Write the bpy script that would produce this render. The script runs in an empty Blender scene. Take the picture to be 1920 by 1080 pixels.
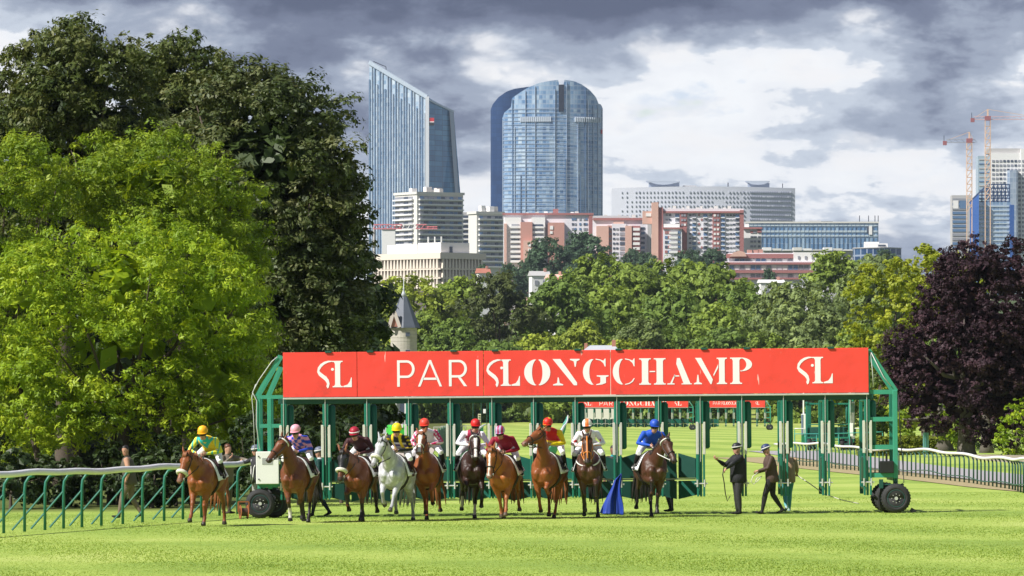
import bpy, bmesh, math, random
import numpy as np
from mathutils import Vector, Matrix

# ---------------------------------------------------------------- camera
scene = bpy.context.scene
COL = scene.collection
F, HZ, CH = 10666.7, 765.0, 2.66          # focal length in px of the 1920 frame, horizon row, camera height
cam_data = bpy.data.cameras.new('camera')
cam_data.lens = 200.0
cam_data.sensor_width = 36.0
cam_data.shift_y = (HZ - 540.0) / 1920.0
cam_data.clip_start = 1.0
cam_data.clip_end = 30000.0
cam = bpy.data.objects.new('camera', cam_data)
cam.location = (0, 0, CH)
cam.rotation_euler = (math.pi / 2, 0, 0)
COL.objects.link(cam)
scene.camera = cam

# ---------------------------------------------------------------- sun, sky, exposure
SUN_DIR = Vector((-0.60, -0.36, 0.66)).normalized()     # towards the sun: left, behind the camera, high
sun_el = math.asin(SUN_DIR.z)
sun_az = math.atan2(SUN_DIR.x, SUN_DIR.y)
sd = bpy.data.lights.new('sun', 'SUN')
sd.energy = 5.0
sd.angle = math.radians(0.5)
sd.color = (1.0, 0.962, 0.895)
sun = bpy.data.objects.new('sun', sd)
sun.rotation_euler = SUN_DIR.to_track_quat('Z', 'Y').to_euler()
sun.location = (-60, -40, 80)
COL.objects.link(sun)

scene.view_settings.view_transform = 'Standard'
scene.view_settings.look = 'None'
scene.view_settings.exposure = 0.42
scene.view_settings.gamma = 1.0
scene.view_settings.use_curve_mapping = False
scene.render.engine = 'CYCLES'
scene.cycles.max_bounces = 6
scene.cycles.transparent_max_bounces = 8
scene.cycles.diffuse_bounces = 3
scene.cycles.glossy_bounces = 3
scene.cycles.transmission_bounces = 3
scene.cycles.volume_bounces = 0
scene.cycles.use_denoising = True
scene.cycles.sample_clamp_indirect = 6.0

world = bpy.data.worlds.new('World')
scene.world = world
world.use_nodes = True
wn = world.node_tree
wn.nodes.clear()

class NT:
    """small helper to write node graphs"""
    def __init__(s, tree): s.t = tree
    def n(s, kind, **kw):
        nd = s.t.nodes.new(kind)
        for k, v in kw.items():
            if k.startswith('i_'):
                key = k[2:]
                key = int(key) if key.isdigit() else key.replace('_', ' ')
                s.set(nd.inputs[key], v)
            else:
                setattr(nd, k, v)
        return nd
    def set(s, sock, v):
        if isinstance(v, bpy.types.NodeSocket): s.t.links.new(v, sock)
        elif isinstance(v, bpy.types.Node): s.t.links.new(v.outputs[0], sock)
        else: sock.default_value = v
    def math(s, op, a, b=0.0, c=None, clamp=False):
        nd = s.t.nodes.new('ShaderNodeMath'); nd.operation = op; nd.use_clamp = clamp
        s.set(nd.inputs[0], a); s.set(nd.inputs[1], b)
        if c is not None: s.set(nd.inputs[2], c)
        return nd.outputs[0]
    def mix(s, fac, a, b, blend='MIX'):
        nd = s.t.nodes.new('ShaderNodeMix'); nd.data_type = 'RGBA'; nd.blend_type = blend
        s.set(nd.inputs['Factor'], fac); s.set(nd.inputs[6], a); s.set(nd.inputs[7], b)
        return nd.outputs[2]
    def ramp(s, fac, pts, interp='LINEAR'):
        nd = s.t.nodes.new('ShaderNodeValToRGB'); nd.color_ramp.interpolation = interp
        e = nd.color_ramp.elements
        while len(e) < len(pts): e.new(0.5)
        for q, (p, c) in zip(e, pts):
            q.position = p
            q.color = (c[0], c[1], c[2], 1) if hasattr(c, '__len__') else (c, c, c, 1)
        s.set(nd.inputs[0], fac)
        return nd.outputs[0]
    def smooth(s, v, lo, hi, a=0.0, b=1.0):
        nd = s.t.nodes.new('ShaderNodeMapRange'); nd.interpolation_type = 'SMOOTHSTEP'
        s.set(nd.inputs[0], v); nd.inputs[1].default_value = lo; nd.inputs[2].default_value = hi
        nd.inputs[3].default_value = a; nd.inputs[4].default_value = b
        return nd.outputs[0]

def build_world():
    g = NT(wn)
    sky = g.n('ShaderNodeTexSky', sky_type='NISHITA')
    sky.sun_disc = False
    sky.sun_elevation = sun_el
    sky.sun_rotation = sun_az
    sky.altitude = 50
    sky.air_density = 1.0; sky.dust_density = 0.6; sky.ozone_density = 1.5
    tc = g.n('ShaderNodeTexCoord')
    sep = g.n('ShaderNodeSeparateXYZ', i_0=tc.outputs['Generated'])
    az = g.math('ARCTAN2', sep.outputs[0], sep.outputs[1])
    el = g.math('ARCSINE', sep.outputs[2])
    # cloud deck seen edge-on: features shrink towards the horizon
    # log-like stretch of elevation so that clouds far up are larger
    els = g.math('MULTIPLY', g.math('LOGARITHM', g.math('ADD', g.math('MAXIMUM', el, 0.0), 0.06), 2.718), 0.115)
    def coords(sx, sy, off):
        return g.n('ShaderNodeCombineXYZ', i_0=g.math('MULTIPLY_ADD', az, sx, off), i_1=g.math('MULTIPLY', els, sy), i_2=off * 0.37)
    def noise(sx, sy, off, detail, rough=0.55, dist=0.0):
        return g.n('ShaderNodeTexNoise', noise_dimensions='3D', i_Vector=coords(sx, sy, off), i_Scale=1.0, i_Detail=detail, i_Roughness=rough, i_Distortion=dist).outputs[0]
    big = noise(13.0, 40.0, SKY_OFF[0], 3.0, 0.5)           # large masses
    mid = noise(36.0, 80.0, SKY_OFF[1], 8.0, 0.62, 0.0)
    fine = noise(120.0, 210.0, SKY_OFF[2], 5.0, 0.6)
    def puffs(sx, sy, off, wob):
        v = g.n('ShaderNodeVectorMath', operation='ADD', i_0=coords(sx, sy, off))
        wv = g.n('ShaderNodeVectorMath', operation='SCALE', i_0=g.n('ShaderNodeTexNoise', i_Vector=coords(sx * 1.3, sy * 1.3, off + 5.0), i_Scale=1.0, i_Detail=4.0).outputs['Color'])
        wv.inputs['Scale'].default_value = wob
        g.t.links.new(wv.outputs[0], v.inputs[1])
        vo = g.n('ShaderNodeTexVoronoi', feature='F1', voronoi_dimensions='2D', i_Vector=v.outputs[0], i_Scale=1.0)
        vo.normalize = True
        vo.inputs['Detail'].default_value = 3.0; vo.inputs['Roughness'].default_value = 0.5; vo.inputs['Lacunarity'].default_value = 2.3
        return vo.outputs['Distance']
    puff = puffs(34.0, 88.0, SKY_OFF[1] + 2.0, 0.55)          # cauliflower heads: low in their middles, dark creases between
    dens = g.math('ADD', g.math('MULTIPLY', big, 0.62), g.math('ADD', g.math('MULTIPLY', mid, 0.22), g.math('ADD', g.math('MULTIPLY', fine, 0.13), g.math('MULTIPLY', puff, 0.26))))
    dens = g.math('MULTIPLY_ADD', g.math('SUBTRACT', dens, 0.51), SKY_AMP, 0.418)
    # the deck thickens upwards: bellies of nearer clouds, greyer
    up = g.smooth(el, 0.049, 0.078)
    thick = g.math('ADD', dens, g.math('MULTIPLY', up, 0.17))
    cloud = g.ramp(thick, [(0.27, (0.46, 0.60, 0.82)), (0.34, (0.66, 0.75, 0.88)), (0.40, (0.93, 0.95, 0.98)), (0.465, (0.88, 0.90, 0.94)), (0.50, (0.58, 0.64, 0.74)),
                           (0.575, (0.34, 0.39, 0.50)), (0.65, (0.165, 0.195, 0.29)), (0.74, (0.090, 0.110, 0.185))], 'EASE')
    # white edges where billows catch the sun
    edge = g.math('MULTIPLY', g.smooth(puff, 0.30, 0.12), g.smooth(thick, 0.60, 0.50))
    cloud = g.mix(g.math('MULTIPLY', edge, 0.7), cloud, (0.92, 0.91, 0.92, 1))
    cl10 = g.mix(1.0, cloud, (SKY_K, SKY_K, SKY_K, 1), 'MULTIPLY')
    gap = g.smooth(thick, 0.36, 0.30)
    hid = g.math('MULTIPLY', gap, 0.65)
    colr = g.mix(hid, cl10, sky.outputs[0])
    below = g.smooth(el, -0.02, 0.0)
    colr = g.mix(below, (0.8, 0.9, 0.6, 1), colr)
    bg = g.n('ShaderNodeBackground', i_Color=colr, i_Strength=0.1)
    out = g.n('ShaderNodeOutputWorld')
    wn.links.new(bg.outputs[0], out.inputs[0])
SKY_OFF = (9.4, 7.1, 3.3)
SKY_K = 7.9
SKY_AMP = 1.2
world.cycles.sampling_method = 'MANUAL'
world.cycles.sample_map_resolution = 512
build_world()

# ---------------------------------------------------------------- helpers
def P(px, py, D):
    """point at distance D that lies on the line through picture point (px, py)"""
    return Vector(((px - 960) / F * D, D, CH + (HZ - py) / F * D))
def PX(px, D): return (px - 960) / F * D
def PZ(py, D): return CH + (HZ - py) / F * D

def sstep(v, a, b):
    t = min(1.0, max(0.0, (v - a) / (b - a)))
    return t * t * (3 - 2 * t)
def gz(x, y):
    """height of the ground"""
    s = 0.0083 * max(-40.0, min(40.0, x)) * (1 - sstep(y, 220, 420))
    rise = 3.0 * sstep(y, 760, 1100) - 0.22 * sstep(y, 450, 650) * (1 - sstep(y, 760, 900))
    hill = 0.0
    if y > 1150: hill = 84.0 * sstep(y, 1150, 4400)
    bank = 0.15 * sstep(x, 17.5, 24.0) * sstep(y, 170, 215) * (1 - sstep(y, 320, 420))
    return s + rise + hill + bank

def tag(o, label=None, cat=None, group=None, kind=None):
    if label: o['label'] = label
    if cat: o['category'] = cat
    if group: o['group'] = group
    if kind: o['kind'] = kind
    return o
def empty(name, loc=(0, 0, 0), rz=0.0, label=None, cat=None, group=None):
    o = bpy.data.objects.new(name, None)
    o.location = loc
    o.rotation_euler = (0, 0, rz)
    o.empty_display_size = 0.2
    COL.objects.link(o)
    return tag(o, label, cat, group)
def add_obj(name, me, parent=None, loc=None):
    o = bpy.data.objects.new(name, me)
    if parent: o.parent = parent
    if loc is not None: o.location = loc
    COL.objects.link(o)
    return o
def copy_tree(o, parent=None):
    c = o.copy()
    COL.objects.link(c)
    if parent is not None: c.parent = parent
    for ch in list(o.children): copy_tree(ch, c)
    return c

class MB:
    """collects shapes; build() makes ONE mesh object"""
    def __init__(s): s.v = []; s.f = []
    def add(s, vs, fs):
        b = len(s.v)
        s.v.extend([tuple(v) for v in vs])
        s.f.extend([tuple(i + b for i in f) for f in fs])
        return s
    def box(s, c, size, M=None):
        cx, cy, cz = c; hx, hy, hz = size[0] / 2, size[1] / 2, size[2] / 2
        vs = [Vector((sx * hx, sy * hy, sz * hz)) for sz in (-1, 1) for sy in (-1, 1) for sx in (-1, 1)]
        if M is not None: vs = [M @ v for v in vs]
        vs = [v + Vector(c) for v in vs]
        return s.add(vs, [(0, 2, 3, 1), (4, 5, 7, 6), (0, 1, 5, 4), (2, 6, 7, 3), (0, 4, 6, 2), (1, 3, 7, 5)])
    def bbox(s, c, size, bev=0.01, M=None):
        """box with chamfered edges"""
        bm = bmesh.new()
        bmesh.ops.create_cube(bm, size=1.0)
        for v in bm.verts: v.co = Vector((v.co.x * size[0], v.co.y * size[1], v.co.z * size[2]))
        bmesh.ops.bevel(bm, geom=bm.edges[:], offset=min(bev, min(size) * 0.45), segments=1, affect='EDGES', profile=0.5)
        bm.verts.index_update()
        vs = [(M @ v.co if M is not None else v.co) + Vector(c) for v in bm.verts]
        fs = [[v.index for v in f.verts] for f in bm.faces]
        bm.free()
        return s.add(vs, fs)
    def b2(s, x0, x1, y0, y1, z0, z1): return s.box(((x0 + x1) / 2, (y0 + y1) / 2, (z0 + z1) / 2), (abs(x1 - x0), abs(y1 - y0), abs(z1 - z0)))
    def bar(s, p, q, w, h=None, up=(0, 0, 1)):
        h = h or w
        p, q = Vector(p), Vector(q)
        t = (q - p).normalized(); u = Vector(up)
        if abs(t.dot(u)) > 0.98: u = Vector((0, 1, 0))
        sd_ = t.cross(u).normalized(); u = sd_.cross(t).normalized()
        vs = []
        for e in (p, q):
            for a, b in ((-1, -1), (1, -1), (1, 1), (-1, 1)): vs.append(e + sd_ * a * w / 2 + u * b * h / 2)
        return s.add(vs, [(3, 2, 1, 0), (4, 5, 6, 7), (0, 1, 5, 4), (1, 2, 6, 5), (2, 3, 7, 6), (3, 0, 4, 7)])
    def tube(s, st, n=8, side=None, caps=True):
        """st: list of (point, a, b) - a: sideways radius, b: radius in the other direction"""
        st = [(Vector(q[0]), q[1], q[2] if len(q) > 2 else q[1]) for q in st]
        m = len(st); rings = []
        ref = Vector(side) if side is not None else None
        prev = None
        for i, (p, a, b) in enumerate(st):
            t = (st[min(i + 1, m - 1)][0] - st[max(i - 1, 0)][0])
            if t.length < 1e-9: t = Vector((0, 0, 1))
            t.normalize()
            r = ref
            if r is None:
                r = prev if prev is not None else (Vector((0, 0, 1)).cross(t) if abs(t.z) < 0.95 else Vector((0, 1, 0)))
            r = (r - t * r.dot(t))
            if r.length < 1e-6: r = Vector((1, 0, 0)) - t * t.x
            r.normalize(); prev = r
            u = t.cross(r)
            rings.append([p + r * a * math.cos(2 * math.pi * k / n) + u * b * math.sin(2 * math.pi * k / n) for k in range(n)])
        vs = [v for r in rings for v in r]
        fs = []
        for i in range(m - 1):
            for k in range(n):
                k2 = (k + 1) % n
                fs.append((i * n + k, i * n + k2, (i + 1) * n + k2, (i + 1) * n + k))
        if caps:
            fs.append(tuple(range(n - 1, -1, -1)))
            fs.append(tuple((m - 1) * n + k for k in range(n)))
        return s.add(vs, fs)
    def cyl(s, p, q, r, n=10, r2=None): return s.tube([(p, r, r), (q, r if r2 is None else r2, r if r2 is None else r2)], n)
    def prism(s, pts, y0, y1):
        """polygon in the xz plane extruded along y"""
        n = len(pts)
        vs = [(x, y0, z) for x, z in pts] + [(x, y1, z) for x, z in pts]
        fs = [tuple(range(n)), tuple(range(2 * n - 1, n - 1, -1))] + [(i, i + n, (i + 1) % n + n, (i + 1) % n) for i in range(n)]
        return s.add(vs, fs)
    def zprism(s, pts, z0, z1):
        n = len(pts)
        vs = [(x, y, z0) for x, y in pts] + [(x, y, z1) for x, y in pts]
        fs = [tuple(range(n - 1, -1, -1)), tuple(range(n, 2 * n))] + [(i, (i + 1) % n, (i + 1) % n + n, i + n) for i in range(n)]
        return s.add(vs, fs)
    def ring(s, c, R, r, axis='y', n=24, m=8, flat=1.0):
        """torus round an axis"""
        vs = []; fs = []
        for i in range(n):
            a = 2 * math.pi * i / n
            for j in range(m):
                b = 2 * math.pi * j / m
                rad = R + r * math.cos(b); h = r * flat * math.sin(b)
                x, z, y = rad * math.cos(a), rad * math.sin(a), h
                vs.append((c[0] + x, c[1] + y, c[2] + z) if axis == 'y' else ((c[0] + y, c[1] + x, c[2] + z) if axis == 'x' else (c[0] + x, c[1] + z, c[2] + y)))
        for i in range(n):
            for j in range(m):
                fs.append((i * m + j, i * m + (j + 1) % m, ((i + 1) % n) * m + (j + 1) % m, ((i + 1) % n) * m + j))
        return s.add(vs, fs)
    def mesh(s, name, mat=None, smooth=False, recalc=True):
        me = bpy.data.meshes.new(name)
        me.from_pydata(s.v, [], s.f)
        if recalc:
            bm = bmesh.new(); bm.from_mesh(me)
            bmesh.ops.recalc_face_normals(bm, faces=bm.faces[:])
            bm.to_mesh(me); bm.free()
        if smooth:
            me.polygons.foreach_set('use_smooth', [True] * len(me.polygons))
        if mat: me.materials.append(mat)
        return me
    def build(s, name, mat, parent=None, smooth=False, loc=None):
        return add_obj(name, s.mesh(name, mat, smooth), parent, loc)

_ub = {}
def ubox(name, mat, c, size, parent=None, rz=0.0):
    """a box piece that shares its mesh with all others of the same material"""
    if mat.name not in _ub: _ub[mat.name] = MB().box((0, 0, 0), (1, 1, 1)).mesh('piece_' + mat.name, mat)
    o = bpy.data.objects.new(name, _ub[mat.name])
    o.location = c; o.scale = size; o.rotation_euler = (0, 0, rz)
    if parent: o.parent = parent
    COL.objects.link(o)
    return o

# ---------------------------------------------------------------- materials
MATS = {}
def mat(name, col, rough=0.6, var=0.12, scale=8.0, bump=0.0, metal=0.0, spec=0.5, coat=0.0, dirt=0.0, coord='Object'):
    if name in MATS: return MATS[name]
    m = bpy.data.materials.new(name); m.use_nodes = True
    g = NT(m.node_tree); g.t.nodes.clear()
    b = g.n('ShaderNodeBsdfPrincipled')
    tc = g.n('ShaderNodeTexCoord')
    nz = g.n('ShaderNodeTexNoise', i_Vector=tc.outputs[coord], i_Scale=scale, i_Detail=5.0, i_Roughness=0.6)
    k = g.math('MULTIPLY_ADD', nz.outputs[0], 2 * var, 1 - var)
    c = g.mix(1.0, (*col, 1), g.n('ShaderNodeCombineXYZ', i_0=k, i_1=k, i_2=k), 'MULTIPLY')
    if dirt > 0:
        nd = g.n('ShaderNodeTexNoise', i_Vector=tc.outputs[coord], i_Scale=scale * 0.35, i_Detail=7.0, i_Roughness=0.7)
        c = g.mix(g.math('MULTIPLY', g.smooth(nd.outputs[0], 0.5, 0.75), dirt), c, (0.10, 0.085, 0.06, 1))
    g.set(b.inputs['Base Color'], c)
    g.set(b.inputs['Roughness'], g.math('MULTIPLY_ADD', nz.outputs[0], 0.2, rough - 0.1, clamp=True))
    b.inputs['Metallic'].default_value = metal
    b.inputs['Specular IOR Level'].default_value = spec
    b.inputs['Coat Weight'].default_value = coat
    if bump:
        bp = g.n('ShaderNodeBump', i_Height=nz.outputs[0], i_Strength=bump, i_Distance=0.02)
        g.t.links.new(bp.outputs[0], b.inputs['Normal'])
    o = g.n('ShaderNodeOutputMaterial'); g.t.links.new(b.outputs[0], o.inputs[0])
    MATS[name] = m
    return m
def attr_mat(name, rough=0.6, spec=0.4, sheen=0.0, var=0.10, scale=25.0, bump=0.0):
    """colour comes from the vertex attribute Col (pigment)"""
    m = bpy.data.materials.new(name); m.use_nodes = True
    g = NT(m.node_tree); g.t.nodes.clear()
    b = g.n('ShaderNodeBsdfPrincipled')
    at = g.n('ShaderNodeAttribute', attribute_name='Col')
    tc = g.n('ShaderNodeTexCoord')
    nz = g.n('ShaderNodeTexNoise', i_Vector=tc.outputs['Object'], i_Scale=scale, i_Detail=4.0)
    k = g.math('MULTIPLY_ADD', nz.outputs[0], 2 * var, 1 - var)
    c = g.mix(1.0, at.outputs[0], g.n('ShaderNodeCombineXYZ', i_0=k, i_1=k, i_2=k), 'MULTIPLY')
    g.set(b.inputs['Base Color'], c)
    b.inputs['Roughness'].default_value = rough
    b.inputs['Specular IOR Level'].default_value = spec
    if bump:
        bp = g.n('ShaderNodeBump', i_Height=nz.outputs[0], i_Strength=bump, i_Distance=0.02)
        g.t.links.new(bp.outputs[0], b.inputs['Normal'])
    o = g.n('ShaderNodeOutputMaterial'); g.t.links.new(b.outputs[0], o.inputs[0])
    MATS[name] = m
    return m
def leaf_mat(name, dark, mid, light, rough=0.5, trans=0.3, spec=0.4, use_objcol=False):
    m = bpy.data.materials.new(name); m.use_nodes = True
    g = NT(m.node_tree); g.t.nodes.clear()
    at = g.n('ShaderNodeAttribute', attribute_name='rnd')
    c = g.ramp(at.outputs['Fac'], [(0.0, dark), (0.5, mid), (1.0, light)])
    if use_objcol:
        oi = g.n('ShaderNodeObjectInfo')
        c = g.mix(1.0, c, oi.outputs['Color'], 'MULTIPLY')
    b = g.n('ShaderNodeBsdfPrincipled', i_Roughness=rough)
    b.inputs['Specular IOR Level'].default_value = spec
    g.set(b.inputs['Base Color'], c)
    tr = g.n('ShaderNodeBsdfTranslucent')
    g.set(tr.inputs[0], g.mix(1.0, c, (1.25, 1.15, 0.6, 1), 'MULTIPLY'))
    mx = g.n('ShaderNodeMixShader', i_0=trans)
    g.t.links.new(b.outputs[0], mx.inputs[1]); g.t.links.new(tr.outputs[0], mx.inputs[2])
    o = g.n('ShaderNodeOutputMaterial'); g.t.links.new(mx.outputs[0], o.inputs[0])
    MATS[name] = m
    return m
# ================================================================ the setting: ground
def grass_material():
    m = bpy.data.materials.new('turf'); m.use_nodes = True
    g = NT(m.node_tree); g.t.nodes.clear()
    geo = g.n('ShaderNodeNewGeometry')
    sep = g.n('ShaderNodeSeparateXYZ', i_0=geo.outputs['Position'])
    x, y = sep.outputs[0], sep.outputs[1]
    def nz(sx, sy, det, off=0.0, rough=0.6):
        v = g.n('ShaderNodeCombineXYZ', i_0=g.math('MULTIPLY', x, sx), i_1=g.math('MULTIPLY', y, sy), i_2=off)
        return g.n('ShaderNodeTexNoise', i_Vector=v, i_Scale=1.0, i_Detail=det, i_Roughness=rough).outputs[0]
    fine = nz(9.0, 3.0, 6.0, 0.3, 0.7)
    patch = nz(0.30, 0.16, 5.0, 4.1)
    broad = nz(0.05, 0.03, 3.0, 7.7)
    # mowing swaths run across the far track at a slant
    sw = g.math('SINE', g.math('ADD', g.math('MULTIPLY', g.math('ADD', g.math('MULTIPLY', y, 0.12), x), 0.62), g.math('MULTIPLY', patch, 1.6)))
    sw = g.smooth(sw, -0.5, 0.5)
    farm = g.smooth(y, 170.0, 330.0)
    k = g.math('ADD', g.math('MULTIPLY', fine, 0.26), g.math('ADD', g.math('MULTIPLY', patch, 0.48), g.math('MULTIPLY', broad, 0.26)))
    k = g.math('ADD', k, g.math('MULTIPLY', g.math('MULTIPLY', g.math('SUBTRACT', sw, 0.5), farm), 0.12))
    mow = g.math('SINE', g.math('ADD', g.math('MULTIPLY', g.math('ADD', y, g.math('MULTIPLY', x, 0.35)), 0.42), g.math('MULTIPLY', broad, 5.0)))     # old mower passes on the near turf
    k = g.math('ADD', k, g.math('MULTIPLY', g.math('MULTIPLY', g.smooth(mow, -0.4, 0.4, -0.5, 0.5), g.smooth(y, 330.0, 170.0)), 0.07))
    worn = g.smooth(nz(1.1, 0.5, 4.0, 9.3), 0.62, 0.72)
    k = g.math('ADD', k, g.math('MULTIPLY', worn, -0.03))
    c = g.ramp(k, [(0.28, (0.155, 0.25, 0.045)), (0.44, (0.27, 0.38, 0.070)), (0.55, (0.365, 0.465, 0.098)), (0.70, (0.49, 0.55, 0.17))])
    # dry verge far off and at the foot of the trees
    dry = g.math('MULTIPLY', g.smooth(y, 720.0, 860.0), 0.45)
    c = g.mix(dry, c, (0.33, 0.34, 0.09, 1))
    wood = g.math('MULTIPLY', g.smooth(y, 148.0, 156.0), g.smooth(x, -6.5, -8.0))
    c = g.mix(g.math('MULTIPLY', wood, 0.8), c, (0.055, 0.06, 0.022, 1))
    town = g.smooth(y, 1150.0, 1300.0)
    c = g.mix(town, c, (0.07, 0.10, 0.03, 1))
    b = g.n('ShaderNodeBsdfPrincipled', i_Roughness=0.8)
    b.inputs['Specular IOR Level'].default_value = 0.15
    g.set(b.inputs['Base Color'], c)
    bp = g.n('ShaderNodeBump', i_Height=fine, i_Strength=0.5, i_Distance=0.05)
    g.t.links.new(bp.outputs[0], b.inputs['Normal'])
    o = g.n('ShaderNodeOutputMaterial'); g.t.links.new(b.outputs[0], o.inputs[0])
    MATS['turf'] = m
    return m
turf = grass_material()

def ground_sheet(name, xs, ys, m, dz=0.0, kind='structure'):
    vs = [(x, y, gz(x, y) + dz) for y in ys for x in xs]
    nx = len(xs)
    fs = [(j * nx + i, j * nx + i + 1, (j + 1) * nx + i + 1, (j + 1) * nx + i) for j in range(len(ys) - 1) for i in range(nx - 1)]
    me = bpy.data.meshes.new(name); me.from_pydata(vs, [], fs); me.materials.append(m)
    me.polygons.foreach_set('use_smooth', [True] * len(fs))
    o = add_obj(name, me); o['kind'] = kind
    return o
gx = [-9000, -4000, -1500, -600, -250, -120, -70] + list(range(-40, 41, 4)) + [70, 120, 250, 600, 1500, 4000, 9000]
gy = [-400, -100, 0, 40] + list(range(60, 420, 10)) + list(range(420, 1160, 20)) + list(range(1160, 4600, 80)) + [5500, 8000, 14000]
tag(ground_sheet('ground', gx, gy, turf), 'bright green mown turf of the racecourse', None)

# short grass blades standing on the near turf
def grass_blades(n=200000, d0=86.0, d1=172.0, seed=5):
    rg = np.random.default_rng(seed)
    u = rg.random(n)
    D = 1.0 / (1 / d0 + u * (1 / d1 - 1 / d0))
    X = (rg.random(n) * 2 - 1) * 0.094 * D
    slope = 0.0083 * np.clip(X, -40, 40)
    keep = ~((X < -7.6) & (D > 150))
    D, X, slope = D[keep], X[keep], slope[keep]; n = len(D)
    h = (0.008 + 0.016 * rg.random(n)) * (0.8 + 0.4 * np.sin(X * 0.9 + D * 0.31))
    w = 0.010 + 0.010 * rg.random(n)
    a = rg.random(n) * 2 * np.pi
    lx, ly = (rg.random(n) - 0.5) * 0.05, (rg.random(n) - 0.5) * 0.05
    v = np.empty((n, 3, 3), np.float32)
    v[:, 0] = np.stack([X - w * np.cos(a), D - w * np.sin(a), slope - 0.004], 1)
    v[:, 1] = np.stack([X + w * np.cos(a), D + w * np.sin(a), slope - 0.004], 1)
    v[:, 2] = np.stack([X + lx, D + ly, slope + h], 1)
    me = bpy.data.meshes.new('grass')
    me.vertices.add(n * 3); me.vertices.foreach_set('co', v.ravel())
    me.loops.add(n * 3); me.loops.foreach_set('vertex_index', np.arange(n * 3, dtype=np.int32))
    me.polygons.add(n); me.polygons.foreach_set('loop_start', np.arange(0, n * 3, 3, dtype=np.int32))
    me.update()
    at = me.attributes.new('rnd', 'FLOAT', 'FACE')
    at.data.foreach_set('value', rg.random(n).astype(np.float32))
    me.materials.append(leaf_mat('grass_blade', (0.22, 0.33, 0.056), (0.31, 0.42, 0.078), (0.42, 0.50, 0.125), 0.6, 0.35, 0.25))
    o = add_obj('grass', me)
    return tag(o, 'short mown grass blades of the near turf', 'grass', kind='stuff')
grass_blades()

# grey lane beyond the right-hand rail, dry strip beside it
asph = mat('asphalt', (0.36, 0.34, 0.35), 0.85, 0.15, 1.2, bump=0.2)
dryg = mat('dry_grass', (0.36, 0.29, 0.15), 0.9, 0.3, 2.5)
def strip(name, pts, m, dz, label):
    """pts: list of (y, x0, x1)"""
    vs = []; fs = []
    for y, x0, x1 in pts:
        for k in range(7):
            x = x0 + (x1 - x0) * k / 6
            vs.append((x, y, gz(x, y) + dz))
    for j in range(len(pts) - 1):
        for k in range(6): fs.append((j * 7 + k, j * 7 + k + 1, (j + 1) * 7 + k + 1, (j + 1) * 7 + k))
    me = bpy.data.meshes.new(name); me.from_pydata(vs, [], fs); me.materials.append(m)
    return tag(add_obj(name, me), label, None, kind='structure')
def rail_r(y): return 14.55 + (y - 176) * (-0.028) - 0.8 * sstep(y, 190, 245) + 1.25 * (1 - sstep(y, 150, 185))
lane = [(y, rail_r(y) + 1.9 + 0.02 * (y - 180), rail_r(y) + 4.6 + 0.03 * (y - 180)) for y in range(182, 345, 6)]
strip('path', lane, asph, 0.03, 'grey asphalt lane beyond the white rail on the right')
drys = [(y, rail_r(y) + 0.2, rail_r(y) + 1.8 + 0.02 * (y - 180)) for y in range(165, 300, 6)]
strip('verge', drys, dryg, 0.02, 'strip of dry straw-coloured grass along the lane')
gravel = mat('gravel', (0.50, 0.42, 0.36), 0.9, 0.15, 1.5)
strip('gravel_path', [(y, -7.9 - (y - 300) * 0.012, -4.3 - (y - 300) * 0.010) for y in range(290, 620, 15)], gravel, 0.03, 'pale pinkish gravel yard behind the gate on the left')
# ================================================================ starting gates
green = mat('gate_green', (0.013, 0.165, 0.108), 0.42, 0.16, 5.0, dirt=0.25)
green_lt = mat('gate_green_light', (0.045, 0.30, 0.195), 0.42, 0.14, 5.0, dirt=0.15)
green_dk = mat('gate_pad_green', (0.008, 0.072, 0.052), 0.5, 0.2, 6.0, bump=0.1)
pad_green = mat('pad_green', (0.009, 0.130, 0.092), 0.48, 0.15, 4.0)
steel = mat('galvanised_steel', (0.62, 0.62, 0.58), 0.38, 0.1, 9.0, metal=0.35, dirt=0.2)
pale_strip = mat('pale_strip', (0.60, 0.60, 0.52), 0.5, 0.12, 9.0, dirt=0.2)
rubber = mat('tyre_rubber', (0.022, 0.022, 0.024), 0.75, 0.25, 14.0, dirt=0.25)
hub_green = mat('hub_green', (0.014, 0.055, 0.050), 0.45, 0.2, 12.0, dirt=0.3)
black = mat('black_plastic', (0.012, 0.012, 0.013), 0.5, 0.2, 10.0)
cab_white = mat('cabinet_white', (0.78, 0.78, 0.75), 0.45, 0.05, 3.0, dirt=0.08)
cab_grey = mat('cabinet_plate', (0.42, 0.43, 0.43), 0.4, 0.1, 20.0, metal=0.3)
white_pt = mat('white_paint', (0.82, 0.82, 0.80), 0.45, 0.05, 4.0, dirt=0.06)
letter_w = mat('lettering_white', (0.92, 0.87, 0.88), 0.5, 0.03, 4.0)
cable = mat('grey_cable', (0.55, 0.57, 0.55), 0.5, 0.1, 9.0)

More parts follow.
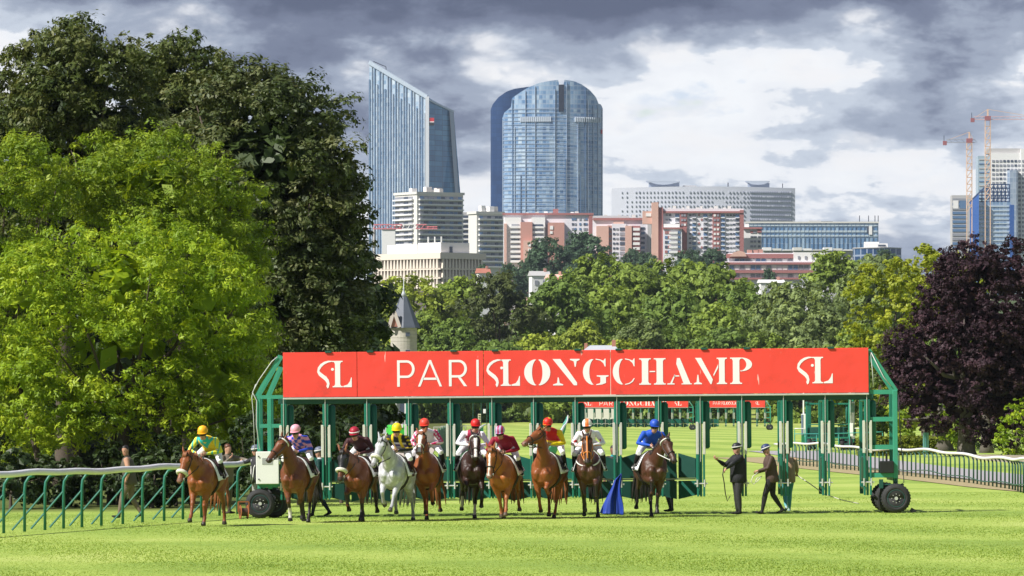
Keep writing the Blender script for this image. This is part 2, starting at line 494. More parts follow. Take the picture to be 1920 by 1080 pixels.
def banner_mat():
    m = bpy.data.materials.new('banner_red'); m.use_nodes = True
    g = NT(m.node_tree); g.t.nodes.clear()
    tc = g.n('ShaderNodeTexCoord')
    sep = g.n('ShaderNodeSeparateXYZ', i_0=tc.outputs['Object'])
    v = g.n('ShaderNodeCombineXYZ', i_0=g.math('MULTIPLY', sep.outputs[0], 11.0), i_1=2.0, i_2=g.math('MULTIPLY', sep.outputs[2], 1.6))
    n1 = g.n('ShaderNodeTexNoise', i_Vector=v, i_Scale=1.0, i_Detail=2.0, i_Roughness=0.4).outputs[0]
    n2 = g.n('ShaderNodeTexNoise', i_Vector=tc.outputs['Object'], i_Scale=0.8, i_Detail=4.0).outputs[0]
    streak = g.math('MULTIPLY', g.smooth(n1, 0.70, 0.725), g.smooth(n2, 0.45, 0.56))
    k = g.math('MULTIPLY_ADD', n2, 0.16, 0.92)
    c = g.mix(1.0, (0.88, 0.064, 0.046, 1), g.n('ShaderNodeCombineXYZ', i_0=k, i_1=k, i_2=k), 'MULTIPLY')
    c = g.mix(g.math('MULTIPLY', streak, 0.65), c, (0.85, 0.72, 0.68, 1))
    gr = g.n('ShaderNodeTexNoise', i_Vector=tc.outputs['Object'], i_Scale=2.2, i_Detail=8.0, i_Roughness=0.7).outputs[0]
    grime = g.math('MULTIPLY', g.smooth(gr, 0.50, 0.72), g.smooth(sep.outputs[2], 3.5, 2.95, 0.08, 0.42))
    c = g.mix(grime, c, (0.30, 0.05, 0.035, 1))
    b = g.n('ShaderNodeBsdfPrincipled', i_Roughness=0.5)
    g.set(b.inputs['Base Color'], c)
    rp = g.n('ShaderNodeBump', i_Height=n2, i_Strength=0.35, i_Distance=0.15)
    g.t.links.new(rp.outputs[0], b.inputs['Normal'])
    o = g.n('ShaderNodeOutputMaterial'); g.t.links.new(b.outputs[0], o.inputs[0])
    MATS['banner_red'] = m
    return m
red = banner_mat()

# ---- lettering: every glyph is a list of polygons in a box 0..1 x 0..1
def arc(cx, cy, rx, ry, a0, a1, n=14):
    return [(cx + rx * math.cos(math.radians(a0 + (a1 - a0) * i / n)), cy + ry * math.sin(math.radians(a0 + (a1 - a0) * i / n))) for i in range(n + 1)]
def band(cx, cy, ro, ri, a0, a1, n=14):
    return arc(cx, cy, ro[0], ro[1], a0, a1, n) + arc(cx, cy, ri[0], ri[1], a1, a0, n)
def stroke(path, w):
    """polyline with square ends as a polygon; w = width per point or one number"""
    ws = w if hasattr(w, '__len__') else [w] * len(path)
    L = []; R = []
    for i, (x, y) in enumerate(path):
        x0, y0 = path[max(i - 1, 0)]; x1, y1 = path[min(i + 1, len(path) - 1)]
        dx, dy = x1 - x0, y1 - y0; d = math.hypot(dx, dy) or 1
        nx, ny = -dy / d * ws[i] / 2, dx / d * ws[i] / 2
        L.append((x + nx, y + ny)); R.append((x - nx, y - ny))
    return L + R[::-1]
# boxes are given in picture pixels later; aspect = width/height of the glyph box is needed for even strokes
def g_stem(x0, x1, ser=0.13, y0=0.0, y1=1.0, t=0.045):
    out = [[(x0, y0), (x1, y0), (x1, y1), (x0, y1)]]
    if ser:
        for sgn in (0, 1):
            ya, yb, yc = (y1 - t, y1, y1 - t * 2.6) if sgn else (y0 + t, y0, y0 + t * 2.6)
            out.append([(x0 - ser, yb), (x0 + 0.001, yb), (x0 + 0.001, yc), (x0 - ser * 0.4, ya), (x0 - ser, ya)])
            out.append([(x1 - 0.001, yb), (x1 + ser, yb), (x1 + ser, ya), (x1 + ser * 0.4, ya), (x1 - 0.001, yc)])
    return out
def G_P(): # thin sans
    return [[(0, 0), (.15, 0), (.15, 1), (0, 1)], [(.15, .91), (.55, .91), (.55, 1), (.15, 1)], [(.15, .33), (.55, .33), (.55, .42), (.15, .42)], band(.55, .665, (.45, .335), (.30, .245), -90, 90)]
def G_A(): return [[(0, 0), (.10, 0), (.5, .88), (.5, 1), (.45, 1)], [(1, 0), (.90, 0), (.5, .88), (.5, 1), (.55, 1)], [(.20, .25), (.80, .25), (.77, .335), (.23, .335)]]
def G_R(): return G_P()[:3] + [band(.55, .665, (.45, .335), (.30, .245), -90, 90), [(.50, .33), (.66, .33), (1, 0), (.83, 0)]]
def G_I(): return [[(0, 0), (1, 0), (1, 1), (0, 1)]]
def G_Shorse():
    pth = [(1.0, .985), (.72, .975), (.45, .92), (.22, .82), (.08, .70), (.05, .60), (.14, .51), (.34, .42), (.54, .33), (.67, .23), (.71, .13), (.68, .05), (.62, 0.0)]
    return [stroke(pth, [.03, .07, .10, .13, .15, .16, .16, .16, .17, .18, .18, .16, .12]), arc(1.0, .68, .10, .055, 0, 345, 11)]
def G_L():
    return g_stem(.13, .40, .13) + [[(.56, 0), (1, 0), (1, .37), (.965, .37), (.90, .22), (.78, .10), (.56, .05)]]
def G_O(): return [arc(.48, .5, .48, .5, 100, 260, 18) + arc(.50, .5, .20, .485, 262, 98, 18), arc(.52, .5, .48, .5, -80, 80, 18) + arc(.50, .5, .20, .485, 78, -78, 18)]
def G_N():
    return [[(0, 1), (.30, 1), (.92, .10), (.92, 0), (.80, 0), (.02, .985)],
            [(.02, 0), (.40, 0), (.40, .04), (.27, .09), (.235, .30), (.195, .30), (.17, .09), (.02, .04)],
            [(.66, 1), (1.02, 1), (1.02, .96), (.91, .91), (.875, .70), (.835, .70), (.80, .91), (.66, .96)]]
def G_C():
    return [arc(.50, .5, .50, .5, 104, 256, 18) + arc(.53, .5, .25, .485, 258, 102, 18),
            [(.56, 1.0), (.75, .97), (.90, .92), (.97, 1), (1, 1), (1, .70), (.96, .70), (.90, .83), (.76, .93), (.56, .965)],
            [(.56, 0), (.76, .035), (.92, .12), (1, .24), (.965, .26), (.86, .14), (.74, .07), (.56, .035)]]
def G_G():
    return [arc(.45, .5, .45, .5, 104, 256, 18) + arc(.47, .5, .22, .485, 258, 102, 18),
            [(.50, 1.0), (.68, .97), (.80, .92), (.86, 1), (.89, 1), (.89, .70), (.855, .70), (.80, .83), (.68, .93), (.50, .965)],
            [(.54, .37), (1, .37), (1, .33), (.90, .30), (.90, .08), (.74, .02), (.52, 0), (.52, .035), (.66, .07), (.68, .12), (.68, .30), (.54, .33)]]
def G_H(): return g_stem(.11, .35, .10) + g_stem(.66, .90, .10) + [[(.40, .475), (.61, .475), (.61, .52), (.40, .52)]]
def G_Ast():
    return [[(.40, 1), (.52, 1), (.94, .04), (1, .04), (1, 0), (.58, 0), (.58, .04), (.66, .04), (.37, .78)],
            [(0, 0), (.30, 0), (.30, .04), (.20, .05), (.33, .36), (.29, .38), (.12, .05), (0, .04)],
            [(.26, .30), (.50, .30), (.48, .345), (.28, .345)]]
def G_M():
    return [[(.03, 1), (.22, 1), (.57, .18), (.53, 0), (.50, 0), (.06, .96)],
            [(0, 0), (.24, 0), (.24, .04), (.16, .08), (.135, .36), (.105, .36), (.08, .08), (0, .04)]] + g_stem(.76, .93, .07) + [[(.60, .30), (.735, .62), (.735, .76), (.585, .36)]]
def G_Pst(): return g_stem(.12, .42, .12) + [arc(.50, .74, .50, .26, -84, 84, 16) + arc(.46, .74, .28, .235, 82, -82, 16), [(.47, .475), (.55, .475), (.55, .52), (.47, .52)]]

# text of the big banner: glyph, left px, right px
TEXT_BIG = [(G_Shorse, 598, 626), (G_L, 626, 662), (G_P, 747, 780), (G_A, 786, 831), (G_R, 844, 878), (G_I, 895.5, 900), (G_Shorse, 915, 943), (G_L, 941, 977),
            (G_O, 985, 1034), (G_N, 1038, 1088), (G_G, 1095, 1143), (G_C, 1151, 1192), (G_H, 1200, 1250), (G_Ast, 1253, 1299), (G_M, 1303, 1365), (G_Pst, 1371, 1412),
            (G_Shorse, 1497, 1525), (G_L, 1525, 1563)]
def text_meshes(boxes, z0, z1, y):
    """boxes: (glyph, x0, x1) in metres -> one mesh per glyph"""
    out = []
    for gf, x0, x1 in boxes:
        bm = bmesh.new()
        for poly in gf():
            vs = [bm.verts.new((x0 + u * (x1 - x0), y, z0 + w * (z1 - z0))) for u, w in poly]
            try: bm.faces.new(vs)
            except ValueError: pass
        bmesh.ops.recalc_face_normals(bm, faces=bm.faces[:])
        for f in bm.faces:
            if f.normal.y > 0: f.normal_flip()
        r = bmesh.ops.extrude_face_region(bm, geom=bm.faces[:])
        for v in [e for e in r['geom'] if isinstance(e, bmesh.types.BMVert)]: v.co.y -= 0.004
        bmesh.ops.triangulate(bm, faces=bm.faces[:])
        me = bpy.data.meshes.new('letter'); bm.to_mesh(me); bm.free()
        me.materials.append(letter_w)
        out.append(me)
    return out

def make_wheel(root, x, y, R=0.36, w=0.24):
    t = MB().tube([((x, y - w / 2, R), R * 0.80, R * 0.80), ((x, y - w / 2 - 0.005, R), R * 0.90, R * 0.90), ((x, y - w * 0.38, R), R * 0.985, R * 0.985), ((x, y - w * 0.2, R), R, R), ((x, y + w * 0.2, R), R, R), ((x, y + w * 0.38, R), R * 0.985, R * 0.985), ((x, y + w / 2, R), R * 0.86, R * 0.86)], 30)
    t.ring((x, y - w / 2 + 0.01, R), R * 0.74, R * 0.13, 'y', 28, 8, 0.5)
    for k in range(30):
        a = 2 * math.pi * k / 30
        t.box((x + R * 0.985 * math.cos(a), y, R + R * 0.985 * math.sin(a)), (0.03, w * 0.62, 0.03), Matrix.Rotation(-a, 3, 'Y'))
    wh = t.build('tyre', rubber, root, True)
    r = MB().tube([((x, y - w / 2 - 0.002, R), R * 0.60, R * 0.60), ((x, y - w / 2 + 0.02, R), R * 0.52, R * 0.52), ((x, y - w / 2 + 0.05, R), R * 0.40, R * 0.40)], 24)
    r.ring((x, y - w / 2 + 0.005, R), R * 0.58, R * 0.045, 'y', 24, 6)
    r.build('rim', hub_green, wh)
    h = MB().cyl((x, y - w / 2 + 0.03, R), (x, y - w / 2 - 0.035, R), R * 0.12, 12)
    for k in range(8):
        a = 2 * math.pi * k / 8
        h.cyl((x + R * 0.3 * math.cos(a), y - w / 2 + 0.05, R + R * 0.3 * math.sin(a)), (x + R * 0.3 * math.cos(a), y - w / 2 - 0.012, R + R * 0.3 * math.sin(a)), R * 0.032, 6)
    h.build('hub', steel, wh)
    return wh

def make_gate(loc, rot, label, group, n=14, doors=range(0, 10), text='big', sections=None, banner=True, detail=True):
    root = bpy.data.objects.new('starting_gate', None); COL.objects.link(root)
    root.location = loc; root.rotation_euler = rot
    tag(root, label, 'starting gate', group)
    W = 1.0246; half = n * W / 2
    X = [-half + W * i for i in range(n + 1)]
    DEP = 2.6
    x0, x1 = -half - 0.03, half + 0.035
    zb, zt = 2.97, 4.07
    # banner panels
    if banner:
        sec = sections or [x0, x0 + 1.83, x0 + 4.94, x0 + 8.06, x1]
        letters = []
        if text == 'big':
            for gf, a, b in TEXT_BIG: letters.append((gf, (a - 1081.5) * 0.013125, (b - 1081.5) * 0.013125))
            tz0, tz1 = zb + 0.235, zb + 0.885
        else:
            tot = x1 - x0
            seq = TEXT_BIG[2:16]
            a0, b0 = 747, 1412
            sc = tot * 0.66 / (b0 - a0)
            for gf, a, b in seq: letters.append((gf, x0 + tot * 0.05 + (a - a0) * sc, x0 + tot * 0.05 + (b - a0) * sc))
            for gf, a, b in TEXT_BIG[16:]: letters.append((gf, x0 + tot * 0.82 + (a - 1497) * sc, x0 + tot * 0.82 + (b - 1497) * sc))
            tz0, tz1 = zb + 0.33, zb + 0.33 + 51 * sc * 1.15
        meshes = text_meshes(letters, tz0, tz1, -0.128)
        for a, b in zip(sec[:-1], sec[1:]):
            pan = MB().bbox(((a + b) / 2, -0.105, (zb + zt) / 2), (b - a - 0.012, 0.04, zt - zb), 0.006).build('banner_panel', red, root)
            for (gf, la, lb), me in zip(letters, meshes):
                if a <= la < b: add_obj('letter', me, pan)
        for xc in (-6.08, -5.05, -3.0, -1.98, 0.05, 1.06, 3.16, 4.21, 6.28):
            if n == 14: MB().bbox((xc, -0.115, zt + 0.005), (0.16, 0.10, 0.05), 0.01).build('banner_clip', green_dk, root)
        MB().bbox(((x0 + x1) / 2, -0.135, zb - 0.035), (x1 - x0, 0.05, 0.045), 0.008).build('bottom_rail', steel, root)
        # struts carrying the banner
        for xx in X: MB().bar((xx, 0.02, 2.85), (xx, 0.02, zt - 0.1), 0.06).bar((xx, 0.05, zt - 0.15), (xx, 0.9, 2.9), 0.04).build('banner_strut', green, root)
    # roof beams
    MB().bbox(((X[0] + X[-1]) / 2, 0.0, 2.86), (X[-1] - X[0] + 0.3, 0.14, 0.13), 0.012).build('front_beam', green_dk, root)
    MB().bbox(((X[0] + X[-1]) / 2, DEP, 2.86), (X[-1] - X[0] + 0.3, 0.14, 0.13), 0.012).build('rear_beam', green, root)
    for i, x in enumerate(X):
        MB().bbox((x, DEP / 2, 2.80), (0.08, DEP - 0.2, 0.10), 0.01).build('cross_beam', green, root)
        # upper post box with its padded roll beside it
        p = MB().bbox((x - 0.01, -0.02, 2.52), (0.15, 0.16, 0.58), 0.02)
        po = p.build('upper_post', green, root)
        MB().tube([((x + 0.135, 0.17, 1.62), 0.05, 0.05), ((x + 0.135, 0.17, 1.66), 0.085, 0.09), ((x + 0.135, 0.17, 2.72), 0.085, 0.09), ((x + 0.135, 0.17, 2.78), 0.05, 0.05)], 14).build('pad_roll', pad_green, root, True)
        MB().bbox((x - 0.01, 0.02, 1.60), (0.055, 0.14, 2.32), 0.012).build('post', green, root)
        MB().cyl((x - 0.02, -0.115, 2.92), (x - 0.02, -0.115, 1.3), 0.009, 6).build('rod', steel, po)
        for s in (-1, 1):
            MB().bbox((x - 0.01 + s * 0.082, -0.06, 1.88), (0.068, 0.07, 0.80), 0.008).build('door_edge', pale_strip, root)
            MB().bbox((x - 0.01 + s * 0.075, -0.055, 0.96), (0.050, 0.075, 1.03), 0.008).build('lower_post', green, root)
        br = MB().cyl((x - 0.17, -0.09, 0.76), (x + 0.15, -0.09, 0.76), 0.020, 8)
        br.cyl((x - 0.10, -0.11, 0.68), (x - 0.10, -0.11, 0.86), 0.022, 8).cyl((x + 0.08, -0.11, 0.68), (x + 0.08, -0.11, 0.86), 0.022, 8)
        br.build('hinge_bracket', steel, root)
        # rear post and side partition
        MB().bbox((x, DEP, 1.62), (0.09, 0.12, 2.36), 0.012).build('rear_post', green, root)
        sp = MB().bbox((x, DEP * 0.52, 1.08), (0.07, DEP - 0.5, 0.62), 0.03)
        sp.build('side_pad', green_dk, root)
        MB().bar((x, 0.15, 1.55), (x, DEP - 0.1, 1.55), 0.05).bar((x, 0.15, 0.60), (x, DEP - 0.1, 0.60), 0.05).build('side_rail', green, root)
    rg = random.Random(4)
    for i in range(n):
        if i not in doors: continue
        xa, xb = X[i] + 0.05, X[i + 1] - 0.05
        xm = (xa + xb) / 2
        for (u0, u1, s) in ((xa, xm - 0.02, 1), (xm + 0.02, xb, -1)):
            w = u1 - u0; ang = rg.uniform(0.03, 0.13) * s * (1 if rg.random() < 0.8 else 2.2)
            for (za, zb2, tilt) in ((0.87, 1.36, 0.13), (0.38, 0.80, -0.10)):
                h0, h1 = (0, tilt) if s > 0 else (tilt, 0)
                if tilt > 0: poly = [(0, za), (w, za), (w, zb2 + h1), (0, zb2 + h0)]
                else: poly = [(0, za + (0 if s > 0 else tilt) + 0.06), (w, za + (tilt if s > 0 else 0) + 0.06), (w, zb2), (0, zb2)]
                mb = MB()
                m = MB().prism([(px_ - (0 if s > 0 else w), z_) for px_, z_ in poly], -0.035, 0.035)
                c, sn = math.cos(ang), math.sin(ang)
                ox = u0 if s > 0 else u1
                mb.add([(ox + v[0] * c - v[1] * sn, DEP + 0.02 + v[0] * sn + v[1] * c, v[2]) for v in m.v], m.f)
                mb.build('rear_door', green_dk if rg.random() < 0.75 else pad_green, root)
        MB().bar((xa, DEP + 0.10, 0.845), (xb, DEP + 0.10, 0.845), 0.035).build('door_bar', steel, root)
    # left end frame with the control cabinet
    L = X[0]
    fr = MB()
    xo, xi = L - 0.63, L - 0.37
    def vb(mb, x, y, za, zb_, w=0.085): mb.bbox((x, y, (za + zb_) / 2), (w, w, zb_ - za), 0.01)
    for y in (0.0, DEP * 0.5):
        f1 = MB(); vb(f1, xo, y, 0.72, 2.95); vb(f1, xi, y, 0.72, 2.95, 0.10)
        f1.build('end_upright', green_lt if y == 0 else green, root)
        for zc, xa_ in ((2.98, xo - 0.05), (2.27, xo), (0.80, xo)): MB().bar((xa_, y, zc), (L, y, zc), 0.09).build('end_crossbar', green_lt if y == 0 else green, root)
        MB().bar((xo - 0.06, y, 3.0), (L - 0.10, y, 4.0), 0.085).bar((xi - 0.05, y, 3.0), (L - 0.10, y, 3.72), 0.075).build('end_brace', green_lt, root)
    MB().bar((xo, 0, 0.76), (xo, DEP, 0.76), 0.10).bar((xi, 0, 0.76), (xi, DEP, 0.76), 0.10).build('axle_beam', green, root)
    cab = MB().bbox((L - 0.42, -0.14, 1.24), (0.56, 0.20, 0.80), 0.012).build('control_cabinet', cab_white, root)
    MB().box((L - 0.42, -0.243, 1.40), (0.26, 0.008, 0.16)).build('name_plate', cab_grey, cab)
    MB().cyl((L - 0.635, -0.24, 1.52), (L - 0.635, -0.262, 1.52), 0.018, 8).cyl((L - 0.635, -0.24, 0.96), (L - 0.635, -0.262, 0.96), 0.018, 8).build('lock', black, cab)
    cb = MB().tube([((L - 0.62, -0.07, 1.7), 0.013), ((L - 0.69, -0.07, 2.3), 0.013), ((L - 0.68, -0.07, 2.9), 0.013), ((L - 0.78, -0.07, 3.1), 0.013), ((L - 0.62, -0.07, 3.4), 0.013), ((L - 0.30, -0.07, 3.85), 0.013), ((L - 0.16, -0.07, 3.97), 0.013)], 6)
    cb.tube([((L - 0.74, -0.05, 1.7), 0.010), ((L - 0.76, -0.05, 2.5), 0.010), ((L - 0.80, -0.05, 3.0), 0.010), ((L - 0.70, -0.05, 3.3), 0.010)], 6)
    cb.build('cable', cable, root, True)
    ax = MB().cyl((xo + 0.02, 0.05, 0.36), (xo + 0.02, 0.05, 0.76), 0.05, 8).cyl((xo + 0.02, -0.1, 0.36), (xo + 0.02, 0.3, 0.36), 0.05, 8)
    ax.cyl((xi + 0.1, 0.6, 0.36), (xi + 0.1, 0.6, 0.76), 0.05, 8).build('axle', green_dk, root)
    make_wheel(root, xo + 0.02, -0.06)
    make_wheel(root, xi + 0.08, 0.42)
    make_wheel(root, xi - 0.1, DEP - 0.2)
    # right end frame
    Rr = X[-1]; xo = Rr + 0.68
    for y in (0.0, DEP * 0.5):
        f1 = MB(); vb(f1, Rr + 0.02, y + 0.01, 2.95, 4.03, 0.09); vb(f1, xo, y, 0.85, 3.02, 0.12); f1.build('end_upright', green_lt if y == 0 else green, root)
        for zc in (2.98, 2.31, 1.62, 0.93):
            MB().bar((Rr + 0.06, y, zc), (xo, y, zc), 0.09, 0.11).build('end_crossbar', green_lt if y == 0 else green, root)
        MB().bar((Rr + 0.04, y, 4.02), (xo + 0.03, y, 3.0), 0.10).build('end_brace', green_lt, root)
    MB().bar((xo, 0, 0.84), (xo, DEP, 0.84), 0.10).build('axle_beam', green, root)
    bx = MB().bbox((Rr + 0.46, -0.02, 1.13), (0.34, 0.30, 0.30), 0.015).box((Rr + 0.46, -0.02, 1.36), (0.05, 0.05, 0.22)).build('battery_box', black, root)
    MB().tube([((xo + 0.08, -0.07, 2.9), 0.012), ((xo + 0.12, -0.07, 2.0), 0.012), ((xo + 0.16, -0.07, 1.4), 0.012), ((xo + 0.20, -0.07, 0.75), 0.012), ((xo + 0.05, -0.07, 0.66), 0.012)], 6).build('hose', black, root, True)
    MB().tube([((Rr + 0.08, -0.07, 3.95), 0.012), ((Rr + 0.13, -0.07, 3.5), 0.012), ((Rr + 0.15, -0.07, 3.1), 0.012)], 6).tube([((Rr + 0.10, -0.08, 3.95), 0.012), ((Rr + 0.4, -0.08, 3.35), 0.012), ((xo - 0.1, -0.08, 3.12), 0.012)], 6).build('cable', cable, root, True)
    MB().cyl((xo, 0.05, 0.36), (xo, 0.05, 0.90), 0.06, 8).cyl((xo - 0.3, -0.05, 0.70), (xo + 0.2, -0.05, 0.70), 0.02, 6).box((xo - 0.36, -0.05, 0.72), (0.10, 0.08, 0.22)).build('axle', green_dk, root)
    make_wheel(root, xo, -0.06)
    make_wheel(root, xo - 0.14, 0.42)
    make_wheel(root, xo - 0.1, DEP - 0.2)
    if detail: MB().box((xo + 0.42, -0.05, 0.05), (0.14, 0.12, 0.10), Matrix.Rotation(0.5, 3, 'Y')).build('wheel_chock', black, root)
    return root

gate_x = PX(1081.5, 140.0)
GATE = make_gate((gate_x, 140.0, gz(gate_x, 140)), (0, -0.0083, 0), 'long green starting gate with red lettered banner right behind the galloping horses', 'starting gates')
g2x = PX(1187, 744)
make_gate((g2x, 744, gz(g2x, 744)), (0, 0, 0), 'far green starting gate with red banner, the longer of two standing end to end', 'starting gates', 14, range(0, 14), detail=False)
g3x = PX(1384, 744)
make_gate((g3x, 745, gz(g3x, 745)), (0, 0, 0), 'far short starting gate with red banner, right of the longer far gate', 'starting gates', 7, (0,), text='small', sections=[-7 * 1.0246 / 2 - 0.16, 0.5, 7 * 1.0246 / 2 - 0.02], detail=False)
g4x = PX(1596, 345)
make_gate((g4x, 345, gz(g4x, 345)), (0, 0, math.radians(84)), 'parked green gate without banner beside the trimmed hedge, seen from its end', 'starting gates', 4, (0, 1, 2, 3), banner=False, detail=False)

# cable reel by the left wheel
rx = PX(456, 139)
reel = empty('cable_reel', (rx, 139.2, gz(rx, 139.2)), 0.25, 'small rusty orange cable reel on the turf beside the left gate wheel', 'cable reel')
rust = mat('rust_orange', (0.34, 0.105, 0.035), 0.7, 0.3, 14.0)
for yy in (-0.09, 0.09): MB().tube([((yy, 0, 0.17), 0.17, 0.17), ((yy + 0.015, 0, 0.17), 0.17, 0.17)], 20).build('flange', rust, reel)
MB().cyl((-0.09, 0, 0.17), (0.09, 0, 0.17), 0.10, 16).build('cable_coil', mat('dark_cable', (0.05, 0.03, 0.02), 0.6), reel)
MB().bar((-0.13, 0, 0.17), (-0.13, 0, 0.42), 0.03).bar((0.13, 0, 0.17), (0.13, 0, 0.42), 0.03).bar((-0.13, 0, 0.42), (0.13, 0, 0.42), 0.03).build('handle', rust, reel)
# blue cloth hanging beside the dark bay
bl = mat('blue_cloth', (0.008, 0.040, 0.32), 0.65, 0.2, 6.0)
def blue_cloth():
    D = 139.2
    base = Vector((PX(1146, D), D, gz(PX(1146, D), D)))
    o = empty('horse_blanket', base, 0, 'royal blue cloth hanging to the ground right of the dark bay horse', 'blanket')
    nx, nz_ = 30, 18; vs = []; fs = []
    for j in range(nz_ + 1):
        t = j / nz_
        z = 1.02 * t + 0.015
        xl = -0.30 + 0.40 * t ** 0.8 - 0.03 * math.sin(t * 6); xr = 0.29 - 0.05 * t + 0.02 * math.sin(t * 8)
        if t > 0.85: xl += (t - 0.85) * 0.9
        for i in range(nx + 1):
            u = i / nx
            x = xl + (xr - xl) * u
            y = (0.055 * math.sin(u * 11 + t * 3.1 + 0.9 * math.sin(u * 5)) + 0.02 * math.sin(u * 23 + t * 7)) * (1.15 - t * 0.55) + 0.04 * t
            vs.append((x, y, z + (0.06 * (1 - u) if j == 0 else 0)))
    for j in range(nz_):
        for i in range(nx): fs.append((j * (nx + 1) + i, j * (nx + 1) + i + 1, (j + 1) * (nx + 1) + i + 1, (j + 1) * (nx + 1) + i))
    me = bpy.data.meshes.new('cloth'); me.from_pydata(vs, [], fs); me.materials.append(bl)
    me.polygons.foreach_set('use_smooth', [True] * len(fs))
    c = add_obj('cloth', me, o)
    sm = c.modifiers.new('thick', 'SOLIDIFY'); sm.thickness = 0.012
blue_cloth()

# ================================================================ running rails
rail_white = mat('rail_white', (0.78, 0.77, 0.80), 0.42, 0.05, 3.0, dirt=0.10)
post_green = mat('post_green', (0.015, 0.15, 0.105), 0.45, 0.15, 8.0)
post_green_dk = mat('post_green_dark', (0.018, 0.085, 0.055), 0.5, 0.15, 8.0)
def run_rail(pts, label, height, post_pts, brace=0.0, rr=0.085, side=(-1, 0), pmat=None, rmat=None, wav=None, low=None, group='running rails', curve=0.32, pr=0.035, name='running_rail'):
    """pts: rail line [(x, y)], post_pts: [(x, y)] feet"""
    x0, y0 = pts[0]
    root = empty(name, (x0, y0, gz(x0, y0)), 0, label, 'rail', group)
    pmat = pmat or post_green; rmat = rmat or rail_white
    off = Vector((x0, y0, gz(x0, y0)))
    st = []
    for i, (x, y) in enumerate(pts):
        z = gz(x, y) + height + (wav(i, x, y) if wav else 0)
        st.append((Vector((x, y, z)) - off, rr, rr * 0.82))
    MB().tube(st, 12, None).build('rail', rmat, root, True)
    if low:
        MB().tube([(p - Vector((0, 0, height - low)), 0.02, 0.02) for p, a, b in st], 6).build('lower_wire', pmat, root)
    for (x, y) in post_pts:
        b = Vector((x, y, gz(x, y))) - off
        sx, sy = side
        d = Vector((sx, sy, 0)).normalized()
        arm = curve
        top = b + Vector((0, 0, height - 0.06))
        m = MB().tube([(b + d * arm, pr, pr), (b + d * arm + Vector((0, 0, height * 0.70)), pr, pr), (b + d * arm * 0.92 + Vector((0, 0, height * 0.83)), pr, pr), (b + d * arm * 0.55 + Vector((0, 0, height * 0.93)), pr, pr), (top, pr, pr)], 8)
        p = m.build('post', pmat, root, True)
        if brace: MB().cyl(b + d * arm + Vector((0, 0, height * 0.66)), b + d * (arm + brace), pr * 0.72, 6).build('brace', pmat, p)
    return root
# left rail, nearest the picture's left edge
def railL(y): return -7.55 - (y - 137) * 0.262 + 0.0006 * (137 - y) ** 2 * (1 if y < 137 else 0)
def left_rail():
    ys = np.linspace(150.5, 108, 60)
    def lx(y):  # picture positions of the rail turned into a line over the turf
        return float(np.interp(y, [108, 118, 125, 130, 134, 138, 143, 148, 152], [-13.9, -12.45, -10.95, -9.85, -8.95, -8.05, -7.25, -6.55, -5.9]))
    pts = [(lx(y), y) for y in ys]
    posts = [(lx(y), y) for y in (113.6, 116.6, 119.6, 122.4, 125.0, 126.5, 128.0, 129.4, 130.8, 132.3, 134.0, 135.6, 137.4, 139.3, 141.4, 143.6, 146.0, 148.6)]
    wv = lambda i, x, y: 0.018 * math.sin(y * 0.6 + 1.0) + 0.012 * math.sin(y * 1.9)
    run_rail(pts, 'white plastic running rail on green braced posts along the left trees', 1.30, posts, brace=0.75, rr=0.088, side=(-1.0, -0.25), wav=wv, pr=0.034, curve=0.22)
left_rail()
def right_rail():
    D = np.linspace(150, 262, 80)
    lx = lambda y: float(np.interp(y, [150, 165, 176, 190, 205, 222, 240, 254, 262], [14.4, 15.0, 15.35, 15.3, 14.85, 14.2, 13.3, 12.55, 12.1]))
    pts = [(lx(y), y) for y in D]
    posts = [(lx(y), y) for y in np.arange(152, 262, 1.45)]
    wv = lambda i, x, y: 0.05 * math.sin(y * 0.16 + 0.3) + 0.03 * math.sin(y * 0.5)
    run_rail(pts, 'white running rail on close green posts along the grey lane at right', 0.98, posts, rr=0.058, side=(0.35, -1), pmat=post_green_dk, wav=wv, low=0.22, pr=0.028, curve=0.22)
right_rail()
def far_rail(a, b, n, label, height=1.15, pmat=None, **kw):
    pts = [(a[0] + (b[0] - a[0]) * t, a[1] + (b[1] - a[1]) * t) for t in np.linspace(0, 1, max(20, n))]
    posts = [(a[0] + (b[0] - a[0]) * t, a[1] + (b[1] - a[1]) * t) for t in np.linspace(0, 1, n)]
    return run_rail(pts, label, height, posts, pmat=pmat, **kw)
far_rail((1.75, 235), (8.9, 900), 110, 'white rail on green braced posts running straight away behind the gate centre', pmat=mat('rail_teal', (0.05, 0.33, 0.27), 0.5, 0.1), rr=0.09, brace=0.5, side=(-1, 0), curve=0.25)
far_rail((-2.2, 245), (-2.6, 560), 60, 'low green and white rail running away left of the centre track', pmat=mat('rail_teal', (0.05, 0.33, 0.27), 0.5), rr=0.08, brace=0.5, side=(-1, 0), curve=0.25)
far_rail((PX(845, 930), 930), (PX(1660, 930), 930), 30, 'far white rail crossing the end of the track, nearer of the pair', 1.25, rail_white, rr=0.14, curve=0.02, side=(0, 1), pr=0.07)
far_rail((PX(870, 1010), 1010), (PX(1700, 1010), 1010), 30, 'farthest white rail crossing before the woods', 1.30, rail_white, rr=0.15, curve=0.02, side=(0, 1), pr=0.07)
far_rail((PX(1490, 330), 330), (PX(1655, 330), 330), 9, 'thin green hand rail beyond the right lane near the parked gate', 1.1, mat('rail_teal', (0.05, 0.33, 0.27), 0.5), rmat=mat('rail_teal', (0.05, 0.33, 0.27), 0.5), rr=0.03, curve=0.01, side=(0, 1), pr=0.03)
far_rail((PX(1490, 400), 400), (PX(1640, 400), 400), 9, 'thin pale rail behind the white marker panel on the right', 1.2, mat('rail_teal', (0.05, 0.33, 0.27), 0.5), rr=0.04, curve=0.01, side=(0, 1), pr=0.03)
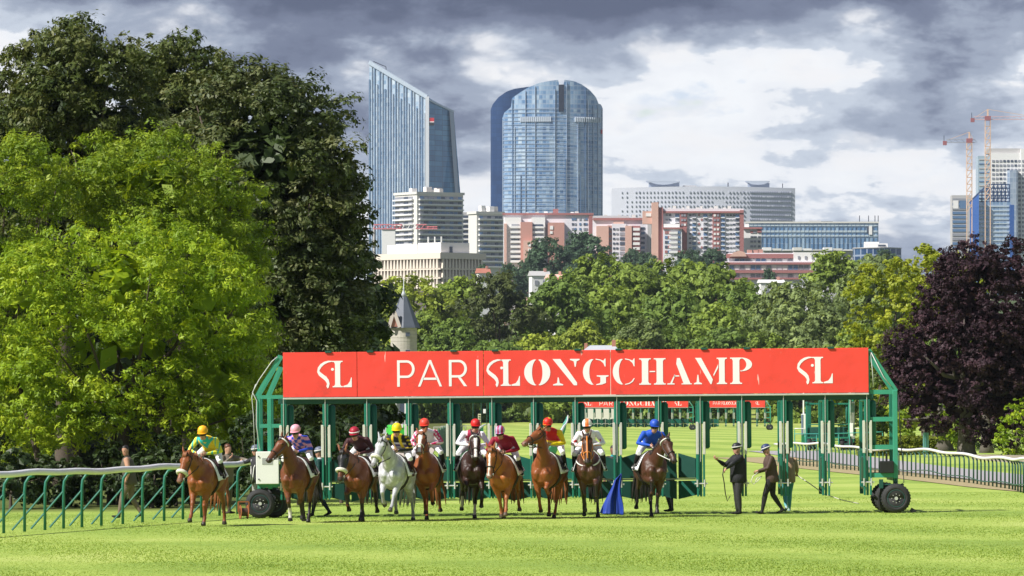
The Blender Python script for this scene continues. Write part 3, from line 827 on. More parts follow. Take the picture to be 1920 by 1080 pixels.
# ================================================================ horses, riders, handlers
coat_mat = attr_mat('horse_coat', 0.47, 0.38, var=0.25, scale=10.0, bump=0.9)
body_mat = attr_mat('clothed_body', 0.62, 0.30, var=0.10, scale=30.0, bump=0.25)
hair_black = mat('hair_black', (0.014, 0.011, 0.010), 0.5, 0.3, 30.0)
hair_brown = mat('hair_brown', (0.10, 0.035, 0.014), 0.5, 0.3, 30.0)
hair_chest = mat('hair_chestnut', (0.22, 0.075, 0.024), 0.5, 0.3, 30.0)
hair_grey = mat('hair_grey', (0.36, 0.36, 0.37), 0.5, 0.3, 30.0)
fleece = mat('white_fleece', (0.74, 0.71, 0.62), 0.95, 0.15, 60.0, bump=0.8)
leather = mat('dark_leather', (0.020, 0.014, 0.011), 0.45, 0.2, 20.0)
leather_w = mat('white_strap', (0.75, 0.74, 0.72), 0.5, 0.1, 20.0)
leather_o = mat('orange_strap', (0.62, 0.20, 0.03), 0.5, 0.1, 20.0)
cloth_w = mat('white_saddle_cloth', (0.80, 0.81, 0.83), 0.7, 0.08, 10.0, bump=0.2)
goggle_m = mat('goggles_dark', (0.012, 0.010, 0.012), 0.12, 0.1, 10.0)
eye_m = mat('eye_dark', (0.008, 0.006, 0.005), 0.1, 0.1)

def remeshed(mb, voxel, segs, name, m, colour_fn, smooth_it=2, extra=None):
    """closed tubes merged into one continuous skin; segs = [(p, q, r, key)] drive the pigment"""
    me = mb.mesh(name + '_raw', None, False)
    ob = bpy.data.objects.new('tmp', me); COL.objects.link(ob)
    md = ob.modifiers.new('r', 'REMESH'); md.mode = 'VOXEL'; md.voxel_size = voxel; md.use_smooth_shade = True
    ms = ob.modifiers.new('s', 'SMOOTH'); ms.factor = 0.5; ms.iterations = smooth_it
    dg = bpy.context.evaluated_depsgraph_get()
    out = bpy.data.meshes.new_from_object(ob.evaluated_get(dg))
    bpy.data.objects.remove(ob); bpy.data.meshes.remove(me)
    n = len(out.vertices)
    co = np.empty(n * 3, np.float32); out.vertices.foreach_get('co', co); co = co.reshape(-1, 3)
    best = np.full(n, 1e9); idx = np.zeros(n, int); tt = np.zeros(n)
    for i, (p, q, r, key) in enumerate(segs):
        p = np.array(p, float); q = np.array(q, float); d = q - p; L = max(1e-9, d.dot(d))
        t = np.clip((co - p) @ d / L, 0, 1)
        dist = np.linalg.norm(co - (p + t[:, None] * d), axis=1) / r
        w = dist < best
        best[w] = dist[w]; idx[w] = i; tt[w] = t[w]
    cols = np.ones((n, 4), np.float32)
    for k in range(n):
        cols[k, :3] = colour_fn(segs[idx[k]][3], co[k], tt[k])
    if extra is not None:      # e.g. hands and fingers, joined at the wrists
        emb, ecol = extra
        bm = bmesh.new(); bm.from_mesh(out)
        em = emb.mesh('x'); bm.from_mesh(em); bm.to_mesh(out); bm.free(); bpy.data.meshes.remove(em)
        n2 = len(out.vertices)
        cols = np.vstack([cols, np.tile(np.array([*ecol, 1.0], np.float32), (n2 - n, 1))])
    at = out.color_attributes.get('Col') or out.color_attributes.new('Col', 'FLOAT_COLOR', 'POINT')
    at.data.foreach_set('color', cols.ravel())
    out.polygons.foreach_set('use_smooth', [True] * len(out.polygons))
    out.materials.clear(); out.materials.append(m)
    out.name = name
    return out

def dirv(pitch, yaw=0.0):
    """unit vector; pitch up from +X, yaw to the left (+Y)"""
    p, y = math.radians(pitch), math.radians(yaw)
    return Vector((math.cos(p) * math.cos(y), math.cos(p) * math.sin(y), math.sin(p)))
def down(a):
    a = math.radians(a); return Vector((math.sin(a), 0, -math.cos(a)))

COATS = {
    'chestnut': dict(body=(0.235, 0.070, 0.020), leg=(0.22, 0.065, 0.022), hoof=(0.04, 0.03, 0.022), muz=(0.20, 0.10, 0.07), hair=hair_chest),
    'chestnut_light': dict(body=(0.31, 0.098, 0.024), leg=(0.30, 0.105, 0.035), hoof=(0.10, 0.07, 0.05), muz=(0.25, 0.14, 0.10), hair=hair_chest),
    'bay': dict(body=(0.150, 0.046, 0.016), leg=(0.020, 0.014, 0.012), hoof=(0.02, 0.018, 0.016), muz=(0.05, 0.032, 0.026), hair=hair_black),
    'bay_dark': dict(body=(0.070, 0.028, 0.015), leg=(0.014, 0.011, 0.010), hoof=(0.02, 0.018, 0.016), muz=(0.035, 0.024, 0.020), hair=hair_black),
    'dark': dict(body=(0.034, 0.015, 0.011), leg=(0.012, 0.009, 0.009), hoof=(0.02, 0.018, 0.016), muz=(0.03, 0.02, 0.017), hair=hair_black),
    'grey': dict(body=(0.50, 0.50, 0.53), leg=(0.34, 0.34, 0.37), hoof=(0.06, 0.055, 0.05), muz=(0.22, 0.21, 0.22), hair=hair_grey),
}
FS, FL_ = (4, 0, 32), None
# legs: fore = (forearm, cannon, pastern), hind = (thigh, gaskin, cannon, pastern), degrees from straight down, + = forward
def make_horse(label, px, D, yaw, coat, legs, neck=(50, 0), head=(-55, 0), pitch=0.0, socks=(), blaze=0.0, noseband=None, hood=False, rein_m=None, scale=1.075, breast=None, brow=None, roll=0.0):
    C = COATS[coat]
    x = PX(px, D)
    rng = random.Random(int(px))
    root = empty('racehorse', (x, D, gz(x, D)), math.radians(-90 - yaw), label, 'horse', 'racehorses leaving the gate')
    root.scale = (scale,) * 3; root.rotation_euler.x = math.radians(roll)
    piv = Vector((-0.6, 0, 1.1)); cp, sp_ = math.cos(math.radians(pitch)), math.sin(math.radians(pitch))
    def R(p):
        p = Vector(p); q = p - piv
        return Vector((q.x * cp - q.z * sp_, q.y, q.x * sp_ + q.z * cp)) + piv
    pts = {}
    feet = []
    # legs
    leg_st = []
    for i, (fx, sy) in enumerate(((1, 1), (1, -1), (0, 1), (0, -1))):       # fore left, fore right, hind left, hind right
        a = legs[i]
        if fx:
            s0 = R((0.47, sy * 0.155, 1.05)); e0 = R((0.46, sy * 0.16, 0.93))
            lat = Vector((0, -sy * a[3] if len(a) > 3 else -sy * .05, 0)); kn = e0 + (down(a[0]) + lat).normalized() * 0.365; fe = kn + down(a[1]) * 0.265; pa = fe + down(a[2]) * 0.11; ho = pa + (down(a[2]) * 0.55 + down(a[1] * 0.4)).normalized() * 0.075
            st = [(s0, .135, .16), (e0, .108, .135), (e0 + (kn - e0) * .45, .080, .095), (kn - (kn - e0) * .10, .052, .060), (kn, .056, .062), (kn + (fe - kn) * .2, .042, .048), (kn + (fe - kn) * .75, .037, .045), (fe, .047, .052), (fe + (pa - fe) * .6, .039, .041), (pa, .047, .050), (ho, .062, .068)]
            joints = (s0, e0, kn, fe, pa, ho)
        else:
            s0 = R((-0.62, sy * 0.14, 1.22))
            stf = R((-0.50, sy * 0.17, 1.16)) + down(a[0]) * 0.275
            hl = Vector((0, -sy * (a[4] if len(a) > 4 else .06), 0)); hk = stf + (down(a[1]) + hl).normalized() * 0.40; fe = hk + down(a[2]) * 0.325; pa = fe + down(a[3]) * 0.11; ho = pa + (down(a[3]) * 0.55 + down(a[2] * 0.4)).normalized() * 0.075
            st = [(s0, .16, .24), (stf + (s0 - stf) * .45, .13, .22), (stf, .105, .155), (stf + (hk - stf) * .5, .068, .09), (hk - (hk - stf) * .08, .048, .066), (hk, .050, .066), (hk + (fe - hk) * .2, .038, .046), (hk + (fe - hk) * .75, .033, .042), (fe, .043, .049), (fe + (pa - fe) * .6, .034, .038), (pa, .047, .050), (ho, .062, .068)]
            joints = (s0, stf, hk, fe, pa, ho)
        leg_st.append((i, st, joints)); feet.append(ho.z)
    dz = -min(feet)
    up = Vector((0, 0, dz))
    mb = MB(); segs = []
    for i, st, J in leg_st:
        mb.tube([(p + up, a, b) for p, a, b in st], 10, (0, 1, 0))
        J = [j + up for j in J]
        fore = i < 2
        segs.append((J[0], J[1], .13 if fore else .17, 'body'))
        segs.append((J[1], J[1] + (J[2] - J[1]) * .55, .085 if fore else .11, 'body'))
        segs.append((J[1] + (J[2] - J[1]) * .62, J[2], .052, 'fore' if fore else 'fore'))
        lk = ('sock' if i in socks else 'leg') 
        segs.append((J[2], J[2] + (J[3] - J[2]) * .45, .045, 'leg'))
        segs.append((J[2] + (J[3] - J[2]) * .5, J[4], .042, lk))
        segs.append((J[4] + (J[5] - J[4]) * .35, J[5], .056, 'hoof'))
    # trunk
    trunk = [((0.74, 1.16), .12, .14), ((0.66, 1.15), .20, .25), ((0.52, 1.18), .255, .335), ((0.34, 1.19), .275, .385), ((0.10, 1.165), .295, .375), ((-0.15, 1.165), .305, .360), ((-0.38, 1.19), .295, .335), ((-0.58, 1.22), .275, .315), ((-0.75, 1.235), .225, .270), ((-0.88, 1.22), .14, .19), ((-0.93, 1.20), .06, .09)]
    T = [(R((q[0][0], 0, q[0][1])) + up, q[1], q[2]) for q in trunk]
    mb.tube([(p, a * .97, b) for p, a, b in T], 16, (0, 1, 0))
    mb.tube([(R((0.70, 0, 1.10)) + up, .10, .10), (R((0.62, 0, .98)) + up, .17, .15), (R((0.48, 0, .91)) + up, .18, .13), (R((0.25, 0, .88)) + up, .17, .11)], 12, (0, 1, 0))      # keel between the forelegs
    for (p0, _, b0), (p1, _, b1) in zip(T[:-1], T[1:]): segs.append((p0, p1, max(b0, b1), 'body'))
    mb.tube([(R((0.62, 0, 1.42)) + up, .09, .09), (R((0.42, 0, 1.50)) + up, .095, .085), (R((0.2, 0, 1.47)) + up, .08, .06)], 10, (0, 1, 0))      # withers
    for s in (-1, 1):
        mb.tube([(R((0.36, s * .15, 1.40)) + up, .09, .12), (R((0.50, s * .175, 1.22)) + up, .115, .16), (R((0.60, s * .15, 1.04)) + up, .11, .13), (R((0.58, s * .14, .95)) + up, .07, .08)], 10, (0, 1, 0))    # shoulder
        mb.tube([(R((0.73, s * .10, 1.16)) + up, .05, .06), (R((0.735, s * .105, 1.08)) + up, .10, .09), (R((0.69, s * .11, .98)) + up, .085, .08), (R((0.60, s * .13, .90)) + up, .05, .05)], 10, (0, 1, 0))     # breast muscle
    # neck
    nb = R((0.52, 0, 1.30)) + up
    nd = dirv(neck[0] + pitch * 0.5, neck[1])
    nd0 = dirv((neck[0] + pitch * 0.5) * 0.85, neck[1] * 0.4)
    m1 = nb + nd0 * 0.34
    poll = m1 + nd * 0.42
    sidev = Vector((-math.sin(math.radians(neck[1])), math.cos(math.radians(neck[1])), 0))
    N = [(nb - nd0 * .05, .19, .30), (nb + nd0 * .14, .155, .265), (m1, .115, .20), (m1 + nd * .20, .095, .155), (poll - nd * .06, .085, .13), (poll + nd * 0.03, .07, .10)]
    mb.tube(N, 14, sidev)
    for (p0, _, b0), (p1, _, b1) in zip(N[:-1], N[1:]): segs.append((p0, p1, (b0 + b1) / 2, 'body' if b0 > .15 else 'neck'))
    # head
    hy = neck[1] + head[1]
    hd = dirv(head[0] + pitch * 0.4, hy)
    hs = Vector((-math.sin(math.radians(hy)), math.cos(math.radians(hy)), 0))
    hu = hd.cross(hs) * -1
    hu = hs.cross(hd) if hs.cross(hd).z > 0 or abs(head[0]) > 80 else -hs.cross(hd)
    # hu: the bridge-of-nose side (forward/up)
    hu = (Vector((hd.x, hd.y, hd.z)).cross(hs)) * -1
    if hu.dot(dirv(head[0] + 90, hy)) < 0: hu = -hu
    A = poll + hd * 0.02
    H = [(A - hd * .06 - hu * .03, .068, .078), (A + hd * .04 - hu * .02, .106, .128), (A + hd * .15 - hu * .035, .112, .150), (A + hd * .27 - hu * .035, .090, .128), (A + hd * .40 - hu * .015, .068, .094), (A + hd * .51 - hu * .01, .062, .078), (A + hd * .59 - hu * .015, .068, .074), (A + hd * .645 - hu * .022, .056, .056), (A + hd * .67 - hu * .03, .028, .030)]
    mb.tube(H, 14, hs)
    hk_ = 'hood' if hood else 'head'
    segs.append((H[0][0], H[3][0], .12, hk_)); segs.append((H[3][0], H[5][0], .075, 'nose')); segs.append((H[5][0] + hd * .02, H[8][0], .055, 'muzzle'))
    if blaze:
        segs.append((A + hd * .05 + hu * .112, A + hd * .32 + hu * .098, .026 * blaze + .001, 'blaze'))
        segs.append((A + hd * .32 + hu * .094, A + hd * .60 + hu * .056, .020 * blaze + .001, 'blaze'))
    for s in (-1, 1):
        eb = A - hd * .03 + hs * s * .066 + hu * .062
        tip = eb + (hu * .35 - hd * .85 + hs * s * .28).normalized() * .185
        mb.tube([(eb - (tip - eb) * .25, .030, .026), (eb + (tip - eb) * .35, .034, .024), (eb + (tip - eb) * .7, .024, .018), (tip, .008, .008)], 8)
        segs.append((eb, tip, .034, 'ear'))
        nst = A + hd * .625 + hs * s * .048 + hu * .008
        mb.tube([(nst - hd * .03, .018, .02), (nst, .024, .026), (nst + hd * .025, .014, .016)], 8)       # nostrils
        br_ = A + hd * .14 + hs * s * .100 + hu * .05
        mb.tube([(br_ - hd * .04, .012, .014), (br_, .022, .024), (br_ + hd * .04, .012, .014)], 8)     # brow
    base = C
    def colf(key, p, t):
        b = base['body']
        if key == 'leg': return base['leg']
        if key == 'fore': return tuple((1 - .45) * b[i] + .45 * base['leg'][i] for i in range(3))
        if key == 'hoof': return base['hoof']
        if key == 'sock': return (0.62, 0.58, 0.53)
        if key == 'muzzle': return base['muz']
        if key == 'nose': return tuple(.72 * b[i] + .28 * base['muz'][i] for i in range(3))
        if key == 'blaze': return (0.72, 0.68, 0.62)
        if key == 'hood': return (0.022, 0.022, 0.026)
        if key == 'ear': return b if not hood else (0.25, .10, .05)
        if coat == 'grey' and key == 'body':
            h = 0.86 + 0.28 * (math.sin(p[0] * 23 + p[2] * 17) * math.sin(p[1] * 31 + p[2] * 13) > 0.45)
            return tuple(min(.7, c * h) for c in b)
        if coat in ('chestnut', 'chestnut_light', 'bay', 'bay_dark') and key == 'body' and p[2] < 0.98 and abs(p[1]) < .2:
            return tuple(c * 1.12 for c in b)
        return b
    # ear keys override the hood only for its own tips
    me = remeshed(mb, 0.0235, segs, 'body', coat_mat, colf, 2)
    add_obj('body', me, root)
    # eyes
    for s in (-1, 1):
        e = A + hd * .145 + hs * s * .110 + hu * .034
        MB().tube([(e - hs * s * .02, .012), (e - hs * s * .004, .020), (e + hs * s * .008, .014), (e + hs * s * .012, .003)], 8).build('eye', eye_m, root, True)
    for s in (-1, 1):
        nst = A + hd * .642 + hs * s * .058 + hu * .012
        MB().tube([(nst - hd * .02 - hs * s * .01, .004), (nst - hs * s * .004, .013, .018), (nst + hd * .006 + hs * s * .004, .004)], 8).build('nostril', eye_m, root, True)
    # mane: locks along the crest falling to the right
    mm = MB(); crest = []
    nu = (nd.cross(sidev)) * -1
    if nu.dot(Vector((-1, 0, 1))) < 0: nu = -nu
    for k in range(26):
        t = k / 25
        c0 = (nb + nd0 * .10) * (1 - t) ** 2 + (m1) * 2 * t * (1 - t) + (poll) * t * t
        w = .255 * (1 - t) ** 2 + .185 * 2 * t * (1 - t) + .115 * t * t
        c0 = c0 + nu * (w * 0.93)
        ln = rng.uniform(.12, .20) * (1 - .2 * t)
        sdv = sidev * (-1 if rng.random() < 0.8 else 1)
        mm.tube([(c0 - nu * .02, .030, .016), (c0 + nu * .022 + sdv * .035, .030, .014), (c0 - nu * ln * .45 + sdv * (.075 + .05 * (1 - t)), .026, .010), (c0 - nu * ln + sdv * (.09 + .06 * (1 - t)), .008, .004)], 6, nd)
    for k in range(5):
        c0 = A + hu * .09 - hd * .04 + hs * (k - 2) * .018
        mm.tube([(c0, .016, .010), (c0 + hu * .035 + hd * .04, .018, .010), (c0 + hu * .02 + hd * rng.uniform(.12, .17), .005, .004)], 5, hs)
    tag(mm.build('mane', C['hair'], root, True), kind='stuff')
    # tail
    t0 = R((-0.92, 0, 1.32)) + up
    tl = MB()
    for k in range(9):
        a = (k - 4) * .022; sw = rng.uniform(-.05, .05)
        tl.tube([(t0 + Vector((.05, a * .4, 0)), .030), (t0 + Vector((-.10, a, -.04)), .038), (t0 + Vector((-.20, a * 1.6 + sw * .5, -.28)), .040), (t0 + Vector((-.22, a * 2 + sw, -.58)), .030), (t0 + Vector((-.17, a * 2.2 + sw, -.82 - rng.random() * .08)), .006)], 6)
    tag(tl.build('tail', C['hair'], root, True), kind='stuff')
    # bridle
    def headring(t, wa, wb, rad, off=0.0):
        q = [h for h in H]
        c = A + hd * t - hu * off
        rr = []
        n = 18
        for k in range(n + 1):
            an = 2 * math.pi * k / n
            rr.append((c + hs * wa * math.cos(an) + hu * wb * math.sin(an), rad))
        return rr
    bm_ = leather
    br = root
    if noseband == 'fleece':
        MB().tube(headring(.42, .090, .108, .044, .012), 8, None, False).build('noseband', fleece, br, True)
    else:
        MB().tube(headring(.40, .077, .104, .012, .016), 6, None, False).build('noseband', {'white': leather_w, 'orange': leather_o}.get(noseband, leather), br, True)
    MB().tube(headring(.035, .114, .134, .011 if brow is None else .016, .02), 6, None, False).build('browband', leather_w if brow else bm_, br, True)
    for s in (-1, 1):
        MB().tube([(A - hd * .03 + hs * s * .104 - hu * .02, .010), (A + hd * .2 + hs * s * .114 - hu * .045, .010), (A + hd * .42 + hs * s * .080 - hu * .035, .010), (A + hd * .55 + hs * s * .070 - hu * .04, .010)], 6).build('cheek_strap', {'orange': leather_o}.get(noseband, bm_), br, True)
        bit = A + hd * .55 + hs * s * .076 - hu * .045
        MB().ring(tuple(bit), .028, .006, 'y', 12, 6).build('bit_ring', steel, br, True)
        hand = R((0.53, s * .10, 1.66)) + up
        midp = (bit + hand) / 2 + Vector((0, s * .05, -.04))
        MB().tube([(bit, .010), (midp, .010), (hand, .010)], 6).build('rein', rein_m or bm_, br, True)
    if noseband == 'orange':
        MB().tube([(A + hu * .125 + hd * .02, .018), (A + hu * .118 + hd * .2, .018), (A + hu * .084 + hd * .42, .018), (A + hu * .066 + hd * .56, .018)], 6).build('face_strap', leather_o, br, True)
    if breast:
        rr = []
        for k in range(15):
            an = math.pi * (k / 14 - .5)
            rr.append((R((0.62 + .13 * math.cos(an), .26 * math.sin(an), 1.32 - .16 * math.cos(an))) + up, .016))
        MB().tube(rr, 6).build('breast_strap', leather_w, root, True)
    # saddle cloth, girth, saddle
    def shell(x0, x1, zlow, out, name, m, nx=6, na=20, thick=.014, flare=0.0, zl2=None):
        vs = []; fs = []
        def half(x):
            q = [(t_[0], t_[1] * .98, t_[2]) for t_ in trunk]
            for (c0, a0, b0), (c1, a1, b1) in zip(q[:-1], q[1:]):
                if c1[0] <= x <= c0[0]:
                    f = (c0[0] - x) / (c0[0] - c1[0])
                    return c0[1] + (c1[1] - c0[1]) * f, a0 + (a1 - a0) * f, b0 + (b1 - b0) * f
            return 1.17, .3, .36
        for i in range(nx + 1):
            x = x0 + (x1 - x0) * i / nx
            cz, a, b = half(x)
            for k in range(na + 1):
                an = math.pi * (k / na)            # 0 = left, pi = right
                yy, zz = math.cos(an) * (a + out), cz + math.sin(an) * (b + out)
                # skirts hang below the widest line
                ex = abs(k / na - .5) * 2
                if ex > .72:
                    f = (ex - .72) / .28
                    zz = (cz + .25 * b) * (1 - f) + (zlow + (0 if zl2 is None else (zl2 - zlow) * i / nx)) * f
                    yy = math.copysign(a + out + flare * f + .01, math.cos(an))
                vs.append(R((x, yy, zz)) + up)
        for i in range(nx):
            for k in range(na): fs.append((i * (na + 1) + k, i * (na + 1) + k + 1, (i + 1) * (na + 1) + k + 1, (i + 1) * (na + 1) + k))
        me = bpy.data.meshes.new(name); me.from_pydata([tuple(v) for v in vs], [], fs); me.materials.append(m)
        me.polygons.foreach_set('use_smooth', [True] * len(fs))
        o = add_obj(name, me, root)
        md = o.modifiers.new('thick', 'SOLIDIFY'); md.thickness = thick; md.offset = 1
        return o
    shell(.30, -.42, 1.10, .020, 'saddle_cloth', cloth_w, flare=.05, zl2=1.20)
    shell(.16, -.26, 1.22, .040, 'saddle', leather, flare=.03, thick=.03)
    gr = []
    for k in range(25):
        an = 2 * math.pi * k / 24
        gr.append((R((.12, math.cos(an) * .295, 1.165 + math.sin(an) * .392)) + up, .012, .04))
    MB().tube(gr, 6, (1, 0, 0), False).build('girth', leather, root, True)
    return dict(R=R, up=up, root=root, yaw=yaw)

# ---------------------------------------------------------------- people
SKIN = (0.50, 0.27, 0.19)
def hand_tubes(mb, wrist, d, side, curl=55, grip=True):
    """palm and five bent fingers; d = pointing direction, side = direction of the thumb"""
    d = Vector(d).normalized(); s = Vector(side); s = (s - d * s.dot(d)).normalized(); n = d.cross(s).normalized()
    w = Vector(wrist)
    mb.tube([(w - d * .03, .026, .020), (w + d * .02, .034, .020), (w + d * .07, .040, .017), (w + d * .09, .036, .013)], 8, s)
    for k, (off, ln) in enumerate(((.028, .070), (.010, .080), (-.009, .074), (-.027, .058))):
        p = w + d * .082 + s * off
        a = math.radians(curl)
        d1 = d * math.cos(a * .5) + n * math.sin(a * .5); d2 = d * math.cos(a * 1.2) + n * math.sin(a * 1.2); d3 = d * math.cos(a * 1.9) + n * math.sin(a * 1.9)
        q1 = p + d1 * ln * .45; q2 = q1 + d2 * ln * .32; q3 = q2 + d3 * ln * .25
        mb.tube([(p - d * .015, .0095), (q1, .009), (q2, .0085), (q3, .006)], 6)
    p = w + d * .025 + s * .028
    q1 = p + (d * .55 + s * .75 + n * .25).normalized() * .040; q2 = q1 + (d * .8 + s * .1 + n * .5).normalized() * .032
    mb.tube([(p - s * .01, .013), (q1, .0105), (q2, .007)], 6)

def human(root, J, cf, k=1.0, face=(1, 0, 0), helmet=None, hair=None, goggles=False, voxel=0.0205, bulk=1.0, gloves=None, skin=SKIN, hat_peak=True, band=None, hs=1.05, hup=None):
    """J: joints in the local frame of root; cf(key, p, t) gives the clothing colours"""
    V = {a: Vector(b) for a, b in J.items()}
    mb = MB(); segs = []
    f = Vector(face).normalized()
    hb = V['neck']; hc = V['head']
    upv = Vector(hup).normalized() if hup is not None else (hc - hb).normalized()
    fs = upv.cross(f).normalized(); ff = fs.cross(upv).normalized()
    sh = (V['shl'] - V['shr']).normalized()
    # torso
    pel, ch = V['pelvis'], V['chest']
    tors = [(pel - (ch - pel).normalized() * .07, .12 * bulk, .10 * bulk), (pel, .165 * bulk, .125 * bulk), (pel + (ch - pel) * .45, .145 * bulk, .11 * bulk), (ch, .17 * bulk, .125 * bulk), (ch + (hb - ch) * .55, .165 * bulk, .105 * bulk), (ch + (hb - ch) * .88, .10, .075), (hb, .058, .060), (hb + (hc - hb) * .55, .052, .056)]
    mb.tube(tors, 14, sh)
    segs += [(pel - (ch - pel).normalized() * .06, pel + (ch - pel) * .12, .14, 'hip'), (pel + (ch - pel) * .25, ch + (hb - ch) * .5, .15, 'torso'), (ch + (hb - ch) * .6, hb - (hb - ch) * .06, .10, 'collar'), (hb, hc - upv * .06, .058, 'skin')]
    # head
    hd = [(hc - upv * .125 + ff * .03, .035, .04), (hc - upv * .095 + ff * .025, .052, .066), (hc - upv * .04 + ff * .012, .066, .083), (hc + upv * .03 + ff * .0, .074, .093), (hc + upv * .085 - ff * .008, .066, .082), (hc + upv * .12 - ff * .01, .034, .045)]
    mb.tube(hd, 14, fs)
    segs.append((hc - upv * .10, hc + upv * .09, .08, 'head'))
    mb.tube([(hc + upv * .022 + ff * .080, .010), (hc - upv * .012 + ff * .104, .015), (hc - upv * .022 + ff * .085, .013)], 6)      # nose
    for s in (-1, 1):
        mb.tube([(hc - upv * .03 + fs * s * .070, .010), (hc + fs * s * .079, .014), (hc + upv * .03 + fs * s * .074, .010)], 6)    # ears
    mb.tube([(hc - upv * .068 + ff * .075 + fs * .022, .007), (hc - upv * .068 + ff * .087, .009), (hc - upv * .068 + ff * .075 - fs * .022, .007)], 6)   # lips
    segs.append((hc - upv * .068 + ff * .088 + fs * .02, hc - upv * .068 + ff * .088 - fs * .02, .010, 'lips'))
    hands = MB()
    for s, q in ((1, 'l'), (-1, 'r')):
        S, E, W = V['sh' + q], V['el' + q], V['wr' + q]
        mb.tube([(S - sh * s * .07, .055, .06), (S, .068 * bulk, .070 * bulk), (S + (E - S) * .5, .056 * bulk, .058 * bulk), (E, .047 * bulk, .047 * bulk), (E + (W - E) * .3, .046 * bulk, .047 * bulk), (W - (W - E) * .08, .031, .031), (W + (W - E).normalized() * .02, .026, .026)], 10)
        segs += [(S, E, .062, 'uparm'), (E, W - (W - E) * .14, .048, 'forearm'), (W - (W - E) * .06, W, .032, 'wrist')]
        hand_tubes(hands, W, V.get('hd' + q, (W - E)), V.get('th' + q, Vector((0, -s, .4))), 60)
        Hp, K, A, T = V['hip' + q], V['kn' + q], V['an' + q], V['toe' + q]
        mb.tube([(Hp + Vector((0, 0, .05)), .085 * bulk, .09 * bulk), (Hp, .098 * bulk, .105 * bulk), (Hp + (K - Hp) * .5, .078 * bulk, .085 * bulk), (K, .058 * bulk, .062 * bulk), (K + (A - K) * .3, .056 * bulk, .060 * bulk), (K + (A - K) * .75, .043 * bulk, .045 * bulk), (A, .040, .042), (A + (A - K).normalized() * .04, .038, .04)], 10)
        heel = A + (A - K).normalized() * .045 - (T - A).normalized() * .045
        mb.tube([(heel, .036, .034), (A + (A - K).normalized() * .035 + (T - A) * .2, .042, .040), (A + (T - A) * .7 + (A - K).normalized() * .02, .045, .030), (T, .036, .024), (T + (T - A).normalized() * .02, .018, .014)], 10)
        segs += [(Hp, K - (K - Hp) * .1, .088, 'thigh'), (K, K + (A - K) * .12, .06, 'knee'), (K + (A - K) * .2, A - (A - K) * .12, .05, 'shin'), (A - (A - K) * .05, T, .04, 'shoe')]
    def colf(key, p, t):
        if key in ('skin', 'head'): return skin
        if key == 'lips': return (skin[0] * .72, skin[1] * .45, skin[2] * .45)
        return cf(key, p, t)
    me = remeshed(mb, voxel, segs, 'body', body_mat, colf, 1, (hands, gloves or skin))
    add_obj('body', me, root)
    if goggles:
        rr = [(hc + upv * .004 + ff * (.096 * math.cos(a) + .004) + fs * .082 * math.sin(a), .027, .014) for a in np.linspace(-1.35, 1.35, 9)]
        MB().tube(rr, 8, upv).build('goggles', goggle_m, root, True)
    else:
        for s in (-1, 1):
            e = hc + upv * .002 + ff * .088 + fs * s * .030
            MB().tube([(e - ff * .008, .004), (e, .012, .007), (e + ff * .006, .003)], 8).build('eye', eye_m, root, True)
    if hair and not helmet:
        h = MB()
        h.tube([(hc + upv * .005 - ff * .055, .060, .045), (hc + upv * .05 - ff * .02, .080, .088), (hc + upv * .095 - ff * .012, .074, .090), (hc + upv * .13 - ff * .012, .045, .058), (hc + upv * .142 - ff * .01, .012, .016)], 14, fs)
        h.build('hair', hair, root, True)
    if helmet:
        h = MB()
        hst = [(hc + upv * .030 - ff * .012, .088, .104), (hc + upv * .055 - ff * .008, .096, .116), (hc + upv * .085 - ff * .008, .096, .116), (hc + upv * .125 - ff * .008, .084, .102), (hc + upv * .155 - ff * .01, .058, .072), (hc + upv * .170 - ff * .01, .020, .026)]
        hc0 = hc; hst = [(hc + (p - hc) * (1 + (hs - 1) * .6) , a * hs, b * hs) for p, a, b in hst]
        h.tube(hst, 18, fs)
        ho = h.build('helmet', helmet, root, True)
        if hat_peak:
            pk = MB()
            vs = []; n = 10
            for i in range(n + 1):
                a = -1.15 + 2.3 * i / n
                c0 = hc + upv * .048 + ff * (.104 * hs * math.cos(a)) + fs * .090 * hs * math.sin(a)
                c1 = hc + upv * .040 + ff * (.104 * hs * math.cos(a) + .055 * math.cos(a) ** .8) + fs * .095 * hs * math.sin(a)
                vs += [c0, c1]
            fs_ = [(2 * i, 2 * i + 1, 2 * i + 3, 2 * i + 2) for i in range(n)]
            pk.add(vs, fs_); pk.add([v - upv * .008 for v in vs], [tuple(reversed(q)) for q in fs_])
            pk.build('peak', helmet, ho)
        if band:
            rr = [(hc + upv * .075 - ff * .008 + ff * .119 * hs * math.cos(a) + fs * .099 * hs * math.sin(a), .013, .006) for a in np.linspace(0, 2 * math.pi, 21)]
            MB().tube(rr, 6, upv, False).build('helmet_band', band, ho, True)
        st = MB()
        for s in (-1, 1):
            st.tube([(hc + upv * .02 + fs * s * .078 + ff * .01, .006), (hc - upv * .06 + fs * s * .064 + ff * .02, .006), (hc - upv * .118 + fs * s * .02 + ff * .035, .006)], 5)
        st.build('chin_strap', leather, ho)
    return root

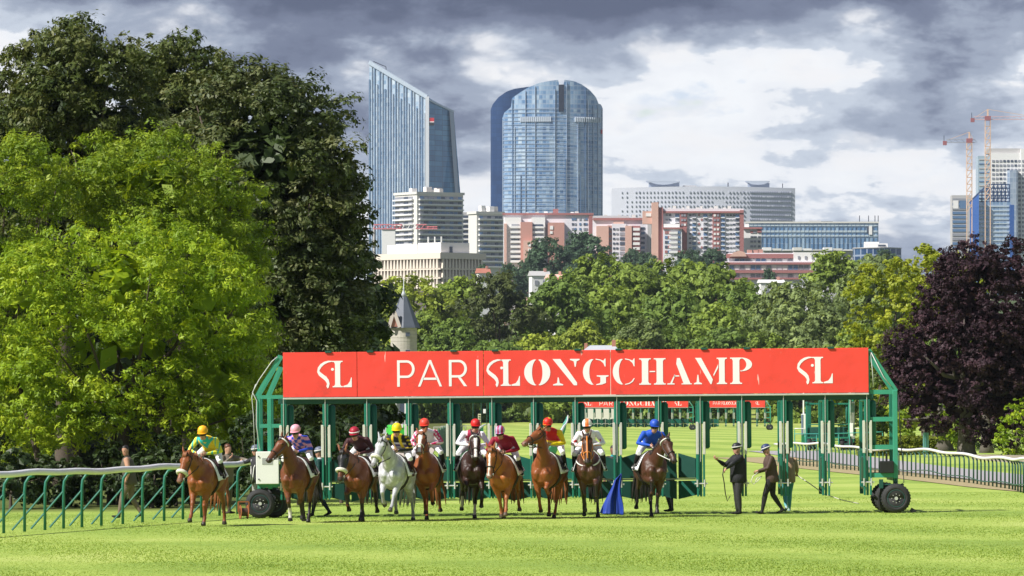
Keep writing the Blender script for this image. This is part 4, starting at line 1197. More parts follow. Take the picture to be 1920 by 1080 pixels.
def split_mat(name, cfun):
    """helmet colours with a printed pattern in helmet space"""
    m = bpy.data.materials.new(name); m.use_nodes = True
    g = NT(m.node_tree); g.t.nodes.clear()
    tc = g.n('ShaderNodeTexCoord')
    c = cfun(g, tc)
    b = g.n('ShaderNodeBsdfPrincipled', i_Roughness=0.5)
    g.set(b.inputs['Base Color'], c)
    o = g.n('ShaderNodeOutputMaterial'); g.t.links.new(b.outputs[0], o.inputs[0])
    MATS[name] = m
    return m
def silk(name, col): return mat(name, col, 0.5, 0.08, 30.0)
def spots(g, tc, a, b, scale, thr):
    v = g.n('ShaderNodeTexVoronoi', i_Vector=tc.outputs['Object'], i_Scale=scale)
    return g.mix(g.smooth(v.outputs['Distance'], thr + .03, thr - .03), (*a, 1), (*b, 1))
def vstripes(g, tc, a, b, n):
    sep = g.n('ShaderNodeSeparateXYZ', i_0=tc.outputs['Object'])
    s = g.math('SINE', g.math('MULTIPLY', sep.outputs[1], n))
    return g.mix(g.smooth(s, -.15, .15), (*a, 1), (*b, 1))

def make_jockey(label, H, cf, helmet, head_off=(0, 0), lean=0.0, boots=(0.012, 0.010, 0.010), gloves=None, rise=0.0, band=None, twist=0.0):
    src = H['root']
    root = empty('person', src.location, src.rotation_euler.z, label, 'jockey', 'jockeys in racing silks')
    R, up = H['R'], H['up']
    def q(x, y, z): return R((x, y, z + rise)) + up
    hx, hy = head_off
    J = dict(pelvis=q(-.30, 0, 1.78), chest=q(.03 + lean, 0, 1.94), neck=q(.25 + lean, hy * .4, 2.0), head=q(.40 + lean + hx, hy, 2.095),
             shl=q(.10 + lean, .20, 1.975), shr=q(.10 + lean, -.20, 1.975), ell=q(.20 + lean * .5, .35, 1.735), elr=q(.20 + lean * .5, -.35, 1.735), wrl=q(.50, .11, 1.68), wrr=q(.50, -.11, 1.68),
             hipl=q(-.29, .12, 1.76), hipr=q(-.29, -.12, 1.76), knl=q(.13, .315, 1.52), knr=q(.13, -.315, 1.52), anl=q(-.12, .345, 1.22), anr=q(-.12, -.345, 1.22), toel=q(.04, .375, 1.17), toer=q(.04, -.375, 1.17))
    for s, k in ((1, 'l'), (-1, 'r')):
        J['hd' + k] = (R((1, -s * .5, -.25)) - R((0, 0, 0))); J['th' + k] = Vector((0.3, -s * .1, 1))
    def cc(key, p, t):
        if key in ('shin', 'shoe'): return boots
        if key in ('hip', 'thigh'): return (0.80, 0.79, 0.80)
        if key == 'knee': return boots if t > .6 else (0.80, 0.79, 0.80)
        return cf(key, p, t)
    human(root, J, cc, face=(1, math.tan(math.radians(twist)), -.22), helmet=helmet, goggles=True, gloves=gloves, band=band, bulk=1.06, hs=1.14, hup=(R((.22, 0, 1)) - R((0, 0, 0))))
    root.scale = src.scale; root.rotation_euler = src.rotation_euler
    # stirrups
    for s in (-1, 1):
        ft = q(-.02, s * .36, 1.15)
        st = MB().bar(q(-.02, s * .33, 1.55), ft + Vector((0, 0, .1)), .02, .008).bar(ft + Vector((0, -.05, -.01)), ft + Vector((0, .05, -.01)), .012).bar(ft + Vector((0, -.05, -.01)), ft + Vector((0, -.01, .1)), .01).bar(ft + Vector((0, .05, -.01)), ft + Vector((0, .01, .1)), .01)
        st.build('stirrup', steel, src)
    return root

# silks patterns
YEL, TUR, PINK, BLU, WHT, BLK, MAR, REDC = (0.80, 0.56, 0.02), (0.02, 0.42, 0.40), (0.80, 0.36, 0.50), (0.02, 0.06, 0.46), (0.80, 0.79, 0.82), (0.014, 0.014, 0.024), (0.20, 0.010, 0.030), (0.66, 0.02, 0.02)
def s1(k, p, t):
    if k in ('uparm', 'forearm', 'wrist'): return TUR if int(p[1] * 30 + 99) % 3 == 0 else (.72, .70, .05)
    v = abs(p[1]) * 1.15 + 1.64
    return TUR if 0.02 < p[2] - v < .12 or k == 'collar' else YEL
def s2(k, p, t):
    if k == 'forearm' and t > .5: return BLU
    if k in ('uparm', 'forearm'): return BLU if int(p[2] / .075) % 2 else PINK
    return BLU if (int((p[1] + 1) / .07) + int(p[2] / .07)) % 2 else PINK
def s3(k, p, t): return (0.045, 0.010, 0.014)
def star(p, pts, r): return any((p[1] - a) ** 2 + (p[2] - b) ** 2 < r * r for a, b in pts)
def s4(k, p, t):
    if k in ('uparm', 'forearm'):
        return YEL if (math.sin(p[2] * 44 + 1) * math.sin((p[0] + p[1]) * 40)) > .55 else BLK
    if .06 < abs(p[1]) < .115: return YEL
    if p[2] < 1.74: return (.10, .06, .20) if int(p[2] / .05) % 2 else (.55, .52, .60)
    return BLK
def s5(k, p, t):
    if k in ('uparm', 'forearm'): return (.62, .02, .13) if math.sin(p[2] * 62) * math.sin((p[0] * .6 + p[1]) * 70) > -.05 else (.84, .72, .76)
    return (.80, .76, .82)
def s6(k, p, t):
    if k in ('uparm', 'forearm', 'wrist'): return (.78, .77, .84)
    if .05 < abs(p[1]) < .13 and p[2] > 1.74: return (.34, .02, .06)
    return (.34, .02, .06) if int(p[2] / .06) % 3 == 0 else (.75, .62, .68)
def s7(k, p, t): return (0.26, 0.008, 0.030)
def s8(k, p, t):
    if k in ('uparm', 'forearm', 'wrist'): return (.84, .62, .01)
    return (.55, .012, .012) if p[2] > 1.74 else (.84, .60, .02)
def s9(k, p, t):
    if k == 'forearm' or (k == 'uparm' and t > .55): return (.62, .05, .06) if math.sin(p[2] * 48) * math.sin((p[0] + p[1]) * 45) > .35 else WHT
    return WHT
def s10(k, p, t): return (0.010, 0.075, 0.46)

hel1 = split_mat('helmet_yellow_spot', lambda g, tc: spots(g, tc, (.82, .40, .01), (.85, .55, .02), 9, .25))
hel2 = silk('helmet_pink', (.80, .38, .46)); hel3 = silk('helmet_crimson', (.36, .01, .03)); hel4 = silk('helmet_yellow', (.84, .62, .01))
hel5 = split_mat('helmet_red_white', lambda g, tc: vstripes(g, tc, (.72, .05, .03), (.76, .07, .04), 30)); hel6 = silk('helmet_red', (.60, .015, .015))
hel7 = split_mat('helmet_maroon_mauve', lambda g, tc: vstripes(g, tc, (.34, .02, .10), (.42, .36, .55), 75))
hel8 = split_mat('helmet_red_diamond', lambda g, tc: spots(g, tc, (.60, .02, .01), (.86, .50, .02), 11, .30))
def _h9(g, tc):
    sep = g.n('ShaderNodeSeparateXYZ', i_0=tc.outputs['Object'])
    s = g.math('ADD', g.math('ABSOLUTE', sep.outputs[1]), 0.0)
    return g.mix(g.smooth(s, .035, .05), (.72, .20, .05, 1), (.82, .82, .83, 1))
hel9 = split_mat('helmet_white_orange', _h9); hel10 = silk('helmet_blue', (.012, .075, .48))

# stances: (forearm, cannon, pastern, inward) / (thigh, gaskin, cannon, pastern, inward)
ST = (8, -8, 30, .16); FW = (30, 18, 46, .10); BK = (-20, -32, 0, .20); UP = (66, -10, -55, -.02); UPH = (80, 0, -45, .16); UP2 = (54, -34, -75, .14); BND = (52, -4, -30, -.12); REACH = (40, 34, 60, .04); TUCK = (66, -62, -110, .05)
HS = (30, -34, 6, 36, .08); HF = (44, -14, 20, 44, .14); HB = (10, -50, -20, 2, .02); HU = (54, -54, -10, -34, .06); HP = (2, -44, -30, -18, -.04)
h1 = make_horse('bright bay horse under the yellow and turquoise jockey, nearest the rail', 386, 131.0, 13, 'chestnut', (ST, FW, HB, HF), neck=(30, -12), head=(-60, -2), noseband='fleece', roll=-1.5)
make_jockey('jockey in yellow and turquoise silks with a yellow helmet, nearest the rail', h1, s1, hel1, lean=.02)
h2 = make_horse('tall bay horse with one white forefoot, rider in pink and blue checks', 564, 134.0, 13, 'bay', (BK, (20, -24, 10, .16), HF, HB), neck=(62, -11), head=(-42, -24), socks=(1,), brow=True, roll=2)
make_jockey('jockey in pink and blue checked silks with a pink helmet', h2, s2, hel2, head_off=(0, .06), twist=-6)
h3 = make_horse('bay horse in a dark hood and white fleece noseband, foreleg lifted', 682, 135.0, 12, 'bay', (ST, UP, HU, HF), neck=(34, -10), head=(-66, -4), noseband='fleece', hood=True, roll=3, pitch=-2)
make_jockey('jockey in dark maroon silks with a crimson helmet bearing a pale band', h3, s3, hel3, band=leather_w, head_off=(.04, .02), lean=.05, rise=-.04)
h4 = make_horse('grey horse with a white fleece noseband', 739, 134.8, 13, 'grey', (REACH, UP2, HP, HU), neck=(48, -14), head=(-60, -6), noseband='fleece', pitch=4, roll=-3)
make_jockey('jockey in black and yellow silks with a yellow helmet, on the grey', h4, s4, hel4, boots=(.05, .008, .015), lean=.05, rise=-.03, head_off=(0, .05))
h5 = make_horse('chestnut horse with raised pale face, rider in pink-spotted sleeves', 808, 136.2, 5, 'chestnut', (UP2, BK, HU, HF), neck=(60, -4), head=(-38, 2), blaze=1.6, noseband='white', pitch=4, roll=3)
make_jockey('jockey in white silks with pink-spotted sleeves and an orange-red helmet', h5, s5, hel5, rise=.05)
h6 = make_horse('almost black horse with a white blaze, both forelegs lifted', 881, 136.8, -4, 'dark', (BND, TUCK, HS, HU), neck=(46, -2), head=(-48, 2), blaze=1.3, brow=True, socks=(2, 3), pitch=6, roll=-2)
make_jockey('jockey in white silks with maroon braces and a bright red helmet', h6, s6, hel6, rise=-.02, lean=.04, head_off=(0, .03))
h7 = make_horse('light chestnut horse with a narrow white blaze, ears up, rider in maroon', 951, 136.4, 11, 'chestnut_light', (FW, BK, HU, HF), neck=(34, -8), head=(-68, 0), blaze=.8, roll=2, pitch=-1)
make_jockey('jockey in plain maroon silks with a mauve-striped helmet', h7, s7, hel7, lean=.06, rise=-.05)
h8 = make_horse('chestnut horse with its head thrown up, rider in red and yellow', 1025, 136.6, 14, 'chestnut', (TUCK, (2, -34, -50, .20), HF, HB), neck=(72, -10), head=(-26, -16), pitch=3, roll=-3)
make_jockey('jockey in red and yellow silks with a red diamond-spotted helmet', h8, s8, hel8, rise=.06, head_off=(0, .0))
h9 = make_horse('dark bay horse with an orange bridle, rider in white', 1108, 136.8, 3, 'bay_dark', (UP, (12, -30, -20, .14), HS, HP), neck=(44, 2), head=(-60, 0), noseband='orange', breast=True, pitch=5, rein_m=leather_o, roll=2)
make_jockey('jockey in white silks with red-starred sleeves and a white and orange helmet', h9, s9, hel9, lean=.05, rise=-.03)
h10 = make_horse('bay horse with a white browband, rightmost, rider all in blue', 1215, 137.6, -9, 'bay_dark', (ST, UPH, HF, HU), neck=(42, 14), head=(-48, 8), brow=True, rein_m=leather_w, pitch=4, roll=-3)
make_jockey('jockey all in royal blue, rightmost of the riders', h10, s10, hel10, head_off=(.02, -.03), lean=.04, rise=-.02)

# ---------------------------------------------------------------- handlers on foot
def stand(**kw):
    J = dict(pelvis=(0, 0, .96), chest=(.01, 0, 1.28), neck=(.015, 0, 1.475), head=(.035, 0, 1.61), shl=(0, .185, 1.415), shr=(0, -.185, 1.415), ell=(-.03, .235, 1.13), elr=(-.03, -.235, 1.13), wrl=(.05, .225, .88), wrr=(.05, -.225, .88),
             hipl=(0, .09, .93), hipr=(0, -.09, .93), knl=(.02, .10, .50), knr=(.02, -.10, .50), anl=(-.01, .11, .085), anr=(-.01, -.11, .085), toel=(.15, .13, .035), toer=(.15, -.13, .035))
    J.update(kw)
    return J
def walkJ(st=1, **kw):
    J = stand(knl=(.16, .09, .52), anl=(.24, .10, .085), toel=(.40, .11, .06), knr=(-.03, -.09, .49), anr=(-.26, -.10, .14), toer=(-.13, -.11, .04)) if st > 0 else \
        stand(knr=(.16, -.09, .52), anr=(.24, -.10, .085), toer=(.40, -.11, .06), knl=(-.03, .09, .49), anl=(-.26, .10, .14), toel=(-.13, .11, .04))
    J.update(kw)
    return J
def cf_of(torso, arms, legs, shoes, collar=None, forearm=None, wrist=None, shin=None, hip=None):
    def f(k, p, t):
        if k == 'torso': return torso
        if k == 'collar': return collar or torso
        if k == 'uparm': return arms
        if k == 'forearm': return forearm or arms
        if k == 'wrist': return wrist or forearm or arms
        if k == 'hip': return hip or legs
        if k in ('thigh', 'knee'): return legs
        if k == 'shin': return shin or legs
        return shoes
    return f
def person(label, px, D, heading, J, cf, group='handlers on foot around the gate', sc=1.0, **kw):
    """heading: direction faced, degrees from +X (picture right), 90 = away, -90 = to the camera"""
    x = PX(px, D)
    root = empty('person', (x, D, gz(x, D)), math.radians(heading), label, 'person', group)
    mz = min(J['toel'][2], J['toer'][2]) - .032
    J = {k: (v[0], v[1], v[2] - mz) for k, v in J.items()}
    jk = kw.pop('jacket', None)
    human(root, J, cf, **kw)
    if jk is not None:
        bk = kw.get('bulk', 1.0); V = {k: Vector(v) for k, v in J.items()}
        a, c, e = V['pelvis'], V['chest'], V['neck']; ax = (c - a).normalized(); rgj = random.Random(int(px))
        prof = [(a - ax * .17, .150, .125), (a - ax * .14, .185, .150), (a - ax * .02, .182, .148), (a + (c - a) * .35, .172, .140), (a + (c - a) * .7, .182, .145), (c + (e - c) * .1, .186, .142), (c + (e - c) * .5, .165, .122), (c + (e - c) * .82, .105, .090), (e - (e - c) * .02, .072, .072)]
        mbj = MB().tube([(p, r1 * bk, r2 * bk) for p, r1, r2 in prof], 22, V['shl'] - V['shr'])
        mbj.v = [tuple(Vector(v) + Vector((rgj.uniform(-1, 1), rgj.uniform(-1, 1), 0)) * .010) for v in mbj.v]
        mbj.build('jacket', mat('jacket_%d' % int(px), jk, .8, .25, 9.0, bump=.6), root, True)
    root.scale = (sc,) * 3
    return root
hel_navy = silk('helmet_navy', (.03, .045, .13)); hel_blk = silk('helmet_black', (.012, .014, .02)); hel_gr = silk('helmet_slate', (.12, .14, .20))
OLV, BRN, DRK = (.16, .135, .10), (.115, .085, .062), (.012, .013, .016)
person('man in a brown body warmer walking behind the left rail', 243, 141.5, 175, walkJ(1, chest=(.05, 0, 1.28), neck=(.07, 0, 1.47), head=(.10, 0, 1.61), shl=(.05, .19, 1.41), shr=(.05, -.19, 1.41), ell=(-.02, .26, 1.14), wrl=(.06, .25, .90), elr=(-.06, -.26, 1.15), wrr=(.08, -.27, .93)),
       cf_of((.085, .070, .056), SKIN, (.165, .125, .095), (.02, .018, .016), forearm=SKIN, wrist=SKIN), hair=hair_black, bulk=1.12, face=(.5, .9, 0), sc=1.04, jacket=(.085, .070, .056), skin=(.42, .22, .15))
person('man in khaki work clothes raising a hand behind the left rail', 425, 146.5, -35, stand(elr=(.10, -.33, 1.20), wrr=(.26, -.20, 1.40), ell=(.28, .30, 1.36), wrl=(.52, .26, 1.33)),
       cf_of((.15, .125, .092), (.15, .125, .092), (.105, .085, .066), (.05, .04, .03)), hair=hair_brown, bulk=1.1, sc=1.03, jacket=(.15, .122, .09))
person('handler in black with a slate helmet reaching out beside the left wheel', 482, 145.0, -150, stand(elr=(.12, -.42, 1.33), wrr=(.10, -.66, 1.35), knl=(.10, .10, .50)),
       cf_of((.022, .022, .026), (.022, .022, .026), (.30, .29, .28), (.02, .02, .02)), helmet=hel_gr, hat_peak=False, band=leather_w, sc=1.0, jacket=(.022, .022, .026))
MB().tube([((0, 0.10, 1.45), .014), ((.14, .10, 1.2), .014), ((.15, .05, .9), .014), ((.14, -.02, .78), .014), ((.15, -.05, .95), .014), ((.12, -.08, 1.40), .014)], 6).build('rope', leather_w, bpy.data.objects[[o.name for o in COL.objects if o.name.startswith('person') and o.get('label', '').startswith('handler in black with a slate')][0]], True)
person('handler in a dark green coat walking left between two bay horses', 601, 141.6, 165, walkJ(-1, elr=(.02, -.26, 1.13)), cf_of((.012, .055, .050), (.012, .055, .050), (.012, .016, .035), (.012, .012, .014), collar=(.55, .60, .62)), helmet=hel_gr, hat_peak=False, band=leather_w, sc=.98, bulk=1.1, jacket=(.012, .055, .050))
person('dark-haired man behind the rear doors, left of the blue jockey', 1150, 144.6, -100, stand(), cf_of((.02, .02, .024), (.02, .02, .024), (.02, .02, .024), (.02, .02, .02), collar=(.04, .35, .42)), hair=hair_black, skin=(.26, .13, .085), sc=.97)
person('man in a black jacket with his hand at his face behind the rear doors', 1258, 144.2, 170, stand(ell=(.22, .22, 1.26), wrl=(.20, .10, 1.48), knl=(.10, .1, .5)), cf_of(DRK, DRK, DRK, DRK), hair=hair_black, jacket=DRK, sc=1.02)
person('handler in black with a white-banded black helmet holding up a strap', 1384, 139.8, -158, stand(ell=(.26, .22, 1.26), wrl=(.36, .10, 1.14), elr=(.22, -.30, 1.22), wrr=(.46, -.24, 1.36), knl=(.06, .13, .50), anl=(.02, .16, .085), toel=(.18, .18, .035), knr=(-.02, -.12, .5), anr=(-.05, -.15, .085), toer=(.10, -.17, .035)),
       cf_of(DRK, DRK, (.035, .034, .036), (.012, .012, .012)), helmet=hel_blk, hat_peak=False, band=leather_w, bulk=1.32, jacket=(.014, .014, .018), sc=.99, face=(1, -.25, 0))
p_walk = person('handler in a brown jacket and navy helmet walking left with a coiled rope', 1447, 139.9, 178, walkJ(1, chest=(.05, 0, 1.28), neck=(.08, 0, 1.47), head=(.13, 0, 1.60), ell=(.10, .26, 1.16), wrl=(.34, .20, 1.10), elr=(.08, -.26, 1.15), wrr=(.32, -.20, 1.05)),
       cf_of((.075, .045, .036), (.075, .045, .036), (.016, .015, .016), (.02, .018, .018), hip=(.016, .015, .016)), helmet=hel_navy, hat_peak=True, band=leather_w, bulk=1.14, jacket=(.075, .045, .036), sc=.98, face=(1, .2, -.12))
p_khaki = person('person in a sand jacket and turquoise trousers walking away behind a gate post', 1477, 142.6, 100, walkJ(-1, elr=(.06, -.27, 1.15), wrr=(.22, -.30, 1.02)), cf_of((.50, .33, .20), (.50, .33, .20), (.12, .42, .44), (.35, .50, .50)), hair=hair_brown, bulk=1.15, jacket=(.50, .33, .20), sc=.93)
x_, D_ = PX(1548, 335), 335
person('distant person in a dark outfit standing on the path beyond the right rail', 1548, 335, -120, stand(), cf_of((.03, .03, .035), (.40, .26, .2), (.02, .02, .025), (.02, .02, .02), shin=SKIN), group='distant people', hair=hair_black, voxel=.022, sc=1.1)
def rope(name, label, pts, r, m):
    o = MB().tube([(Vector(p) - Vector(pts[0]), r) for p in pts], 6).build(name, m, None, True)
    o.location = pts[0]
    return tag(o, label, 'rope')
rope_m = mat('pale_rope', (.62, .60, .50), .8, .15, 30)
rope('lead_rope', 'pale lead rope trailing right across the turf from the sand-jacketed person', [P(1496, 892, 142), P(1520, 908, 141.5), P(1545, 926, 141.2), P(1580, 938, 141), P(1610, 944, 140.6)], .012, rope_m)
rope('coiled_rope', 'pale coiled rope held by the walking handler in brown', [P(1421, 886, 139.7), P(1412, 893, 139.6), P(1408, 903, 139.6), P(1413, 908, 139.6), P(1421, 902, 139.6), P(1428, 893, 139.7), P(1419, 897, 139.5), P(1416, 906, 139.5)], .012, rope_m)
rope('lead_strap', 'dark strap hanging from the hands of the handler in black', [P(1358, 872, 139.3), P(1355, 890, 139.2), P(1358, 906, 139.2), P(1360, 925, 139.2), P(1364, 940, 139.2), P(1369, 930, 139.2)], .014, leather)
# ================================================================ trees
bark = mat('bark', (0.085, 0.065, 0.048), 0.9, 0.4, 5.0, bump=0.8)
bark_grey = mat('bark_grey', (0.115, 0.10, 0.085), 0.9, 0.4, 4.0, bump=0.8)
def leaf_cloud(name, rg, pc, pr, n, size, aspect=0.55, flat=0.8, up=0.55, jitter=0.8, wts=None, droop=0.0, shell=(0.5, 1.05), per=34, tuft=.34):
    """n small leaf faces spread through puffs pc (N,3) of radii pr"""
    w = wts if wts is not None else pr ** 2
    w = w / w.sum()
    nt = max(1, n // per)
    kp = rg.choice(len(pc), nt, p=w)                     # tufts sit on the puffs, leaves sit on the tufts
    dt = rg.normal(size=(nt, 3)); dt[:, 2] += 0.25
    dt /= np.linalg.norm(dt, axis=1)[:, None]
    tr = pr[kp] * tuft * (0.6 + 0.8 * rg.random(nt))
    tcn = pc[kp] + dt * (pr[kp] * (shell[0] + (shell[1] - shell[0]) * rg.random(nt) ** 0.6))[:, None] * np.array([1, 1, flat])
    kt = rg.integers(0, nt, n); k = kp[kt]
    d2 = rg.normal(size=(n, 3)); d2[:, 2] += 0.15
    d2 /= np.linalg.norm(d2, axis=1)[:, None]
    pos = tcn[kt] + d2 * (tr[kt] * rg.random(n) ** 0.5)[:, None] * np.array([1, 1, .7])
    nrm = dt[kt] * .55 + d2 * .65 + np.array([0, 0, up]) + rg.normal(size=(n, 3)) * jitter * 0.5
    nrm /= np.linalg.norm(nrm, axis=1)[:, None]
    t = rg.normal(size=(n, 3)); t[:, 2] -= droop
    t -= nrm * (t * nrm).sum(1)[:, None]; t /= np.linalg.norm(t, axis=1)[:, None]
    b = np.cross(nrm, t)
    s = size * (0.5 + 1.15 * rg.random(n) ** 1.8)
    L, W = (s * 0.5)[:, None], (s * 0.5 * aspect)[:, None]
    v = np.empty((n, 4, 3), np.float32)
    v[:, 0] = pos - t * L; v[:, 1] = pos + b * W - t * L * 0.1; v[:, 2] = pos + t * L + nrm * L * -0.15; v[:, 3] = pos - b * W - t * L * 0.1
    me = bpy.data.meshes.new(name)
    me.vertices.add(n * 4); me.vertices.foreach_set('co', v.ravel())
    me.loops.add(n * 4); me.loops.foreach_set('vertex_index', np.arange(n * 4, dtype=np.int32))
    me.polygons.add(n); me.polygons.foreach_set('loop_start', np.arange(0, n * 4, 4, dtype=np.int32))
    me.update()
    puff = rg.random(len(pc))
    tv = rg.random(nt); val = np.clip(0.34 * puff[k] + 0.33 * tv[kt] + 0.33 * rg.random(n), 0, 1)
    at = me.attributes.new('rnd', 'FLOAT', 'FACE'); at.data.foreach_set('value', val.astype(np.float32))
    return me
def puffs_in(rg, lobes, n, r0, r1, inner=0.55, front=0.6):
    """puff centres on and inside a union of ellipsoids; fewer on the far side"""
    pc = []; pr = []
    vol = np.array([l[3] * l[5] for l in lobes]); vol = vol / vol.sum()
    tries = 0
    while len(pc) < n and tries < n * 20:
        tries += 1
        l = lobes[rg.choice(len(lobes), p=vol)]
        d = rg.normal(size=3); d /= np.linalg.norm(d)
        if d[1] > 0.3 and rg.random() > front: continue
        q = inner + (1 - inner) * rg.random() ** 0.45
        p = np.array(l[:3]) + d * np.array(l[3:6]) * q
        ins = False
        for m in lobes:
            if m is l: continue
            e = (p - np.array(m[:3])) / np.array(m[3:6])
            if e.dot(e) < 0.40: ins = True
        if ins: continue
        pc.append(p); pr.append(rg.uniform(r0, r1))
    return np.array(pc), np.array(pr)
def trunk_mb(rg, base, lobes, r, h0, nl=9, lean=0.0):
    """tapered trunk and limbs that reach into the crown"""
    mb = MB()
    top = np.array([l[:3] for l in lobes]).mean(0)
    p0 = np.array(base, float)
    p1 = p0 + np.array([lean, 0, h0]); p2 = np.array([p1[0] * .5 + top[0] * .5, p1[1] * .5 + top[1] * .5, (p1[2] + top[2]) / 2]); p3 = top + np.array([0, 0, .5])
    def tb(pts, rs): mb.tube([(Vector(p), a, a) for p, a in zip(pts, rs)], 9)
    tb([p0 - np.array([0, 0, .1]), p0 + (p1 - p0) * .12, p0 + (p1 - p0) * .6, p1, p2, p3], [r * 1.5, r * 1.12, r * .95, r * .85, r * .55, r * .15])
    for k in range(nl):
        l = lobes[rg.integers(len(lobes))]
        d = rg.normal(size=3); d[2] = abs(d[2]) * .6; d /= np.linalg.norm(d)
        e = np.array(l[:3]) + d * np.array(l[3:6]) * .85
        t = rg.random()
        s = p1 * (1 - t) + p2 * t
        m = (s + e) / 2 + np.array([0, 0, -.12 * np.linalg.norm(e - s)]) + rg.normal(size=3) * .15
        tb([s, s * .6 + m * .4, m, m * .4 + e * .6, e], [r * .42, r * .36, r * .26, r * .16, r * .05])
    return mb
def tree(name, label, px, D, lobes_px, leafm, n, size, seed, puffs=150, pr=(0.5, 1.0), r=0.25, h0=2.0, group=None, trunkm=None, base_px=None, **kw):
    """lobes_px: (px, py, rx px, rz px, dy m, ry m) in picture measures at distance D, turned into metres"""
    rg = np.random.default_rng(seed)
    bx = PX(base_px if base_px is not None else px, D)
    root = empty(name, (bx, D, gz(bx, D)), 0, label, 'tree', group)
    s = D / F
    off = np.array([bx, D, gz(bx, D)])
    lob = []
    for (lx, ly, rx, rz, dy, ry) in lobes_px:
        lob.append(np.array([PX(lx, D), D + dy, PZ(ly, D), rx * s, ry if ry else rx * s, rz * s]) - np.array([*off, 0, 0, 0]))
    lob = [tuple(l) for l in lob]
    front = kw.pop('front', .6); inner = kw.pop('inner', .55)
    pc, prr = puffs_in(rg, lob, puffs, pr[0], pr[1], inner, front)
    lk = {k: kw.pop(k) for k in ('aspect', 'flat', 'up', 'jitter', 'droop', 'shell', 'per', 'tuft') if k in kw}
    core = kw.pop('core', 0)
    nl = kw.pop('limbs', 9); lean = kw.pop('lean', 0.0)
    me = leaf_cloud('crown', rg, pc, prr, n, size, **lk)
    me.materials.append(leafm)
    add_obj('crown', me, root)
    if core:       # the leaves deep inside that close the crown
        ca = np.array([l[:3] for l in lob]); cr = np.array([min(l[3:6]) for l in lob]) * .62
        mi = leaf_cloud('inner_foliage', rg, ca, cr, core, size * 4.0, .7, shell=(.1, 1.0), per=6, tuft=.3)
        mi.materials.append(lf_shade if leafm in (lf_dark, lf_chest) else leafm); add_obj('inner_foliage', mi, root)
    trunk_mb(rg, (0, 0, 0), lob, r, h0, nl, lean).build('trunk', trunkm or bark, root, True)
    for q in kw.pop('stems', ()):      # extra stems of the same tree: (dx, dy, top dx, top z, radius)
        dx, dy, tx, tz, rr = q
        MB().tube([(Vector((dx, dy, -.1)), rr * 1.3, rr * 1.3), (Vector((dx + (tx - dx) * .3, dy, tz * .35)), rr, rr), (Vector((dx + (tx - dx) * .65, dy, tz * .7)), rr * .8, rr * .8), (Vector((tx, dy, tz)), rr * .5, rr * .5)], 9).build('stem', trunkm or bark, root, True)
    return root

lf_lime = leaf_mat('leaf_lime', (0.105, 0.20, 0.014), (0.275, 0.40, 0.020), (0.56, 0.63, 0.045), .5, .38, .3)
lf_lime2 = leaf_mat('leaf_lime_green', (0.085, 0.165, 0.012), (0.215, 0.31, 0.020), (0.42, 0.49, 0.040), .5, .35, .3)
lf_chest = leaf_mat('leaf_chestnut', (0.030, 0.055, 0.010), (0.090, 0.118, 0.024), (0.22, 0.22, 0.078), .5, .22, .32)
lf_dark = leaf_mat('leaf_dark', (0.026, 0.048, 0.013), (0.076, 0.102, 0.028), (0.21, 0.21, 0.09), .5, .20, .32)
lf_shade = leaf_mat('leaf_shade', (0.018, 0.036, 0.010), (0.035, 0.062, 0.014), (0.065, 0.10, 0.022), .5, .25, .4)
lf_beech = leaf_mat('leaf_copper', (0.016, 0.009, 0.013), (0.042, 0.021, 0.030), (0.110, 0.058, 0.070), .6, .18, .22)
lf_maple = leaf_mat('leaf_maple', (0.15, 0.20, 0.014), (0.31, 0.36, 0.026), (0.52, 0.53, 0.060), .5, .35, .3)

# left wood: lime-green robinias in front, dark chestnuts behind
G_L = 'trees of the left-hand wood'
tree('robinia_tree', 'bright lime-green robinia with feathery foliage right behind the left rail', 235, 162, [(230, 520, 215, 110, 0, 3.0), (90, 570, 160, 120, .6, 2.6), (360, 570, 120, 130, .4, 2.4), (215, 660, 215, 120, .2, 2.6), (400, 700, 90, 110, .8, 2.0), (60, 720, 120, 100, .6, 2.0), (150, 780, 150, 62, .5, 1.8), (330, 785, 120, 70, .6, 1.8), (430, 770, 70, 80, .8, 1.4)], lf_lime, 96000, .14, 11, core=900, puffs=390, pr=(.35, .85), r=.17, h0=2.4, group=G_L, aspect=.34, flat=.55, up=.5, droop=.5, base_px=232, stems=((-1.1, .2, -1.9, 3.9, .10), (.55, .1, 1.3, 3.6, .12), (1.0, .4, 2.0, 3.2, .09), (-2.2, .5, -3.2, 4.0, .10), (-.4, .5, -.2, 4.4, .11)), limbs=14)
tree('robinia_tree', 'yellow-green robinia crown rising between the lime robinia and the dark trees', 290, 176, [(290, 350, 165, 100, 0, 2.8), (200, 330, 120, 80, .3, 2.4), (390, 420, 90, 110, .3, 2.2), (440, 560, 60, 150, .4, 1.8), (460, 720, 60, 130, .2, 1.6)], lf_lime2, 66000, .135, 12, core=1200, puffs=210, pr=(.35, .85), r=.18, h0=3.5, group=G_L, aspect=.36, flat=.6, droop=.5, base_px=330)
tree('robinia_tree', 'mid-green tree at the left edge below the tall chestnut', 20, 172, [(5, 390, 100, 130, 0, 2.4), (60, 330, 70, 70, .4, 1.8), (-20, 560, 90, 160, .4, 2.2), (40, 800, 80, 70, .8, 1.5)], lf_lime2, 42000, .14, 13, puffs=140, pr=(.4, .9), r=.18, h0=3.0, group=G_L, aspect=.4, flat=.65, droop=.4, base_px=-10)
